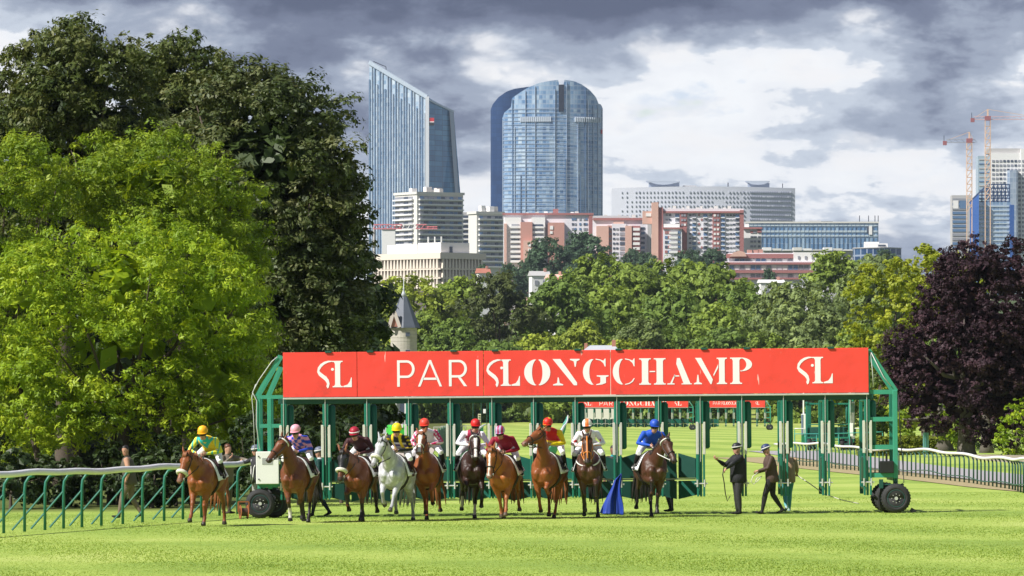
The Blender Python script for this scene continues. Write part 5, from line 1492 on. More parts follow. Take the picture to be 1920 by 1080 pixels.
tree('chestnut_tree', 'tallest dark chestnut at the top left corner', 130, 205, [(130, 190, 165, 125, 0, 3.6), (50, 250, 130, 120, .4, 3.0), (225, 250, 90, 110, .3, 2.6), (140, 110, 110, 58, .2, 2.6), (120, 420, 180, 160, 1.0, 3.0)], lf_chest, 92000, .175, 14, core=3000, puffs=260, pr=(.5, 1.05), r=.32, h0=5.0, group=G_L, aspect=.42, flat=.7, droop=.9, base_px=120)
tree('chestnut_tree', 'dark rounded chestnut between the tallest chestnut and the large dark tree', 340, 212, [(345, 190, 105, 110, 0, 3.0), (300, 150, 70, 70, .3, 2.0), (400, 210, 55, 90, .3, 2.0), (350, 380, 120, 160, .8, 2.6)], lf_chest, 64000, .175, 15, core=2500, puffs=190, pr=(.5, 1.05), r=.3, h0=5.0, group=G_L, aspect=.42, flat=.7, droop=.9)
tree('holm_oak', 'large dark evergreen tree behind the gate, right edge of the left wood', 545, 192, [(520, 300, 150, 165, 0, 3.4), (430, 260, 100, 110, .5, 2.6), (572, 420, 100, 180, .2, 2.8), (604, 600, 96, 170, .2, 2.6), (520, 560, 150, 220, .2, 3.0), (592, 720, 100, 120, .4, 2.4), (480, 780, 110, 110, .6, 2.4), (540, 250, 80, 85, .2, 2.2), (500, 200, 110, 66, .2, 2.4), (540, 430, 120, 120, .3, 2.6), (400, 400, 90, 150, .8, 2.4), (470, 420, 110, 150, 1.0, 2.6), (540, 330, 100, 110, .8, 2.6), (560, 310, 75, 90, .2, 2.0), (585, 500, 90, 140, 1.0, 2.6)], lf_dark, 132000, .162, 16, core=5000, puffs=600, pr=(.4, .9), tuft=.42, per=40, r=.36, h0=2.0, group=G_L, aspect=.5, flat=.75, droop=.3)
# shady trees deeper in the wood
for i, (px, top, rx, D) in enumerate(((60, 380, 190, 226), (240, 420, 170, 230), (420, 330, 160, 232), (580, 420, 120, 236), (645, 640, 60, 222), (-80, 300, 150, 224))):
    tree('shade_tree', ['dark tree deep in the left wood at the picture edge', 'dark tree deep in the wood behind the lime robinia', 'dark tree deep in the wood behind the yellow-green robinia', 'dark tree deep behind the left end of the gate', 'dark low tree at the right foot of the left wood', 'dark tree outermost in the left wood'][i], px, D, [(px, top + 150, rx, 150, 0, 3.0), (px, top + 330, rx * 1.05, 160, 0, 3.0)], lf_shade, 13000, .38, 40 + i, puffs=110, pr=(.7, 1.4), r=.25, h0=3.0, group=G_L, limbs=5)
def shrub(name, label, px, D, lobes_px, leafm, n, size, seed, group, puffs=40, pr=(.2, .45), **kw):
    o = tree(name, label, px, D, lobes_px, leafm, n, size, seed, puffs=puffs, pr=pr, r=.05, h0=.3, group=group, limbs=5, **kw)
    o['category'] = 'shrub'
    return o
und = [(20, 880, 70, 48), (110, 905, 60, 32), (185, 890, 55, 45), (285, 895, 55, 42), (330, 870, 60, 60), (410, 880, 60, 60), (470, 850, 55, 80), (560, 850, 60, 80), (640, 850, 45, 70)]
names_u = ['dark shrub under the trees at the left picture edge', 'low dark shrub under the robinia, second from the left edge', 'dark shrub left of the man in the body warmer', 'dark shrub right of the man in the body warmer', 'dark shrub behind the horse nearest the rail', 'dark shrub behind the khaki man', 'dark tall shrub left of the gate cabinet', 'dark shrub behind the gate left stalls', 'dark shrub behind the maroon jockey']
for i, (px, py, rx, rz) in enumerate(und):
    shrub('undergrowth_shrub', names_u[i], px, 156 + (i % 3) * 2.5, [(px, py, rx, rz, 0, 1.0), (px + 12, py + 15, rx * 1.1, rz * .7, .2, 1.0)], lf_shade, 5000, .16, 60 + i, 'shrubs under the left wood')

# right side
G_R = 'trees beyond the right rail'
tree('copper_beech', 'large dark purple copper beech at the right', 1815, 284, [(1838, 600, 112, 150, 0, 3.4), (1750, 680, 80, 105, .3, 2.6), (1900, 640, 90, 150, .3, 2.8), (1850, 510, 85, 70, .2, 2.4), (1780, 740, 105, 85, .2, 2.6), (1890, 770, 85, 75, .2, 2.4), (1710, 700, 50, 80, .4, 1.8), (1805, 555, 66, 70, .2, 2.0), (1850, 690, 90, 90, .1, 2.6), (1775, 610, 60, 75, .1, 2.2)], lf_beech, 110000, .145, 21, core=3500, puffs=430, pr=(.35, .8), r=.42, h0=2.2, group=G_R, aspect=.6, flat=.75, droop=.5, base_px=1812, trunkm=bark_grey, limbs=20)
tree('copper_beech', 'second purple beech just behind the large one, cut by the right edge', 1930, 300, [(1950, 600, 100, 130, 0, 3.0), (1930, 720, 100, 110, .2, 2.6)], lf_beech, 26000, .18, 22, core=900, puffs=110, pr=(.4, .9), r=.3, h0=3.0, group=G_R, aspect=.6, base_px=1850, trunkm=bark_grey)
tree('lime_tree', 'thick-trunked green tree behind the hedge, left of the beech trunk', 1770, 318, [(1740, 790, 70, 55, 0, 2.2), (1800, 770, 70, 60, .5, 2.4)], lf_lime2, 9000, .20, 23, puffs=60, pr=(.35, .8), r=.5, h0=2.6, group=G_R, base_px=1768, trunkm=bark_grey, stems=((-.9, .1, -1.1, 3.4, .25),))
tree('maple_tree', 'sunlit golden yellow-green maple left of the purple beech', 1650, 430, [(1650, 600, 80, 90, 0, 3.2), (1690, 560, 55, 70, .4, 2.6), (1615, 690, 60, 85, .2, 2.8), (1690, 720, 70, 90, .2, 3.0), (1650, 535, 40, 40, .2, 1.8)], lf_maple, 42000, .24, 24, puffs=230, pr=(.4, .95), r=.3, h0=3.0, group=G_R, aspect=.6, flat=.7)
tree('maple_tree', 'yellow-green tree top peeping over the purple beech', 1755, 470, [(1745, 530, 55, 65, 0, 3.0), (1800, 560, 60, 80, .3, 3.0)], lf_maple, 14000, .28, 25, puffs=80, pr=(.5, 1.1), r=.3, h0=4.0, group=G_R, aspect=.6)
tree('young_lime', 'small dark-leaved tree behind the right stalls of the gate', 1620, 352, [(1618, 780, 42, 52, 0, 1.6), (1640, 735, 50, 60, .2, 1.8)], leaf_mat('leaf_mid', (.035, .075, .012), (.085, .14, .02), (.20, .26, .045), .45, .3, .4), 16000, .17, 26, puffs=90, pr=(.3, .65), r=.14, h0=1.0, group=G_R, aspect=.55)
shrub('lime_bush', 'bright lime-green bush at the right picture edge', 1905, 262, [(1905, 815, 35, 50, 0, 1.2), (1930, 790, 40, 60, .2, 1.3), (1885, 835, 20, 30, 0, .8)], lf_lime, 12000, .10, 27, 'shrubs beyond the right rail', puffs=90, pr=(.18, .4))
shrub('garden_shrub', 'pale green shrub between the beech trunks', 1795, 322, [(1795, 830, 28, 30, 0, 1.0)], lf_lime2, 4500, .14, 28, 'shrubs beyond the right rail')
shrub('garden_shrub', 'green shrub behind the beech trunk, right of it', 1855, 330, [(1850, 825, 30, 30, 0, 1.0), (1880, 835, 22, 22, 0, 1.0)], lf_shade, 5000, .14, 29, 'shrubs beyond the right rail')
shrub('garden_shrub', 'low green shrub beside the hedge end, left of the sign', 1710, 300, [(1712, 845, 24, 18, 0, .6)], lf_shade, 3000, .11, 30, 'shrubs beyond the right rail')
def hedge():
    D = 300
    rg = np.random.default_rng(9)
    x0, x1 = PX(1612, D), PX(1752, D)
    root = empty('hedge', ((x0 + x1) / 2, D, gz((x0 + x1) / 2, D)), 0, 'clipped green hedge beyond the right rail, left of the beech', 'hedge')
    cx = (x0 + x1) / 2
    n = 14000
    w = (x1 - x0) / 2; z1 = PZ(822, D) - gz(cx, D)
    pos = np.empty((n, 3)); f = rg.random(n)
    pos[:, 0] = (rg.random(n) * 2 - 1) * w; pos[:, 1] = rg.random(n) * 2.0 - 1.0; pos[:, 2] = rg.random(n) * z1
    top = f < .35; fr = (f >= .35) & (f < .8); sd_ = f >= .8
    pos[top, 2] = z1 + rg.normal(size=top.sum()) * .04; pos[fr, 1] = -1.0 + rg.normal(size=fr.sum()) * .05; pos[sd_, 0] = -w + rg.normal(size=sd_.sum()) * .05
    me = leaf_cloud('foliage', rg, pos, np.full(n, .05), n, .16, .6, wts=np.ones(n), per=1, tuft=1.0)
    me.materials.append(leaf_mat('leaf_hedge', (.07, .11, .014), (.17, .21, .022), (.36, .38, .04), .5, .25, .3))
    add_obj('foliage', me, root)
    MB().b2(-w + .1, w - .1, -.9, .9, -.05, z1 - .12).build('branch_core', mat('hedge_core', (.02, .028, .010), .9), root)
hedge()

# ---- the far woods: a few grown crowns, copied with their own size, turn and tint
def proto(seed, lobes, n, size, puffs, pr, flat=.75, aspect=.6, droop=.3, up=.5):
    rg = np.random.default_rng(seed)
    pc, prr = puffs_in(rg, lobes, puffs, pr[0], pr[1], .5, .55)
    me = leaf_cloud('crown', rg, pc, prr, n, size, aspect=aspect, flat=flat, droop=droop, up=up, tuft=.42, per=30)
    me.materials.append(lf_far)
    tm = trunk_mb(rg, (0, 0, 0), lobes, .022, .12, 6).mesh('trunk', bark, True)
    return me, tm
lf_far = leaf_mat('leaf_far', (.42, .46, .40), (.9, .95, .85), (1.6, 1.55, 1.3), .55, .34, .25, use_objcol=True)
# unit trees: total height 1, crown radius about .42
PROT = [proto(101, [(0, 0, .62, .40, .40, .36), (-.2, 0, .50, .25, .25, .25), (.22, 0, .52, .24, .25, .26), (0, 0, .30, .34, .34, .22)], 21000, .046, 110, (.09, .17)),
        proto(102, [(0, 0, .55, .36, .36, .42), (.12, 0, .72, .24, .24, .24), (-.15, 0, .40, .28, .28, .28), (.05, 0, .22, .30, .30, .18)], 21000, .046, 110, (.09, .17)),
        proto(103, [(-.1, 0, .60, .33, .35, .34), (.18, 0, .50, .30, .32, .34), (.02, 0, .78, .24, .24, .20), (0, 0, .28, .36, .34, .22)], 21000, .046, 120, (.085, .16)),
        proto(104, [(0, 0, .82, .20, .2, .12), (-.16, 0, .68, .26, .25, .07), (.18, 0, .62, .28, .25, .07), (-.05, 0, .52, .36, .32, .07), (.1, 0, .40, .38, .34, .07), (-.1, 0, .28, .38, .34, .07), (.05, 0, .17, .36, .3, .07)], 20000, .041, 200, (.05, .10), .45, .35, .2, .7)]
def far_tree(px, top, base_y, rx, D, kind, col, label, group, zb=None, name='woodland_tree'):
    me, tm = PROT[kind]
    x = PX(px, D); zt = PZ(top, D); z0 = gz(x, D) if zb is None else zb
    w = rx * D / F / .44; h = w * random.Random(int(px * 3 + top)).uniform(1.02, 1.22)
    h = max(h, (zt - z0) * .45)
    root = empty(name, (x, D, z0), 0, label, 'tree', group)
    rg = random.Random(int(px * 7 + top))
    o = add_obj('crown', me, root)
    o.scale = (w * (1 if rg.random() < .5 else -1), w, h); o.location = (0, 0, zt - z0 - h)
    o.rotation_euler = (0, 0, rg.uniform(-.5, .5)); o.color = (*col, 1)
    o = add_obj('trunk', tm, root); o.scale = (w, w, zt - z0)
    return root
GA, GB, GC, GD, GE = (.245, .325, .062), (.175, .255, .056), (.125, .150, .055), (.335, .395, .062), (.240, .300, .115)
WOODS = [  # px, top, radius px, D, kind, colour, what sets it apart
    (775, 520, 62, 1000, 0, GD, 'leafy tree right of the slate-roofed tower'), (850, 522, 52, 1030, 1, GA, 'green tree below the concrete office block'),
    (800, 590, 45, 930, 2, GA, 'lower green tree just right of the stone tower'), (836, 600, 40, 925, 1, GB, 'dark green tree between tower and cedar'),
    (936, 502, 74, 950, 3, GC, 'dark spreading cedar with layered branches'), (1052, 528, 66, 960, 2, GB, 'broad dark green tree right of the cedar'),
    (1128, 478, 48, 1120, 0, GA, 'tree reaching up before the brick flats'), (1120, 545, 60, 980, 1, GA, 'rounded green tree left of the middle of the woods'),
    (1190, 505, 62, 1080, 2, GA, 'wide tree below the white-balconied flats'), (1255, 488, 58, 1140, 0, GA, 'tall tree top below the long brick flats'),
    (1245, 545, 60, 1000, 1, GB, 'dense dark tree in mid-wood, left of the largest crown'), (1330, 506, 70, 1060, 2, GA, 'largest broad crown in the middle of the woods'),
    (1400, 535, 52, 1040, 0, GB, 'dark tree left of the gap before the low red building'), (1330, 575, 56, 930, 1, GA, 'lower rounded tree under the largest crown'),
    (1460, 540, 52, 1020, 2, GE, 'greyish green tree under the low red and white building'), (1515, 530, 55, 1010, 0, GE, 'soft grey-green tree right of the low red building'),
    (1580, 476, 58, 1080, 1, GA, 'tall tree right of the low red building roofs'), (1640, 488, 55, 1070, 2, GE, 'grey-green tree top left of the golden maple'),
    (1700, 500, 50, 1080, 0, GE, 'grey-green tree top behind the golden maple'), (1545, 580, 50, 940, 2, GE, 'pale green tree above the right banner logo'),
    (1480, 600, 50, 930, 1, GE, 'soft green tree above the letter P of the banner'), (1200, 598, 34, 880, 0, GE, 'small pale bluish tree above the letter C of the banner'),
    (1095, 610, 46, 900, 2, GD, 'small yellowish tree above the letter G of the banner'), (1150, 640, 40, 860, 1, GD, 'low yellow-green tree beside the chimney'),
    (1265, 615, 50, 890, 0, GB, 'low dark tree above the letter A of the banner'), (1360, 620, 50, 880, 2, GB, 'low dark tree above the M of the banner'),
    (1420, 625, 44, 880, 0, GA, 'low green tree left of the soft green one'), (990, 630, 50, 870, 1, GD, 'low yellowish tree above the letter O of the banner'),
    (1600, 610, 50, 900, 1, GA, 'low green tree left of the maple'), (880, 640, 50, 880, 0, GB, 'low dark tree above the end of the word on the left half'),
    (720, 600, 50, 1000, 2, GB, 'dark tree behind the stone tower'), (940, 650, 60, 860, 2, GB, 'low dark tree under the cedar'), (1050, 655, 55, 850, 0, GA, 'low green tree left of the yellowish one'),
    (1210, 660, 50, 850, 1, GB, 'lowest dark tree behind the banner middle'), (1310, 660, 55, 850, 2, GB, 'lowest dark tree right of the banner middle'), (1500, 655, 60, 850, 0, GA, 'lowest green tree behind the right banner logo'), (820, 655, 50, 850, 1, GB, 'lowest dark tree behind the left banner half'),
    (1680, 640, 60, 860, 2, GB, 'dark tree low behind the golden maple'), (1760, 620, 60, 860, 1, GB, 'dark tree behind the purple beech'), (1840, 610, 60, 880, 0, GB, 'tree hidden mostly by the purple beech')]
for px, top, rx, D, kind, colr, lab in WOODS:
    far_tree(px, top, 0, rx * 1.32, D, kind, colr, lab, 'trees of the far woods')
# tree-lined slope before the town
TOWN = [(1030, 447, 36, 2250, 0), (1105, 437, 38, 2300, 1), (1075, 500, 32, 2150, 2), (1298, 470, 30, 2300, 0), (1335, 470, 28, 2300, 2), (1220, 475, 22, 2320, 1), (1445, 505, 14, 2050, 1), (1185, 470, 20, 2400, 2), (990, 488, 18, 2300, 0), (960, 495, 20, 2150, 1), (905, 500, 18, 2100, 2), (1665, 470, 25, 2300, 1)]
LT = ['large blue-green tree before the white and brick flats, left of a pair', 'large blue-green tree before the white and brick flats, right of a pair', 'smaller blue-green tree between the pair and the small houses', 'blue-green tree below the long brick flats, left of two', 'blue-green tree below the long brick flats, right of two', 'small blue-green tree at the foot of the balconied flats', 'single small dark tree before the low red and white building', 'small tree at the left foot of the balconied flats', 'small dark tree at the foot of the brick stair tower', 'small tree at the right foot of the grey flats', 'small tree at the right end of the concrete office block', 'tree beside the curved dark blue building']
for (px, top, rx, D, k), lab in zip(TOWN, LT):
    far_tree(px, top, 0, rx * 1.2, D, k, (.085, .145, .085), lab, 'trees on the town slope', name='slope_tree')
def slope_wood():
    """unbroken bushes that close the lower woods"""
    rg = np.random.default_rng(77)
    n = 260
    D = rg.uniform(840, 1180, n); px = rg.uniform(560, 2000, n)
    pc = np.stack([(px - 960) / F * D, D, np.zeros(n)], 1)
    for i in range(n): pc[i, 2] = gz(pc[i, 0], D[i]) + rg.uniform(1.0, 7.0) + (D[i] - 840) * .012
    me = leaf_cloud('thicket', rg, pc, rg.uniform(2.2, 4.2, n), 42000, .9, .6)
    m = leaf_mat('leaf_thicket', (.045, .080, .016), (.085, .125, .022), (.16, .20, .04), .55, .25, .3)
    me.materials.append(m)
    tag(add_obj('thicket', me), 'dense bushes filling the lower edge of the far woods', 'thicket', kind='stuff')
    # town slope greenery
    n = 200
    D = rg.uniform(1500, 2600, n); px = rg.uniform(500, 2050, n)
    pc = np.stack([(px - 960) / F * D, D, np.zeros(n)], 1)
    for i in range(n): pc[i, 2] = gz(pc[i, 0], D[i]) + rg.uniform(1.0, 5.0)
    me = leaf_cloud('slope_bushes', rg, pc, rg.uniform(4, 8, n), 20000, 2.2, .6)
    me.materials.append(leaf_mat('leaf_slope', (.030, .055, .024), (.050, .080, .034), (.09, .12, .045), .55, .25, .3))
    tag(add_obj('slope_bushes', me), 'blue-green bushes covering the town slope', 'bushes', kind='stuff')
slope_wood()
def deep_wood():
    """the closed dark interior of the left wood"""
    rg = np.random.default_rng(31)
    n = 150
    D = rg.uniform(243, 262, n); px = rg.uniform(-220, 705, n)
    pc = np.stack([(px - 960) / F * D, D, rg.uniform(.6, 9.0, n)], 1)
    me = leaf_cloud('deep_wood', rg, pc, rg.uniform(1.0, 1.9, n), 26000, .55, .6)
    me.materials.append(lf_shade)
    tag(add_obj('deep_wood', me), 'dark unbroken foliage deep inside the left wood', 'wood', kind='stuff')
deep_wood()
# ================================================================ the town on the hill
conc = mat('pale_concrete', (.66, .64, .60), .8, .06, .05)
conc_w = mat('white_render', (.80, .79, .78), .8, .05, .05)
conc_sh = mat('grey_concrete', (.46, .45, .45), .8, .06, .05)
lilac = mat('lilac_render', (.74, .72, .77), .8, .05, .05)
brick = mat('red_brick_cladding', (.50, .26, .215), .85, .12, .08)
brick_dk = mat('dark_brick_cladding', (.36, .15, .145), .85, .12, .08)
win = mat('window_glass', (.060, .075, .11), .15, .3, .4)
win_m = mat('window_blind', (.26, .27, .31), .4, .3, .4)
win_b = mat('window_blue', (.10, .18, .32), .12, .3, .4)
roof_r = mat('roof_tile_red', (.44, .17, .12), .85, .15, .6)
roof_g = mat('roof_slate', (.10, .115, .15), .6, .15, 2.0)
terr = mat('terracotta_light', (.64, .40, .33), .85, .1, .1)
steel_d = mat('dark_steel', (.06, .07, .10), .5, .1, .2)
chimw = mat('vent_pale', (.60, .57, .54), .8, .1, .2)

class Bld:
    """a building whose near corner stands at picture column xc, distance D; th turns it"""
    def __init__(s, name, label, xc, D, th=0.0, cat='building', group='buildings of the town', base=None):
        s.D = D; s.sc = D / F; s.xc = xc; s.th = math.radians(th)
        x = PX(xc, D); s.z0 = (gz(x, D) if base is None else PZ(base, D)) - 2
        s.root = empty(name, (x, D, s.z0), s.th, label, cat, group)
    def X(s, px): return (px - s.xc) * s.sc / math.cos(s.th)
    def Y(s, px): return (s.xc - px) * s.sc / math.sin(s.th)
    def Z(s, py): return PZ(py, s.D) - s.z0
    def mass(s, name, m, px0, px1, top, depth, bottom=None, y0=0.0, parent=None):
        x0, x1 = s.X(px0), s.X(px1); zb = 0.0 if bottom is None else s.Z(bottom)
        return MB().b2(x0, x1, y0, y0 + depth, zb, s.Z(top)).build(name, m, parent or s.root)
    def fr(s, name, m, px0, px1, py0, py1, proud=.25, back=0.0, parent=None):
        """piece on the front (right-hand) face"""
        x0, x1, z1, z0 = s.X(px0), s.X(px1), s.Z(py0), s.Z(py1)
        return ubox(name, m, ((x0 + x1) / 2, back - proud / 2, (z0 + z1) / 2), (abs(x1 - x0), proud, abs(z1 - z0)), parent or s.root)
    def fl(s, name, m, px0, px1, py0, py1, proud=.25, parent=None):
        """piece on the left-hand face"""
        y0, y1, z1, z0 = s.Y(px0), s.Y(px1), s.Z(py0), s.Z(py1)
        return ubox(name, m, (-proud / 2, (y0 + y1) / 2, (z0 + z1) / 2), (proud, abs(y1 - y0), abs(z1 - z0)), parent or s.root)
RB = random.Random(12)
def pick(*a): return RB.choice(a)

def glass_mat(name, c0, c1, c2, cx, cz, rough=.16, metal=.35, axis=0, thr=(.35, .75), stripes=None, vgrid=.18, hgrid=.22, gridc=(.5, .56, .66)):
    """curtain wall: every pane has its own tone, thin mullions between"""
    m = bpy.data.materials.new(name); m.use_nodes = True
    g = NT(m.node_tree); g.t.nodes.clear()
    tc = g.n('ShaderNodeTexCoord')
    sep = g.n('ShaderNodeSeparateXYZ', i_0=tc.outputs['Object'])
    u = g.math('DIVIDE', sep.outputs[axis], cx); v = g.math('DIVIDE', sep.outputs[2], cz)
    cell = g.n('ShaderNodeCombineXYZ', i_0=g.math('FLOOR', u), i_1=g.math('FLOOR', v), i_2=3.0)
    wn_ = g.n('ShaderNodeTexWhiteNoise', noise_dimensions='3D', i_Vector=cell)
    big = g.n('ShaderNodeTexNoise', i_Vector=g.n('ShaderNodeCombineXYZ', i_0=g.math('MULTIPLY', sep.outputs[axis], .10), i_1=g.math('MULTIPLY', sep.outputs[2], .016), i_2=0.0), i_Scale=1.0, i_Detail=4.0, i_Roughness=.65)
    k = g.math('ADD', g.math('MULTIPLY', wn_.outputs[0], .26), g.math('MULTIPLY', big.outputs[0], .85))
    c = g.ramp(k, [(thr[0], c0), ((thr[0] + thr[1]) / 2, c1), (thr[1], c2)])
    hl = g.math('LESS_THAN', g.math('FRACT', v), hgrid); vl = g.math('LESS_THAN', g.math('FRACT', u), vgrid)
    c = g.mix(g.math('MULTIPLY', g.math('MAXIMUM', hl, vl), .55), c, (*gridc, 1))
    b = g.n('ShaderNodeBsdfPrincipled', i_Roughness=rough)
    b.inputs['Metallic'].default_value = metal
    g.set(b.inputs['Base Color'], c)
    o = g.n('ShaderNodeOutputMaterial'); g.t.links.new(b.outputs[0], o.inputs[0])
    MATS[name] = m
    return m

# ---- slanted glass tower (left)
def slant_tower():
    D = 4600; b = Bld('glass_tower', 'tall glass tower with a slanted pointed top, left of the two towers', 801, D, 0, 'tower')
    X, Z = b.X, b.Z
    gl_l = glass_mat('glass_silver', (.15, .26, .41), (.33, .46, .61), (.62, .72, .80), 2.4, 3.6, .18, .2, 0, (.30, .72))
    gl_r = glass_mat('glass_deep_blue', (.012, .12, .29), (.03, .20, .42), (.08, .30, .52), 6.0, 4.2, .15, .1, 0, (.3, .75), hgrid=.10, vgrid=.05, gridc=(.01, .03, .08))
    fin_m = mat('fin_silver', (.52, .60, .70), .3, .05, .05, metal=.3)
    ya, yc = 26, 30
    def wall(name, pts, m): return MB().add(pts, [tuple(range(len(pts)))]).build(name, m, b.root)
    A0, A1 = (X(691), ya, 0), (X(691), ya, Z(113)); B0, B1 = (X(801), 0, 0), (X(801), 0, Z(182))
    C0, C1 = (X(880), yc + 4, 0), (X(850), yc, Z(207)); E0, E1 = (X(760), 60, 0), (X(745), 58, Z(150))
    mb = MB().add([A0, A1, B0, B1, C0, C1, E0, E1], [(0, 2, 3, 1), (4, 6, 7, 5), (6, 0, 1, 7), (1, 3, 5, 7)])
    mb.build('silver_facade', gl_l, b.root)
    MB().add([B0, C0, C1, B1, (X(862), yc + 4, 0), (X(836), yc - 4, Z(201))], [(0, 1, 2, 3)]).build('blue_facade', gl_r, b.root)
    # vertical fins on the silver face
    n = 22
    for i in range(n + 1):
        t = i / n
        x = X(691) + (X(801) - X(691)) * t; y = ya * (1 - t); zt = Z(113) + (Z(182) - Z(113)) * t
        w = .55 if i % 2 else .9
        MB().b2(x - w / 2, x + w / 2, y - 1.2, y - .05, 0, zt - (1 if i % 3 else 14)).build('fin', fin_m if i % 2 else mat('fin_blue', (.20, .30, .45), .3, .1, .1), b.root)
    MB().bar((X(691), ya - .5, Z(113)), (X(801), -.5, Z(182)), 2.0, 3.2).build('roof_edge', fin_m, b.root)
    MB().bar((X(801), -.5, 0), (X(801), -.5, Z(181)), 3.0, 2.6).build('corner_strip', mat('corner_pale', (.70, .73, .78), .4, .05, .1), b.root)
    MB().add([(X(868), yc - 1, 0), (X(874), yc + 1, 0), (X(850), yc - 1.5, Z(207)), (X(842), yc - 7, Z(205))], [(0, 1, 2, 3)]).build('edge_facade', mat('edge_silver', (.36, .42, .50), .35, .08, .1, metal=.3), b.root)
    MB().bar((X(801), -.5, Z(186)), (X(850), yc - .5, Z(206)), 1.2, 1.5).build('roof_edge', fin_m, b.root)
    MB().tube([((X(694), ya, Z(113)), .4), ((X(700), ya, Z(112)), .4), ((X(716), ya, Z(119)), .4), ((X(722), ya, Z(121)), .4), ((X(723), ya, Z(129)), .4)], 5).build('cleaning_gantry', steel_d, b.root)
    # logo: red over black with a white line
    lx0, lx1 = X(802.5), X(814); yy = 3.4
    lg = MB().b2(lx0, lx1, yy - 4.6, yy - 4.2, Z(228), Z(221)).build('logo', mat('logo_red', (.62, .03, .04), .5), b.root)
    MB().b2(lx0, lx1, yy - 4.6, yy - 4.2, Z(235.5), Z(229.5)).build('logo_black_half', black, lg)
    MB().b2(lx0, lx1, yy - 4.7, yy - 4.2, Z(229.6), Z(227.9)).build('logo_white_line', letter_w, lg)
slant_tower()

# ---- rounded twin towers (centre)
def arch_tower():
    D = 4300
    gl = glass_mat('glass_steel_blue', (.05, .13, .30), (.19, .33, .54), (.55, .67, .78), 2.6, 3.4, .2, .2, 0, (.30, .78), hgrid=.30, vgrid=.14, gridc=(.40, .48, .60))
    navy = glass_mat('glass_navy', (.010, .035, .11), (.018, .055, .16), (.04, .09, .22), 5.0, 3.4, .3, .1, 0, (.3, .95), hgrid=.14, vgrid=.06, gridc=(.012, .035, .11))
    def body(b, prof, bulge, m, name, cols=56, depth=34):
        xs = np.linspace(prof[0][0], prof[-1][0], cols + 1)
        tops = np.interp(xs, [p[0] for p in prof], [p[1] for p in prof])
        vs = []; fs = []
        mid, half = (prof[0][0] + prof[-1][0]) / 2, (prof[-1][0] - prof[0][0]) / 2
        ys = [-bulge * math.sqrt(max(0, 1 - ((x - mid) / half * .97) ** 2)) for x in xs]
        for x, t, y in zip(xs, tops, ys):
            vs += [(b.X(x), y, 0), (b.X(x), y, b.Z(t)), (b.X(x), depth, 0), (b.X(x), depth, b.Z(t))]
        for i in range(cols):
            a, c = 4 * i, 4 * i + 4
            fs += [(a, c, c + 1, a + 1), (a + 1, c + 1, c + 3, a + 3), (a + 2, a + 3, c + 3, c + 2)]
        fs += [(0, 1, 3, 2), (4 * cols, 4 * cols + 2, 4 * cols + 3, 4 * cols + 1)]
        MB().add(vs, fs).build(name, m, b.root)
        return xs, tops, ys
    b2 = Bld('glass_tower', 'dark navy glass tower half hidden behind the steel-blue arched tower', 955, 4450, 0, 'tower')
    body(b2, [(920, 206), (924, 196), (935, 183), (950, 173), (965, 168), (992, 164), (1015, 166), (1030, 172)], 12, navy, 'facade', 30, 30)
    b = Bld('glass_tower', 'broad steel-blue glass tower with an arched top and a dark slot', 1036, D, 0, 'tower')
    prof = [(942, 222), (946, 212), (958, 203), (960, 186), (975, 176), (990, 167), (1010, 159), (1030, 155), (1046, 153), (1047, 162), (1057, 162), (1058, 153), (1075, 155), (1090, 161), (1105, 171), (1117, 184), (1122, 196), (1127, 197), (1130, 205)]
    xs, tops, ys = body(b, prof, 24, gl, 'facade', 94, 26)
    yat = lambda px: float(np.interp(px, xs, ys)); tat = lambda px: float(np.interp(px, xs, tops))
    b.fr('slot', mat('slot_dark', (.012, .018, .040), .9, .1, .1), 1047, 1057, 162, 212, 1.2, yat(1052) + .2)
    for i, (px, t, w, m) in enumerate([(942.8, 226, 1.2, 0), (961, 188, 1.3, 1), (965, 240, 1.0, 0), (985, 172, .7, 0), (1003, 164, .7, 0), (1040, 170, .6, 0), (1062, 158, .6, 0), (1083, 230, .7, 0), (1097, 168, 1.0, 1), (1102, 190, .7, 0), (1112, 200, .8, 0), (1121, 198, 1.2, 0), (1128.6, 206, 1.2, 0), (976, 330, .8, 1), (1060, 300, .9, 1), (1088, 330, 1.2, 1)]):
        y = yat(px)
        MB().b2(b.X(px - w / 2), b.X(px + w / 2), y - 1.0, y + 1.5, 0, b.Z(max(t, tat(px) + 3))).build('mullion', mat('mullion_pale', (.52, .60, .72), .35, .05, .1, metal=.2) if not m else win_b, b.root)
    # floor bands follow the curve
    fb = MB()
    for k in range(34):
        py = 208 + k * 7.2
        vs = []; sel = [i for i in range(len(xs)) if tops[i] < py - 1 and not (1047 <= xs[i] <= 1057 and py < 214)]
        for i0, i1 in zip(sel[:-1], sel[1:]):
            if i1 - i0 > 1: continue
            p, q = (b.X(xs[i0]), ys[i0] - .5), (b.X(xs[i1]), ys[i1] - .5)
            fb.add([(*p, b.Z(py)), (*q, b.Z(py)), (*q, b.Z(py - 1.4)), (*p, b.Z(py - 1.4))], [(0, 1, 2, 3)])
    tag(fb.build('floor_bands', mat('floor_band', (.30, .38, .50), .3, .1, .1, metal=.3), b.root), kind='stuff')
    for (a, c) in ((975, 1030), (1077, 1124)):
        mb = MB()
        for px0 in np.arange(a, c, 3.9):
            y = min(yat(px0), yat(px0 + 3)) - .9
            mb.b2(b.X(px0), b.X(px0 + 3), y, y + 1, b.Z(231), b.Z(222))
        tag(mb.build('plant_floor_louvres', mat('louvre_pale', (.56, .62, .72), .4, .05, .1), b.root), kind='stuff')
    b.fr('logo', MATS['logo_red'], 1126.5, 1129.5, 244, 252, 1.2, yat(1128) - .5)
arch_tower()

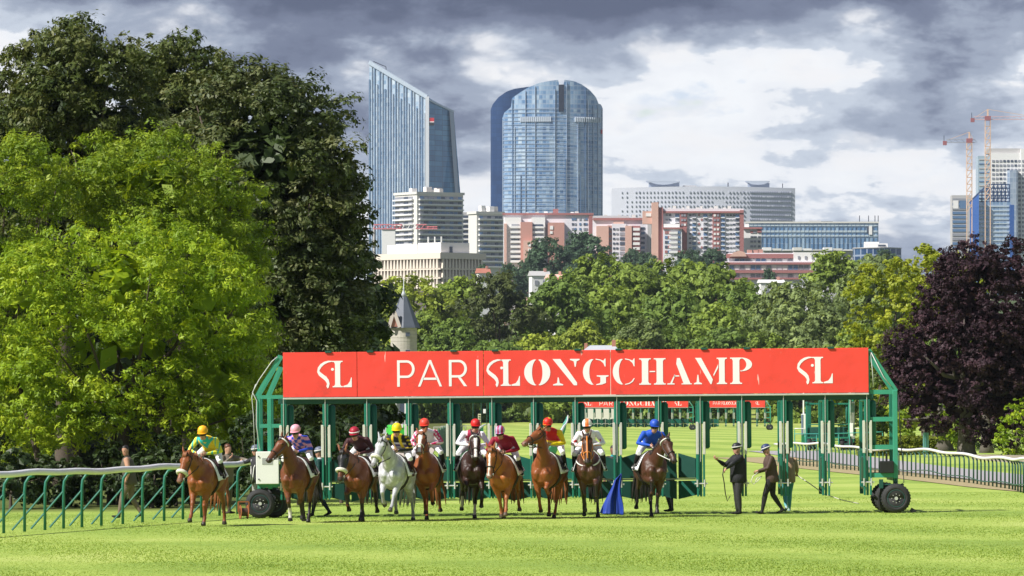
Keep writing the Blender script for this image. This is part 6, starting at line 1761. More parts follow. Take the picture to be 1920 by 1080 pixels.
# ---- grey concrete flats with ribbon balconies
def flats(label, xl, xc, xr, D, th, top, bottom, step, gable=None, sub=None):
    b = Bld('apartment_block', label, xc, D, th)
    bw = b.Y(xl); w = b.X(xr)
    MB().b2(0, w, 0, bw, 0, b.Z(top)).build('wall', conc, b.root)
    py = top + 7
    fl_i = 0
    while py < bottom:
        # right face: recessed glazing pieces and a white balcony band
        n = max(4, int((xr - xc) / 8))
        for i in range(n):
            a = xc + 5 + (xr - xc - 7) * i / n; c = xc + 5 + (xr - xc - 7) * (i + .88) / n
            b.fr('window', pick(win, win_m, win_m, win_b), a, c, py - 3.4, py + 1.4, .3)
        b.fr('balcony', conc_w, xc + 3, xr - 1, py + 1.6, py + 4.2, 1.5)
        if gable != 'plain':
            n = max(3, int((xc - xl) / 9))
            for i in range(n):
                a = xl + 1 + (xc - xl - 8) * i / n; c = xl + 1 + (xc - xl - 8) * (i + .86) / n
                b.fl('window', pick(win, win, win_m), a, c, py - 3.2, py + 1.4, .3)
            b.fl('balcony', conc_w, xl, xc - 6, py + 1.6, py + 4.2, 1.5)
        py += step; fl_i += 1
    MB().b2(-.6, w + .6, -.6, bw + .6, b.Z(top), b.Z(top) + 1.3).build('parapet', conc, b.root)
    for i in range(7):
        x = w * (.1 + .8 * RB.random()); y = bw * RB.uniform(.15, .8); hh = RB.uniform(1.5, 3.4)
        MB().b2(x - RB.uniform(.6, 2.4), x + 1.2, y, y + 3, b.Z(top) + 1.3, b.Z(top) + 1.3 + hh).build('roof_vent', chimw if i % 2 else conc_w, b.root)
    return b
flats('pale ribbon-balconied tower block before the slanted glass tower', 739, 782, 868, 3000, 32, 364, 458, 9.3)
flats('grey ribbon-balconied block with a plain pale gable, left of the white and brick flats', 878, 894, 944, 2900, 28, 401, 506, 9.9, gable='plain')
sb = Bld('apartment_block', 'narrow striped grey block wedged between two pale blocks', 866, 3050, 0)
sb.mass('wall', conc_sh, 864, 882, 398, 12)
for k in range(11): sb.fr('window', win, 866, 880, 404 + k * 9.6, 408.5 + k * 9.6, .3); sb.fr('balcony', conc_w, 865, 881, 409 + k * 9.6, 411.5 + k * 9.6, 1.0)
wb = Bld('low_block', 'plain white low block left below the ribbon-balconied tower block', 730, 2950, 0)
wb.mass('wall', conc_w, 716, 741, 430, 10)
wb.mass('roof_slab', conc, 715, 742, 428.5, 11, 430, -.5)

# ---- concrete office block with deep fins
def fin_block():
    b = Bld('office_block', 'low concrete office block with rows of deep fins, above the stone tower', 826, 2200, 42)
    xl, xc, xr = 700, 826, 903
    w, bw = b.X(xr), b.Y(xl)
    beige = mat('beige_concrete', (.70, .62, .53), .85, .08, .08); dk = mat('recess_brown', (.12, .10, .095), .6, .2, .2)
    MB().b2(0, w, 0, bw, 0, b.Z(475)).build('wall', dk, b.root)
    MB().b2(-1.2, w + 1.2, -1.2, bw + 1.2, b.Z(485), b.Z(473.5)).build('parapet', beige, b.root)
    for z in (503, 520):
        MB().b2(-.9, w + .9, -.9, bw + .9, b.Z(z + 2.4), b.Z(z)).build('floor_band', beige, b.root)
    for r, (pa, pb) in enumerate(((485, 503), (505.4, 520), (522.4, 540))):
        for i in range(20):
            px = xl + (xc - xl) * (i + .5) / 20
            y = b.Y(px)
            # wedge fins widening downwards
            MB().add([(-1.0, y - .6, b.Z(pb)), (-1.0, y + .75, b.Z(pb)), (0, y + .75, b.Z(pb)), (0, y - .6, b.Z(pb)), (-1.0, y - .25, b.Z(pa)), (-1.0, y + .3, b.Z(pa)), (0, y + .3, b.Z(pa)), (0, y - .25, b.Z(pa))], [(0, 1, 2, 3), (4, 7, 6, 5), (0, 4, 5, 1), (1, 5, 6, 2), (2, 6, 7, 3), (3, 7, 4, 0)]).build('fin', beige, b.root)
        for i in range(13):
            x = w * (i + .5) / 13
            MB().add([(x - .55, -1.0, b.Z(pb)), (x + .55, -1.0, b.Z(pb)), (x + .55, 0, b.Z(pb)), (x - .55, 0, b.Z(pb)), (x - .25, -1.0, b.Z(pa)), (x + .25, -1.0, b.Z(pa)), (x + .25, 0, b.Z(pa)), (x - .25, 0, b.Z(pa))], [(0, 1, 2, 3), (4, 7, 6, 5), (0, 4, 5, 1), (1, 5, 6, 2), (2, 6, 7, 3), (3, 7, 4, 0)]).build('fin', beige, b.root)
    MB().b2(2, w * .78, 2, bw * .40, b.Z(474), b.Z(454)).build('roof_plant', conc_w, b.root)
    MB().b2(3, w * .6, bw * .44, bw * .9, b.Z(474), b.Z(456)).build('roof_plant', conc_w, b.root)
    ubox('roof_door', win, (w * .33, 1.9, b.Z(468)), (1.4, .3, 2.6), b.root)
    for k in range(3): MB().cyl((2.2, bw * (.05 + .1 * k), b.Z(454)), (2.2, bw * (.05 + .1 * k), b.Z(443)), .3, 6).build('flue', conc_w, b.root)
fin_block()

# ---- white and brick flats
def brick_flats():
    D = 2700
    b = Bld('apartment_block', 'long white flats with brick end bays, below the arched glass tower', 1030, D, 0)
    b.mass('wall', lilac, 944, 1112, 402, 14)
    b.fr('cornice', brick_dk, 942, 1113, 399.5, 403, 1.0)
    b.mass('end_pier', brick_dk, 1104, 1113, 402, 15, None, -.8)
    b.mass('white_bay', conc_w, 946, 977, 408, 8, None, -4)
    b.mass('white_bay', conc_w, 996, 1022, 408, 8, None, -4)
    b.mass('brick_bay', brick, 976, 998, 417, 6, None, -6)
    b.mass('brick_bay', terr, 981, 1004, 452, 7, None, -9)
    b.mass('brick_bay', brick, 1027, 1058, 418, 6, None, -5)
    b.mass('brick_strip', terr, 945, 950, 420, 3, None, -6)
    b.mass('chimney_stack', brick_dk, 1037, 1047, 391, 4, 402, 4)
    for k, px in enumerate((986, 1004, 1020, 1030, 1070, 1078)): b.mass('roof_vent', chimw if k % 2 else conc_w, px, px + 5 + k % 3, 398 - k % 3, 3, 401, 3)
    for r in range(9):
        py = 409 + r * 9.2
        for px in (1072, 1077, 1086, 1094, 1098): b.fr('window', pick(win, win_m, win_b), px, px + 3.6, py, py + 4, .25)
        if r < 8:
            b.fr('window', pick(win, win_m), 959, 974, py + 12, py + 15, .3, -4); b.fr('balcony', conc_w, 957, 976, py + 15, py + 19.4, 1.2, -4)
            b.fr('window', pick(win, win_m), 999, 1018, py + 12, py + 16, .3, -4); b.fr('balcony', conc_w, 998, 1020, py + 16, py + 19.4, 1.2, -4)
        for px in (1062, 1067): 
            if r > 2: b.fr('window', win_m, px, px + 3, py + 2, py + 5.5, .25)
    for r in range(5):
        for px in (990, 997): b.fr('window', pick(conc_w, win_m), px, px + 5, 458 + r * 9, 463 + r * 9, .25, -9)
    b.fr('window', conc_w, 1031, 1037, 424, 431, .3, -5); b.fr('window', conc_w, 1031, 1036, 434, 439, .3, -5)
    b = Bld('apartment_block', 'white flats with orange brick piers and grey stair strip, centre of the town', 1180, 2650, 0)
    b.mass('wall', lilac, 1112, 1242, 410, 13)
    b.fr('cornice', brick_dk, 1112, 1244, 408.5, 413, 1.0)
    b.mass('setback_storey', conc_sh, 1112, 1180, 404, 8, 412, 3)
    b.mass('brick_bay', terr, 1118, 1141, 424, 6, None, -4)
    b.mass('brick_bay', brick, 1139, 1147, 423, 5, None, -3)
    b.mass('white_bay', lilac, 1147, 1174, 420, 5, None, -3)
    b.mass('brick_pier', terr, 1172, 1184, 424, 6, None, -6)
    b.mass('brick_bay', brick_dk, 1184, 1200, 424, 5, None, -5)
    b.mass('stair_strip', conc_sh, 1214, 1222, 418, 2, None, -1.2)
    b.mass('brick_gable', terr, 1150, 1170, 416, 5, 424, -2)
    for k in range(9): b.mass('roof_vent', chimw if k % 2 else conc_sh, 1120 + k * 13, 1125 + k * 13 + k % 3, 404 - (k % 2) * 2, 3, 409, 4)
    for r in range(8):
        py = 428 + r * 9
        b.fr('balcony', conc_w, 1186, 1199, py, py + 5, .6, -5)
        for px in (1149, 1155): b.fr('window', pick(win, win_m), px, px + 4, py, py + 3.6, .25, -3)
        b.fr('loggia', pick(win, win_m), 1162, 1172, py - 1, py + 5, .3, -3)
        for px in (1202, 1226, 1234): b.fr('window', pick(win, win_m, win_b), px, px + (7 if px != 1234 else 5), py - 2, py + 2.4, .25)
        b.fr('window', win_m, 1142, 1146, py, py + 4, .25, -3)
        if r: b.fr('window', win, 1225, 1233, py - 8, py - 4, .25)
    b = Bld('apartment_block', 'tallest long brick and white flats with a brick stair tower at its left end', 1310, 2600, 0)
    b.mass('wall', lilac, 1240, 1394, 391, 13)
    b.mass('stair_tower', terr, 1222, 1234, 380, 8, None, -3)
    b.mass('stair_tower_side', brick_dk, 1233.5, 1243, 389, 8, None, -2)
    b.mass('tower_cap', brick_dk, 1228, 1235, 379, 5, 390, 1)
    b.mass('brick_annex', terr, 1205, 1222, 396, 6, 420, -1); b.fr('window', conc_w, 1211, 1221, 400, 406, .3, -1)
    b.fr('cornice', brick_dk, 1240, 1394, 396, 399.5, 1.2)
    b.mass('end_pier', brick_dk, 1387, 1394.5, 394, 14, None, -.8)
    for (a, c) in ((1275, 1288), (1336, 1350)): b.mass('brick_strip', brick_dk, a, c, 398, 2, None, -.8)
    for k in range(16): b.mass('roof_vent', chimw if k % 3 else conc_w, 1245 + k * 8.6, 1249 + k * 8.6 + k % 4, 391.5 - 3 * ((k * 7) % 3), 3, 398, 4)
    for r in range(9):
        py = 402 + r * 8.7
        for px in (1248, 1254, 1292, 1330, 1362, 1368, 1374): b.fr('window', pick(win_m, win, win_m), px, px + 4.4, py, py + 3, .25)
        for px in (1266, 1298, 1319, 1352, 1379): b.fr('loggia', pick(win, win_b, win_m), px, px + 7, py - .5, py + 5.4, .3); 
        for px in (1266, 1298, 1319, 1352, 1379): b.fr('balcony', pick(conc_w, lilac), px - .3, px + 7.3, py + 5.4, py + 7, 1.0)
        for px in (1277, 1282, 1338, 1344): b.fr('window', pick(conc_w, win_m), px, px + 4, py, py + 4, .25, -.8)
        b.fr('window', brick_dk, 1309 + (r % 2) * 5, 1312.4 + (r % 2) * 5, py - 1, py + 3, .25)
    b.mass('low_wing', lilac, 1243, 1278, 428, 6, None, -5); b.fr('wing_cornice', brick_dk, 1242, 1279, 427, 430, .8, -5); b.mass('wing_storey', conc_w, 1244, 1274, 420, 4, 428, -3)
    for r in range(5):
        for px in (1246, 1252, 1270): b.fr('window', pick(win, brick_dk, win_b), px, px + 5, 434 + r * 9, 439 + r * 9, .25, -5)
        b.fr('balcony', conc_w, 1254, 1270, 435 + r * 9, 439 + r * 9, .9, -5)
    b.mass('brick_strip', brick_dk, 1279, 1287, 428, 3, None, -3)
    b = Bld('apartment_block', 'short white block with a red top corner, right end of the flats', 1410, 2620, 0)
    b.mass('wall', conc_w, 1393.5, 1428, 428, 12); b.fr('cornice', brick_dk, 1393, 1429, 426, 429.5, 1.0); b.mass('roof_turret', conc_w, 1397, 1405, 419, 4, 428, 3)
    for r in range(6):
        for k, px in enumerate((1407, 1413, 1421)): b.fr('window', pick(win_m, brick_dk, win), px, px + 5, 433 + r * 9, 437 + r * 9, .3)
    b.fr('red_corner', brick_dk, 1420, 1428, 430, 436, .5)
brick_flats()

# ---- long white building with small square windows
def dotted():
    D = 3800
    b = Bld('white_building', 'long curved white building with rows of small square windows', 1320, D, 0)
    n = 40; xs = np.linspace(1148, 1491, n + 1)
    yo = lambda px: -9 * (1 - ((px - 1320) / 172) ** 2)
    vs = []; fs = []
    for px in xs:
        t = 350.5 + abs((px - 1320) / 172) ** 2 * 2.5
        vs += [(b.X(px), yo(px), 0), (b.X(px), yo(px), b.Z(t)), (b.X(px), 30, b.Z(t)), (b.X(px), 30, 0)]
    for i in range(n):
        a, c = 4 * i, 4 * i + 4
        fs += [(a, c, c + 1, a + 1), (a + 1, c + 1, c + 2, a + 2), (a + 2, c + 2, c + 3, a + 3)]
    fs += [(0, 1, 2, 3), (4 * n, 4 * n + 3, 4 * n + 2, 4 * n + 1)]
    MB().add(vs, fs).build('wall', mat('pale_grey_panel', (.56, .58, .66), .6, .05, .06), b.root)
    r_ = random.Random(3)
    small = MB(); dark = MB()
    cols = list(np.linspace(1166, 1184, 3)) + list(np.linspace(1192, 1400, 32)) + list(np.linspace(1406, 1482, 19))
    for px in cols:
        full = 1404 < px or r_.random() < .16
        for r in range(9):
            py = 361 + r * 8.6
            if not full and r_.random() < .15: continue
            s_ = 1.15 if full or r_.random() < .2 else .85
            tgt = dark if (full and r_.random() < .8) else small
            tgt.b2(b.X(px - s_), b.X(px + s_), yo(px) - .7, yo(px) + 1.0, b.Z(py + 1.5), b.Z(py - 1.5))
    tag(small.build('small_windows', mat('window_soft', (.46, .48, .55), .3, .2, .3), b.root), kind='stuff')
    tag(dark.build('dark_windows', mat('window_dark_soft', (.26, .28, .36), .25, .2, .3), b.root), kind='stuff')
    for (a, c, d0, d1) in ((1212, 1276, 1217, 1274), (1398, 1444, 1403, 1443)):
        cx = (a + c) / 2
        b.mass('plant_room', mat('plant_blue_grey', (.30, .35, .44), .6, .08, .1), d0, d1, 343, 10, 352, 2)
        pts = [(b.X(a), b.Z(339)), (b.X(c), b.Z(339)), (b.X(c - 1), b.Z(341)), (b.X(cx + 12), b.Z(345.5)), (b.X(cx), b.Z(346.5)), (b.X(cx - 12), b.Z(345.5)), (b.X(a + 3), b.Z(341))]
        MB().prism(pts, 0, 14).build('plant_canopy', mat('canopy_grey', (.42, .47, .55), .5, .08, .1), b.root)
    b.mass('roof_box', conc_sh, 1281, 1306, 347.5, 8, 352, 3); b.mass('roof_mast', steel_d, 1364.5, 1366.5, 342, 1, 352, 3); b.mass('roof_mast', steel_d, 1467, 1468.5, 344, 1, 352, 3)
dotted()

# ---- long blue glass offices
def blue_offices():
    b = Bld('glass_offices', 'long low blue glass office building on the right of the town', 1530, 3300, 0)
    g1 = glass_mat('glass_sky_blue', (.07, .17, .33), (.14, .28, .47), (.40, .54, .66), 1.6, 3.2, .15, .3, 0, (.3, .75), hgrid=.16, vgrid=.16, gridc=(.40, .48, .58))
    b.mass('facade', g1, 1398, 1647, 418, 18)
    for (a, c) in ((421.5, 424), (432, 435.5), (440.5, 443.5)): b.fr('pale_band', mat('band_pale_blue', (.46, .54, .60), .4, .08, .1), 1398, 1646, a, c, .5)
    b.fr('roof_edge', conc, 1396, 1648, 415.5, 418.5, 1.0)
    b.mass('roof_plant', chimw, 1517, 1540, 413, 6, 418, 3); b.mass('roof_plant', steel_d, 1540, 1562, 414.5, 6, 418, 3); b.mass('end_tower', conc_w, 1629, 1635, 424, 2, 440, -1)
    b.fr('dark_opening', win, 1625, 1633, 424, 437, .8)
    for px in (1612, 1629, 1641, 1647): MB().cyl((b.X(px), 2, b.Z(418)), (b.X(px), 2, b.Z(404)), .25, 5).build('roof_mast', steel_d, b.root)
    for px in np.arange(1404, 1646, 8.0): MB().b2(b.X(px), b.X(px + .5), -.6, 0, b.Z(470), b.Z(418)).build('mullion', win_b, b.root)
    c = Bld('curved_building', 'curved dark blue glass building with a white box on its roof', 1645, 2900, 0)
    pts = [(c.X(1600), 6)] + [(c.X(1600 + 90 * t), -10 * math.sin(math.pi * t)) for t in np.linspace(0, 1, 14)] + [(c.X(1690), 6)]
    MB().zprism(pts, 0, c.Z(466)).build('facade', glass_mat('glass_curved', (.01, .03, .09), (.02, .06, .15), (.12, .24, .40), 3.0, 4.0, .15, .2, 0, (.3, .85)), c.root)
    MB().zprism([(p[0] * 1.01, p[1] - .6) for p in pts], c.Z(466), c.Z(464.5)).build('roof_slab', conc_sh, c.root)
    c.mass('roof_box', conc_w, 1621, 1664, 456.5, 8, 466, -2); c.mass('roof_box', conc_w, 1621, 1648, 453.5, 6, 457, -1); c.fr('roof_opening', win, 1646, 1660, 459, 462, .3, -2)
    d = Bld('grey_roofs', 'low pale terrace roofs before the blue offices', 1520, 3000, 0)
    d.mass('wall', conc_sh, 1428, 1606, 470, 12)
    for k in range(9): d.mass('roof', conc if k % 2 else conc_w, 1430 + k * 19, 1446 + k * 19, 464 + (k % 3) * 2, 10, 470, -2)
blue_offices()

# ---- low brick-banded block
def banded():
    b = Bld('terraced_block', 'low terraced block with dark red bands on the right above the woods', 1460, 2250, 0)
    b.mass('wall', lilac, 1360, 1545, 490, 12); b.mass('upper_wall', lilac, 1366, 1490, 474, 8, 492, 2)
    b.mass('white_wing', conc_w, 1488, 1560, 473, 10, 494, 1)
    for (a, c, y0, y1, pr) in ((1362, 1491, 476, 484, .9), (1358, 1541, 492, 496, 1.2), (1358, 1525, 507, 512, 1.2), (1358, 1500, 521, 524, 1.2)): b.fr('red_band', brick_dk, a, c, y0, y1, pr, 0 if y0 > 480 else 2)
    for k in range(17): b.fr('window', pick(lilac, win_m, conc_w, win_b), 1368 + k * 10, 1376 + k * 10, 497.5, 505.5, .3)
    for k in range(14): b.fr('window', pick(lilac, win_m, conc_w), 1368 + k * 10, 1376 + k * 10, 513.5, 520, .3)
    for k in range(11): b.fr('window', pick(win_m, conc_w, win_b), 1378 + k * 10, 1386 + k * 10, 485, 491, .3, 2)
    for k in range(4): b.fr('window', win_m, 1496 + k * 13, 1500 + k * 13, 480, 486, .3, 1)
    pts = [(b.X(1367), b.Z(481)), (b.X(1400), b.Z(481)), (b.X(1396), b.Z(473)), (b.X(1386), b.Z(470)), (b.X(1376), b.Z(473))]
    MB().prism(pts, -1, 5).build('barrel_roof', terr, b.root)
    for px in (1402, 1414, 1422): b.mass('roof_house', brick, px, px + 9, 467 + px % 3, 4, 477, 3)
banded()

# ---- small houses above the woods
def house(label, px, top, w, D, wallm, roofm, hr, yaw, wh=10):
    b = Bld('house', label, px, D, 0, 'house', 'small houses above the woods')
    b.root.rotation_euler.z = math.radians(yaw)
    s = D / F; W = w * s; dp = W * .8; zt = b.Z(top); ze = zt - hr * s
    MB().b2(-W / 2, W / 2, 0, dp, 0, ze).build('wall', wallm, b.root)
    e = .4
    MB().add([(-W / 2 - e, -e, ze), (W / 2 + e, -e, ze), (W / 2 + e, dp + e, ze), (-W / 2 - e, dp + e, ze), (-W / 2 - e, dp / 2, zt), (W / 2 + e, dp / 2, zt)], [(0, 1, 5, 4), (2, 3, 4, 5), (0, 4, 3), (1, 2, 5), (0, 3, 2, 1)]).build('roof', roofm, b.root)
    for k in (-.25, .2): ubox('window', win_m, (W * k, -.1, ze - 2.2), (1.1, .2, 1.5), b.root)
    MB().b2(W * .25, W * .25 + .8, dp * .4, dp * .4 + .7, ze, zt + .9).build('chimney', brick, b.root)
house('white house with a grey roof above the cedar', 1014, 508, 34, 1800, conc_w, conc_sh, 9, 12)
house('white house with a red gabled roof right of the cedar', 1037, 514, 30, 1760, conc_w, terr, 9, -20)
house('small white house with a red roof, lowest of three above the cedar', 1056, 520, 20, 1740, conc_w, roof_r, 6, 10)
house('red-roofed house peeping out right of the concrete office block', 908, 503, 22, 2050, conc_w, roof_r, 9, 15)
house('pale-roofed house in the gap of the woods on the right', 1448, 524, 44, 1700, conc_w, conc_w, 6, 5)

# ---- right-hand cluster: white tower, blue building, grey block, cranes
def right_cluster():
    b = Bld('office_tower', 'tall white office tower at the right picture edge', 1880, 3700, 0, 'tower')
    b.mass('wall', conc_w, 1857, 1960, 287, 20); b.mass('roof_storey', conc_sh, 1850, 1915, 278, 16, 288, 2); b.mass('side_glass', mat('glass_grey_blue', (.36, .46, .54), .3, .08, .1), 1834, 1858, 292, 18, None, 1)
    b.mass('white_edge', conc_w, 1914, 1921, 279, 4, None, -1)
    for r in range(22):
        py = 300 + r * 8.2
        for k in range(8):
            b.fr('window', pick(win, win_m, win_m), 1860 + k * 7.0, 1864.6 + k * 7.0, py, py + 4, .3)
        b.fr('window', win_m, 1916, 1919.5, py, py + 4, .3, -1)
        b.fr('glass_band', win_b if r % 2 else conc_sh, 1836, 1856, py - 2, py, .3, 1)
    pts = [(b.X(1888), -4), (b.X(1892), -6), (b.X(1904), -6), (b.X(1908), -4), (b.X(1908), 0), (b.X(1888), 0)]
    MB().zprism(pts, 0, b.Z(320)).build('glass_shaft', glass_mat('glass_shaft_blue', (.20, .28, .42), (.30, .38, .50), (.50, .58, .66), 2, 3.5, .2, .3, 0, (.3, .8)), b.root)
    c = Bld('office_block', 'grey glass office block left of the blue building', 1803, 3600, 0)
    c.mass('wall', conc_sh, 1785, 1822, 366, 14)
    for r in range(13): c.fr('window_band', pick(win_m, win_b), 1786, 1812, 372 + r * 8.2, 377 + r * 8.2, .4)
    c.fr('corner_opening', win_b, 1799, 1812, 376, 391, .5); c.fr('corner_panel', conc_w, 1787, 1797, 376, 391, .5)
    d = Bld('blue_building', 'blue glass building with an open steel lattice on its roof', 1860, 3450, 0)
    bluew = mat('blue_panel', (.030, .10, .33), .4, .08, .1)
    g1 = glass_mat('glass_bright_blue', (.10, .20, .36), (.20, .32, .48), (.48, .58, .68), 2.2, 3.2, .15, .3, 0, (.3, .75))
    d.mass('facade', g1, 1834, 1896, 379, 14)
    d.mass('blue_wing', bluew, 1893, 1901, 384, 8, None, -2)
    MB().add([(d.X(1818), -2, 0), (d.X(1834), -6, 0), (d.X(1834), -6, d.Z(365)), (d.X(1818), -2, d.Z(380)), (d.X(1834), 6, 0), (d.X(1834), 6, d.Z(365))], [(0, 1, 2, 3), (1, 4, 5, 2), (0, 3, 5, 4)]).build('blue_wing', bluew, d.root)
    for r in range(10): d.fr('pale_band', mat('band_pale_blue', (.46, .54, .60)), 1836, 1892, 386 + r * 8, 388 + r * 8, .5)
    lat = MB(); W = .75
    for k in range(9): lat.bar((d.X(1834 + k * 7.4), 1, d.Z(380)), (d.X(1834 + k * 7.4), 1, d.Z(362 - min(k, 3) * 5.5)), W)
    for py in (378, 372, 366, 360): lat.bar((d.X(1836), 1, d.Z(py)), (d.X(1893), 1, d.Z(py)), W)
    for py in (353, 346): lat.bar((d.X(1848 if py > 350 else 1854), 1, d.Z(py)), (d.X(1893), 1, d.Z(py)), W)
    lat.bar((d.X(1817), 1, d.Z(380)), (d.X(1852), 1, d.Z(346)), W * 1.3)
    for k in range(6): lat.bar((d.X(1848 + k * 7.4), 1, d.Z(378)), (d.X(1855 + k * 7.4), 1, d.Z(362)), W * .7); lat.bar((d.X(1855 + k * 7.4), 1, d.Z(362)), (d.X(1848 + k * 7.4), 1, d.Z(346)), W * .7)
    tag(lat.build('roof_lattice', mat('lattice_navy', (.05, .09, .20), .5, .1, .1), d.root), kind='stuff')
right_cluster()
def crane(label, mx, base, top, jl, jr, jy, D, m, mj):
    b = Bld('tower_crane', label, mx, D, 0, 'crane', 'tower cranes')
    X, Z = b.X, b.Z; w = 1.5
    mb = MB()
    for sx in (-1, 1):
        for sy in (-1, 1): mb.bar((sx * w, sy * w, 0), (sx * w, sy * w, Z(top)), .34)
    z = Z(base) - 10; k = 0
    while z < Z(top) - 4:
        for sy in (-1, 1): mb.bar((-w, sy * w, z), (w, sy * w, z + 4), .35); mb.bar((w, sy * w, z + 4), (-w, sy * w, z + 4), .35)
        for sx in (-1, 1): mb.bar((sx * w, -w, z), (sx * w, w, z + 4), .35)
        z += 4
    mb.build('mast', m, b.root)
    jb = MB()
    zt = Z(jy)
    for (o, h) in ((-.9, 0), (.9, 0), (0, 1.8)): jb.bar((X(jl + 6), o, zt + h), (X(jr), o, zt + h), .28)
    x = X(jl + 6); f = 1
    while x < X(jr):
        jb.bar((x, -.9, zt), (x + 1.8, 0, zt + 1.8), .16); jb.bar((x + 1.8, 0, zt + 1.8), (x + 3.6, .9, zt), .16); x += 3.6
    jb.build('jib', mj, b.root)
    MB().b2(X(jl), X(jl + 7), -1.2, 1.2, zt - 1.6, zt + .8).build('counterweight', mat('crane_red_dark', (.34, .12, .13), .6), b.root)
    MB().b2(-1.7, 1.7, -1.7, 1.7, Z(top), Z(top) + 2.6).build('slewing_cab', mat('crane_red_dark', (.34, .12, .13), .6), b.root)
    MB().bar((0, 0, Z(top)), (0, 0, zt + 6), .9).bar((0, 0, zt + 6), (X(jl + 10), 0, zt + 1.5), .25).bar((0, 0, zt + 6), (X(mx) + (X(jr)) * .6, 0, zt + 1.8), .25).build('apex', m, b.root)
    MB().cyl((X(jl + 2), 0, zt), (X(jl + 2), 0, zt + 4), .2, 5).build('lamp_mast', steel_d, b.root)
org = mat('crane_salmon', (.70, .49, .36), .6, .08, .2); rdp = mat('crane_rose', (.66, .44, .44), .6, .08, .2)
crane('taller salmon tower crane at the right, jib running out of the picture', 1852, 345, 226, 1820, 1990, 224, 3350, org, rdp)
crane('shorter salmon tower crane left of the taller one', 1817.5, 365, 268, 1768, 1829, 267, 3300, org, mat('crane_grey', (.34, .35, .40), .6))
def jib_only():
    D = 2900; b = Bld('crane_jib', 'red and white crane jib crossing before the ribbon-balconied tower block', 765, D, 0, 'crane')
    rd = mat('crane_red', (.64, .20, .22), .6, .08, .2)
    for i, (a, c) in enumerate(((700, 722), (722, 738), (738, 754), (754, 780), (780, 800), (800, 820))):
        m = rd if i in (0, 1, 2, 4, 5) else conc_w
        mb = MB(); z0, z1 = b.Z(429), b.Z(421 if i < 5 else 425)
        for o, h in ((-.8, z0), (.8, z0), (0, z1)): mb.bar((b.X(a), o, h), (b.X(c), o, h), .5)
        x = b.X(a)
        while x < b.X(c) - 1:
            mb.bar((x, -.8, z0), (x + 1.4, 0, z1), .3); mb.bar((x + 1.4, 0, z1), (x + 2.8, .8, z0), .3); x += 2.8
        mb.build('jib_section', m, b.root)
    MB().cyl((b.X(701), 6, 0), (b.X(701), 6, b.Z(425)), .7, 8).build('mast', conc_sh, b.root)
jib_only()

# ================================================================ things in the middle distance
stone = mat('rubble_stone', (.46, .43, .37), .9, .22, 1.2, bump=.6)
def stone_tower():
    D = 842; x = PX(757, D); s = D / F
    z0 = gz(x, D)
    root = empty('stone_tower', (x, D, z0), 0, 'old round stone tower with a slate witch-hat roof beside the left wood', 'tower')
    Zt = lambda py: PZ(py, D) - z0
    R = 25 * s
    # courses of stone, each ring a little uneven
    rg = random.Random(8); z = 0.0; k = 0
    while z < Zt(612):
        h = min(.55, Zt(612) - z)
        r = R * (1 + rg.uniform(-.012, .012))
        MB().tube([((0, 0, z + .012), r * .985, r * .985), ((0, 0, z + .04), r, r), ((0, 0, z + h - .04), r, r), ((0, 0, z + h), r * .985, r * .985)], 26).build('stone_course', stone, root)
        z += h; k += 1
    for py in (627, 659): MB().b2(8 * s - .32, 8 * s + .32, -R - .02, -R + .5, Zt(py + 4), Zt(py - 3)).build('window', win, root)
    prof = [(31.5, 615), (30.5, 612), (25, 600), (19, 585), (13, 571), (8, 559), (4.5, 552)]
    rf = MB().tube([((0, 0, Zt(py)), r * s, r * s) for r, py in prof], 8).build('roof', roof_g, root)
    MB().tube([((0, 0, Zt(py)), r * s, r * s) for r, py in ((6.5, 556), (3.4, 549), (1.3, 543), (2.2, 541.5), (1.0, 540), (.6, 520))], 10).build('finial', mat('lead_pale', (.45, .48, .52), .5), rf, True)
    MB().prism([(-24 * s, Zt(613)), (-8 * s, Zt(613)), (-18 * s, Zt(584))], -27 * s, -12 * s).build('dormer', mat('dormer_brick', (.36, .16, .12), .8, .2, 2.0), root)
    MB().bar((-27 * s, -28 * s, Zt(614)), (-18 * s, -28 * s, Zt(582)), .3, .5).bar((-18 * s, -28 * s, Zt(582)), (-7 * s, -28 * s, Zt(614)), .3, .5).build('dormer_verge', mat('verge_pale', (.60, .52, .48), .7), root)
stone_tower()
def lodge():
    D = 832; s = D / F; x = PX(1128, D); z0 = gz(x, D)
    root = empty('lodge', (x, D, z0), 0, 'low house with a pale roof and brick chimney peeping over the banner', 'house')
    Zt = lambda py: PZ(py, D) - z0
    MB().b2(-34 * s, 30 * s, 0, 6, 0, Zt(657)).build('wall', conc, root)
    MB().add([(-38 * s, -.5, Zt(660)), (34 * s, -.5, Zt(660)), (26 * s, 3, Zt(647)), (-22 * s, 3, Zt(647)), (-38 * s, 6.5, Zt(660)), (34 * s, 6.5, Zt(660))], [(0, 1, 2, 3), (4, 3, 2, 5), (0, 3, 4), (1, 5, 2)]).build('roof', mat('pale_zinc', (.50, .52, .56), .4, .1, .5), root)
    MB().b2(20 * s, 27 * s, 2.4, 3.2, Zt(660), Zt(637)).build('chimney', mat('chimney_brick', (.40, .17, .12), .85, .2, 3.0), root)
    MB().b2(-32 * s, -26 * s, 2.4, 3.2, Zt(660), Zt(643)).build('chimney', mat('chimney_brick', (.40, .17, .12), .85, .2, 3.0), root)
lodge()
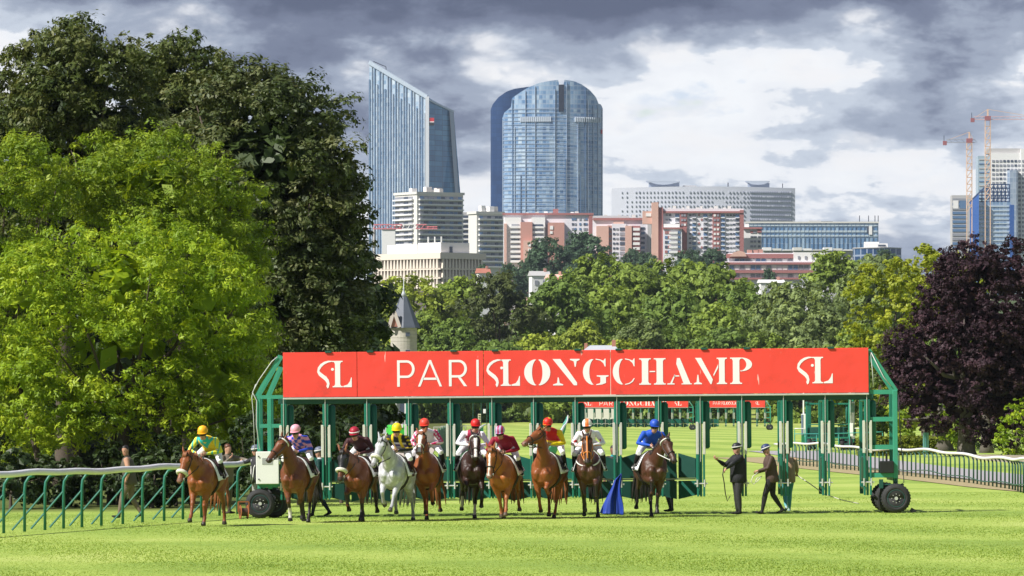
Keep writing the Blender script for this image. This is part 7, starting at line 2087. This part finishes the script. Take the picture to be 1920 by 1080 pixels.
def pavilion():
    D = 640; s = D / F; x = PX(752, D); z0 = gz(x, D)
    root = empty('pavilion', (x, D, z0), 0, 'pale grey pavilion with dark openings glimpsed under the banner on the left', 'building')
    Zt = lambda py: PZ(py, D) - z0
    MB().b2(-40 * s, 26 * s, 0, 4, 0, Zt(738)).build('wall', mat('pavilion_grey', (.56, .56, .60), .7, .1, .8), root)
    for px in (-18, 2, 14): ubox('doorway', win, (px * s, -.05, Zt(772)), (7 * s, .3, 38 * s), root)
    for px in (-27, -10, 8, 21): ubox('pilaster', conc_w, (px * s, -.15, Zt(772)), (3 * s, .4, 60 * s), root)
    ubox('roof_slab', conc_w, (-7 * s, 2, Zt(737)), (70 * s, 5, .25), root)
pavilion()
def tractor():
    D = 300; s = D / F; x = PX(752, D); z0 = gz(x, D)
    root = empty('tractor', (x, D, z0), math.radians(12), 'bright green utility tractor behind the grey horse and its rider', 'tractor')
    gr = mat('tractor_green', (.05, .52, .05), .35, .1, 3.0)
    MB().bbox((0, 0, 1.50), (.95, 1.1, .55), .10).build('engine_hood', gr, root)
    MB().bbox((0, .9, 1.35), (1.1, 1.0, .9), .08).build('body', gr, root)
    MB().bbox((.20, -.58, .62), (.75, .12, .30), .03).build('front_guard', gr, root)
    for q in (-.5, .5):
        MB().bar((q, 1.2, 1.8), (q, 1.3, 2.4), .06).build('roll_bar', black, root)
        MB().tube([((q - .12, .0, .38), .36), ((q - .11, 0, .38), .38), ((q + .11, 0, .38), .38), ((q + .12, 0, .38), .36)], 18).build('wheel', rubber, root)
        MB().tube([((q * 1.2 - .16, 1.1, .55), .52), ((q * 1.2 - .14, 1.1, .55), .55), ((q * 1.2 + .14, 1.1, .55), .55), ((q * 1.2 + .16, 1.1, .55), .52)], 20).build('wheel', rubber, root)
    MB().bbox((.55, -.2, 1.15), (.12, .7, .5), .02).build('grille', black, root)
    MB().bbox((0, 1.1, 1.05), (.5, .5, .12), .03).build('seat', black, root)
    ubox('front_plate', letter_w, (-.1, -.57, 1.75), (.2, .03, .18), root)
tractor()
def marker(px, top, mid, base, D, w, label):
    s = D / F; x = PX(px, D); z0 = gz(x, D)
    root = empty('distance_marker', (x, D, z0), 0, label, 'marker')
    Zt = lambda py: PZ(py, D) - z0
    MB().bbox((0, 0, (Zt(top) + Zt(mid)) / 2), (w * s, w * s * .8, Zt(top) - Zt(mid)), .03).build('panel', white_pt, root)
    MB().bbox((-w * s * .34, -.02, (Zt(top) + Zt(mid)) / 2 - .05), (w * s * .34, w * s * .82, Zt(top) - Zt(mid)), .02).build('shadow_panel', mat('panel_shade', (.16, .20, .30), .5), root)  # dark slate strip stands in for the shaded side of the white panel
    MB().bbox((-w * s * .1, 0, Zt(mid) / 2), (w * s * .8, w * s * .8, Zt(mid)), .03).build('base', mat('base_green', (.012, .17, .08), .5), root)
    MB().cyl((-w * s * .1, .1, Zt(top) - .1), (-w * s * .1, .1, Zt(735)), .06, 8).build('pole', white_pt, root)
marker(1508, 776, 815, 832, 424, 11, 'tall white marker panel on a green base with a thin pole, right half')
def ladder_post():
    D = 520; s = D / F; x = PX(899, D); z0 = gz(x, D)
    root = empty('marker_post', (x, D, z0), 0, 'narrow cream board with dark rungs between thin poles, behind the red-capped rider', 'marker')
    Zt = lambda py: PZ(py, D) - z0
    MB().bbox((0, 0, (Zt(776) + Zt(812)) / 2), (5.5 * s, .06, Zt(776) - Zt(812)), .01).build('board', mat('cream_board', (.70, .66, .42), .6), root)
    for k in range(7): ubox('rung', mat('rung_dark', (.06, .07, .05), .6), (0, -.05, Zt(779 + k * 4.3)), (3.6 * s, .03, 1.8 * s), root)
    for px in (-12, 3.2, 14): MB().cyl((px * s, .05, 0), (px * s, .05, Zt(752)), .04, 6).build('pole', post_green_dk, root)
    MB().bbox((9.5 * s, 0, Zt(771)), (5 * s, .05, 8 * s), .01).build('white_plate', white_pt, root)
ladder_post()
def mesh_fence():
    root = empty('mesh_fence', (PX(842, 330), 330, gz(-3, 330)), 0, 'dark green mesh fence slanting away behind the left stalls', 'fence')
    a = Vector((PX(823, 300), 300, 0)); b = Vector((PX(866, 560), 560, 0)); off = root.location.copy()
    m = mat('mesh_green', (.012, .085, .062), .7, .2, 3.0)
    n = 16
    for i in range(n):
        p = a.lerp(b, i / n); q = a.lerp(b, (i + 1) / n)
        p.z = gz(p.x, p.y); q.z = gz(q.x, q.y)
        vs = [p, q, q + Vector((0, 0, 1.5)), p + Vector((0, 0, 1.5))]
        o = MB().add([v - off for v in vs] + [v - off + Vector((.03, 0, 0)) for v in vs], [(0, 1, 2, 3), (7, 6, 5, 4), (0, 4, 5, 1), (2, 6, 7, 3)]).build('mesh_panel', m, root)
        MB().cyl(p - off, p - off + Vector((0, 0, 1.6)), .04, 6).build('post', post_green, root)
mesh_fence()
def barriers():
    for i, (px, D) in enumerate(((838, 470), (850, 500), (866, 540))):
        x = PX(px, D); root = empty('crowd_barrier', (x, D, gz(x, D)), math.radians(8 * i), ['steel crowd barrier in the yard, nearest of three', 'steel crowd barrier in the yard, middle of three', 'steel crowd barrier in the yard, farthest of three'][i], 'barrier', 'crowd barriers in the yard')
        fr = MB().bar((-1.1, 0, 1.1), (1.1, 0, 1.1), .05).bar((-1.1, 0, .2), (1.1, 0, .2), .05).bar((-1.1, 0, 0), (-1.1, 0, 1.1), .05).bar((1.1, 0, 0), (1.1, 0, 1.1), .05)
        fr.build('frame', steel, root)
        br = MB()
        for k in range(12): br.bar((-1 + k * .18, 0, .2), (-1 + k * .18, 0, 1.1), .025)
        tag(br.build('bars', steel, root), kind='stuff')
barriers()
for lab, px, D, hd, c1, c2 in (('distant bystander in grey in the yard behind the left stalls', 846, 560, -80, (.25, .26, .30), (.05, .06, .10)), ('distant bystander in white in the yard near the gate post', 860, 575, -110, (.66, .66, .66), (.08, .08, .10))):
    person(lab, px, D, hd, stand(), cf_of(c1, c1, c2, (.02, .02, .02)), group='distant people', hair=hair_black, voxel=.025)
def sign():
    D = 284; s = D / F; x = PX(1736, D); z0 = gz(x, D)
    root = empty('sign_board', (x, D, z0), math.radians(20), 'pale turquoise upright sign board on a pole before the hedge', 'sign')
    Zt = lambda py: PZ(py, D) - z0
    MB().bbox((0, 0, (Zt(811) + Zt(847)) / 2), (.30, .04, Zt(811) - Zt(847)), .01).build('board', mat('sign_turquoise', (.16, .40, .40), .5, .1, 4.0), root)
    MB().bbox((0, -.025, (Zt(811) + Zt(847)) / 2), (.06, .02, Zt(811) - Zt(847)), .005).build('edge', mat('sign_edge', (.08, .26, .28), .5), root)
    MB().cyl((0, .04, 0), (0, .04, Zt(812)), .03, 8).build('pole', mat('sign_pole', (.20, .33, .34), .5), root)
sign()
def low_wall():
    root = empty('low_wall', (PX(1885, 250), 250, gz(20, 250)), 0, 'low weathered stone kerb wall at the right edge beyond the rail', 'wall')
    off = root.location.copy(); rg = random.Random(2)
    p = Vector((PX(1830, 268), 268, 0)); q = Vector((PX(1960, 236), 236, 0))
    n = 16
    for i in range(n):
        a = p.lerp(q, i / n); b = p.lerp(q, (i + .96) / n)
        a.z = gz(a.x, a.y) + .08 + .10 * i / n; b.z = gz(b.x, b.y) + .08 + .10 * i / n
        MB().bar(a - off, b - off, .4 + rg.uniform(-.02, .02), .24 + .16 * i / n).build('stone_block', mat('kerb_stone', (.30, .25, .215), .9, .2, 3.0, bump=.3), root)
low_wall()
def louvres():
    D = 935; s = D / F; x = PX(1551, D); z0 = gz(x, D)
    root = empty('slatted_screen', (x, D, z0), 0, 'white slatted screen at the far end of the track on the right', 'screen')
    Zt = lambda py: PZ(py, D) - z0
    for k in range(5): MB().bbox((0, 0, Zt(746.5 + k * 5.0)), (58 * s, .12, 2.6 * s), .02).build('slat', white_pt, root)
    for px in (-29, -18, -6, 6, 18, 29): MB().cyl((px * s, .12, 0), (px * s, .12, Zt(744)), .07, 6).build('post', white_pt, root)
louvres()
# ================================================================ the air between here and the town
def haze():
    m = bpy.data.materials.new('haze'); m.use_nodes = True
    g = NT(m.node_tree); g.t.nodes.clear()
    v = g.n('ShaderNodeVolumePrincipled')
    v.inputs['Color'].default_value = (.72, .84, 1.0, 1); v.inputs['Density'].default_value = HAZE
    o = g.n('ShaderNodeOutputMaterial'); g.t.links.new(v.outputs[0], o.inputs['Volume'])
    h = MB().b2(-12000, 12000, -300, 7000, -12, 330).build('haze', m)
    tag(h, 'thin pale summer haze over the town', 'haze', kind='stuff')
HAZE = 0.000028
haze()
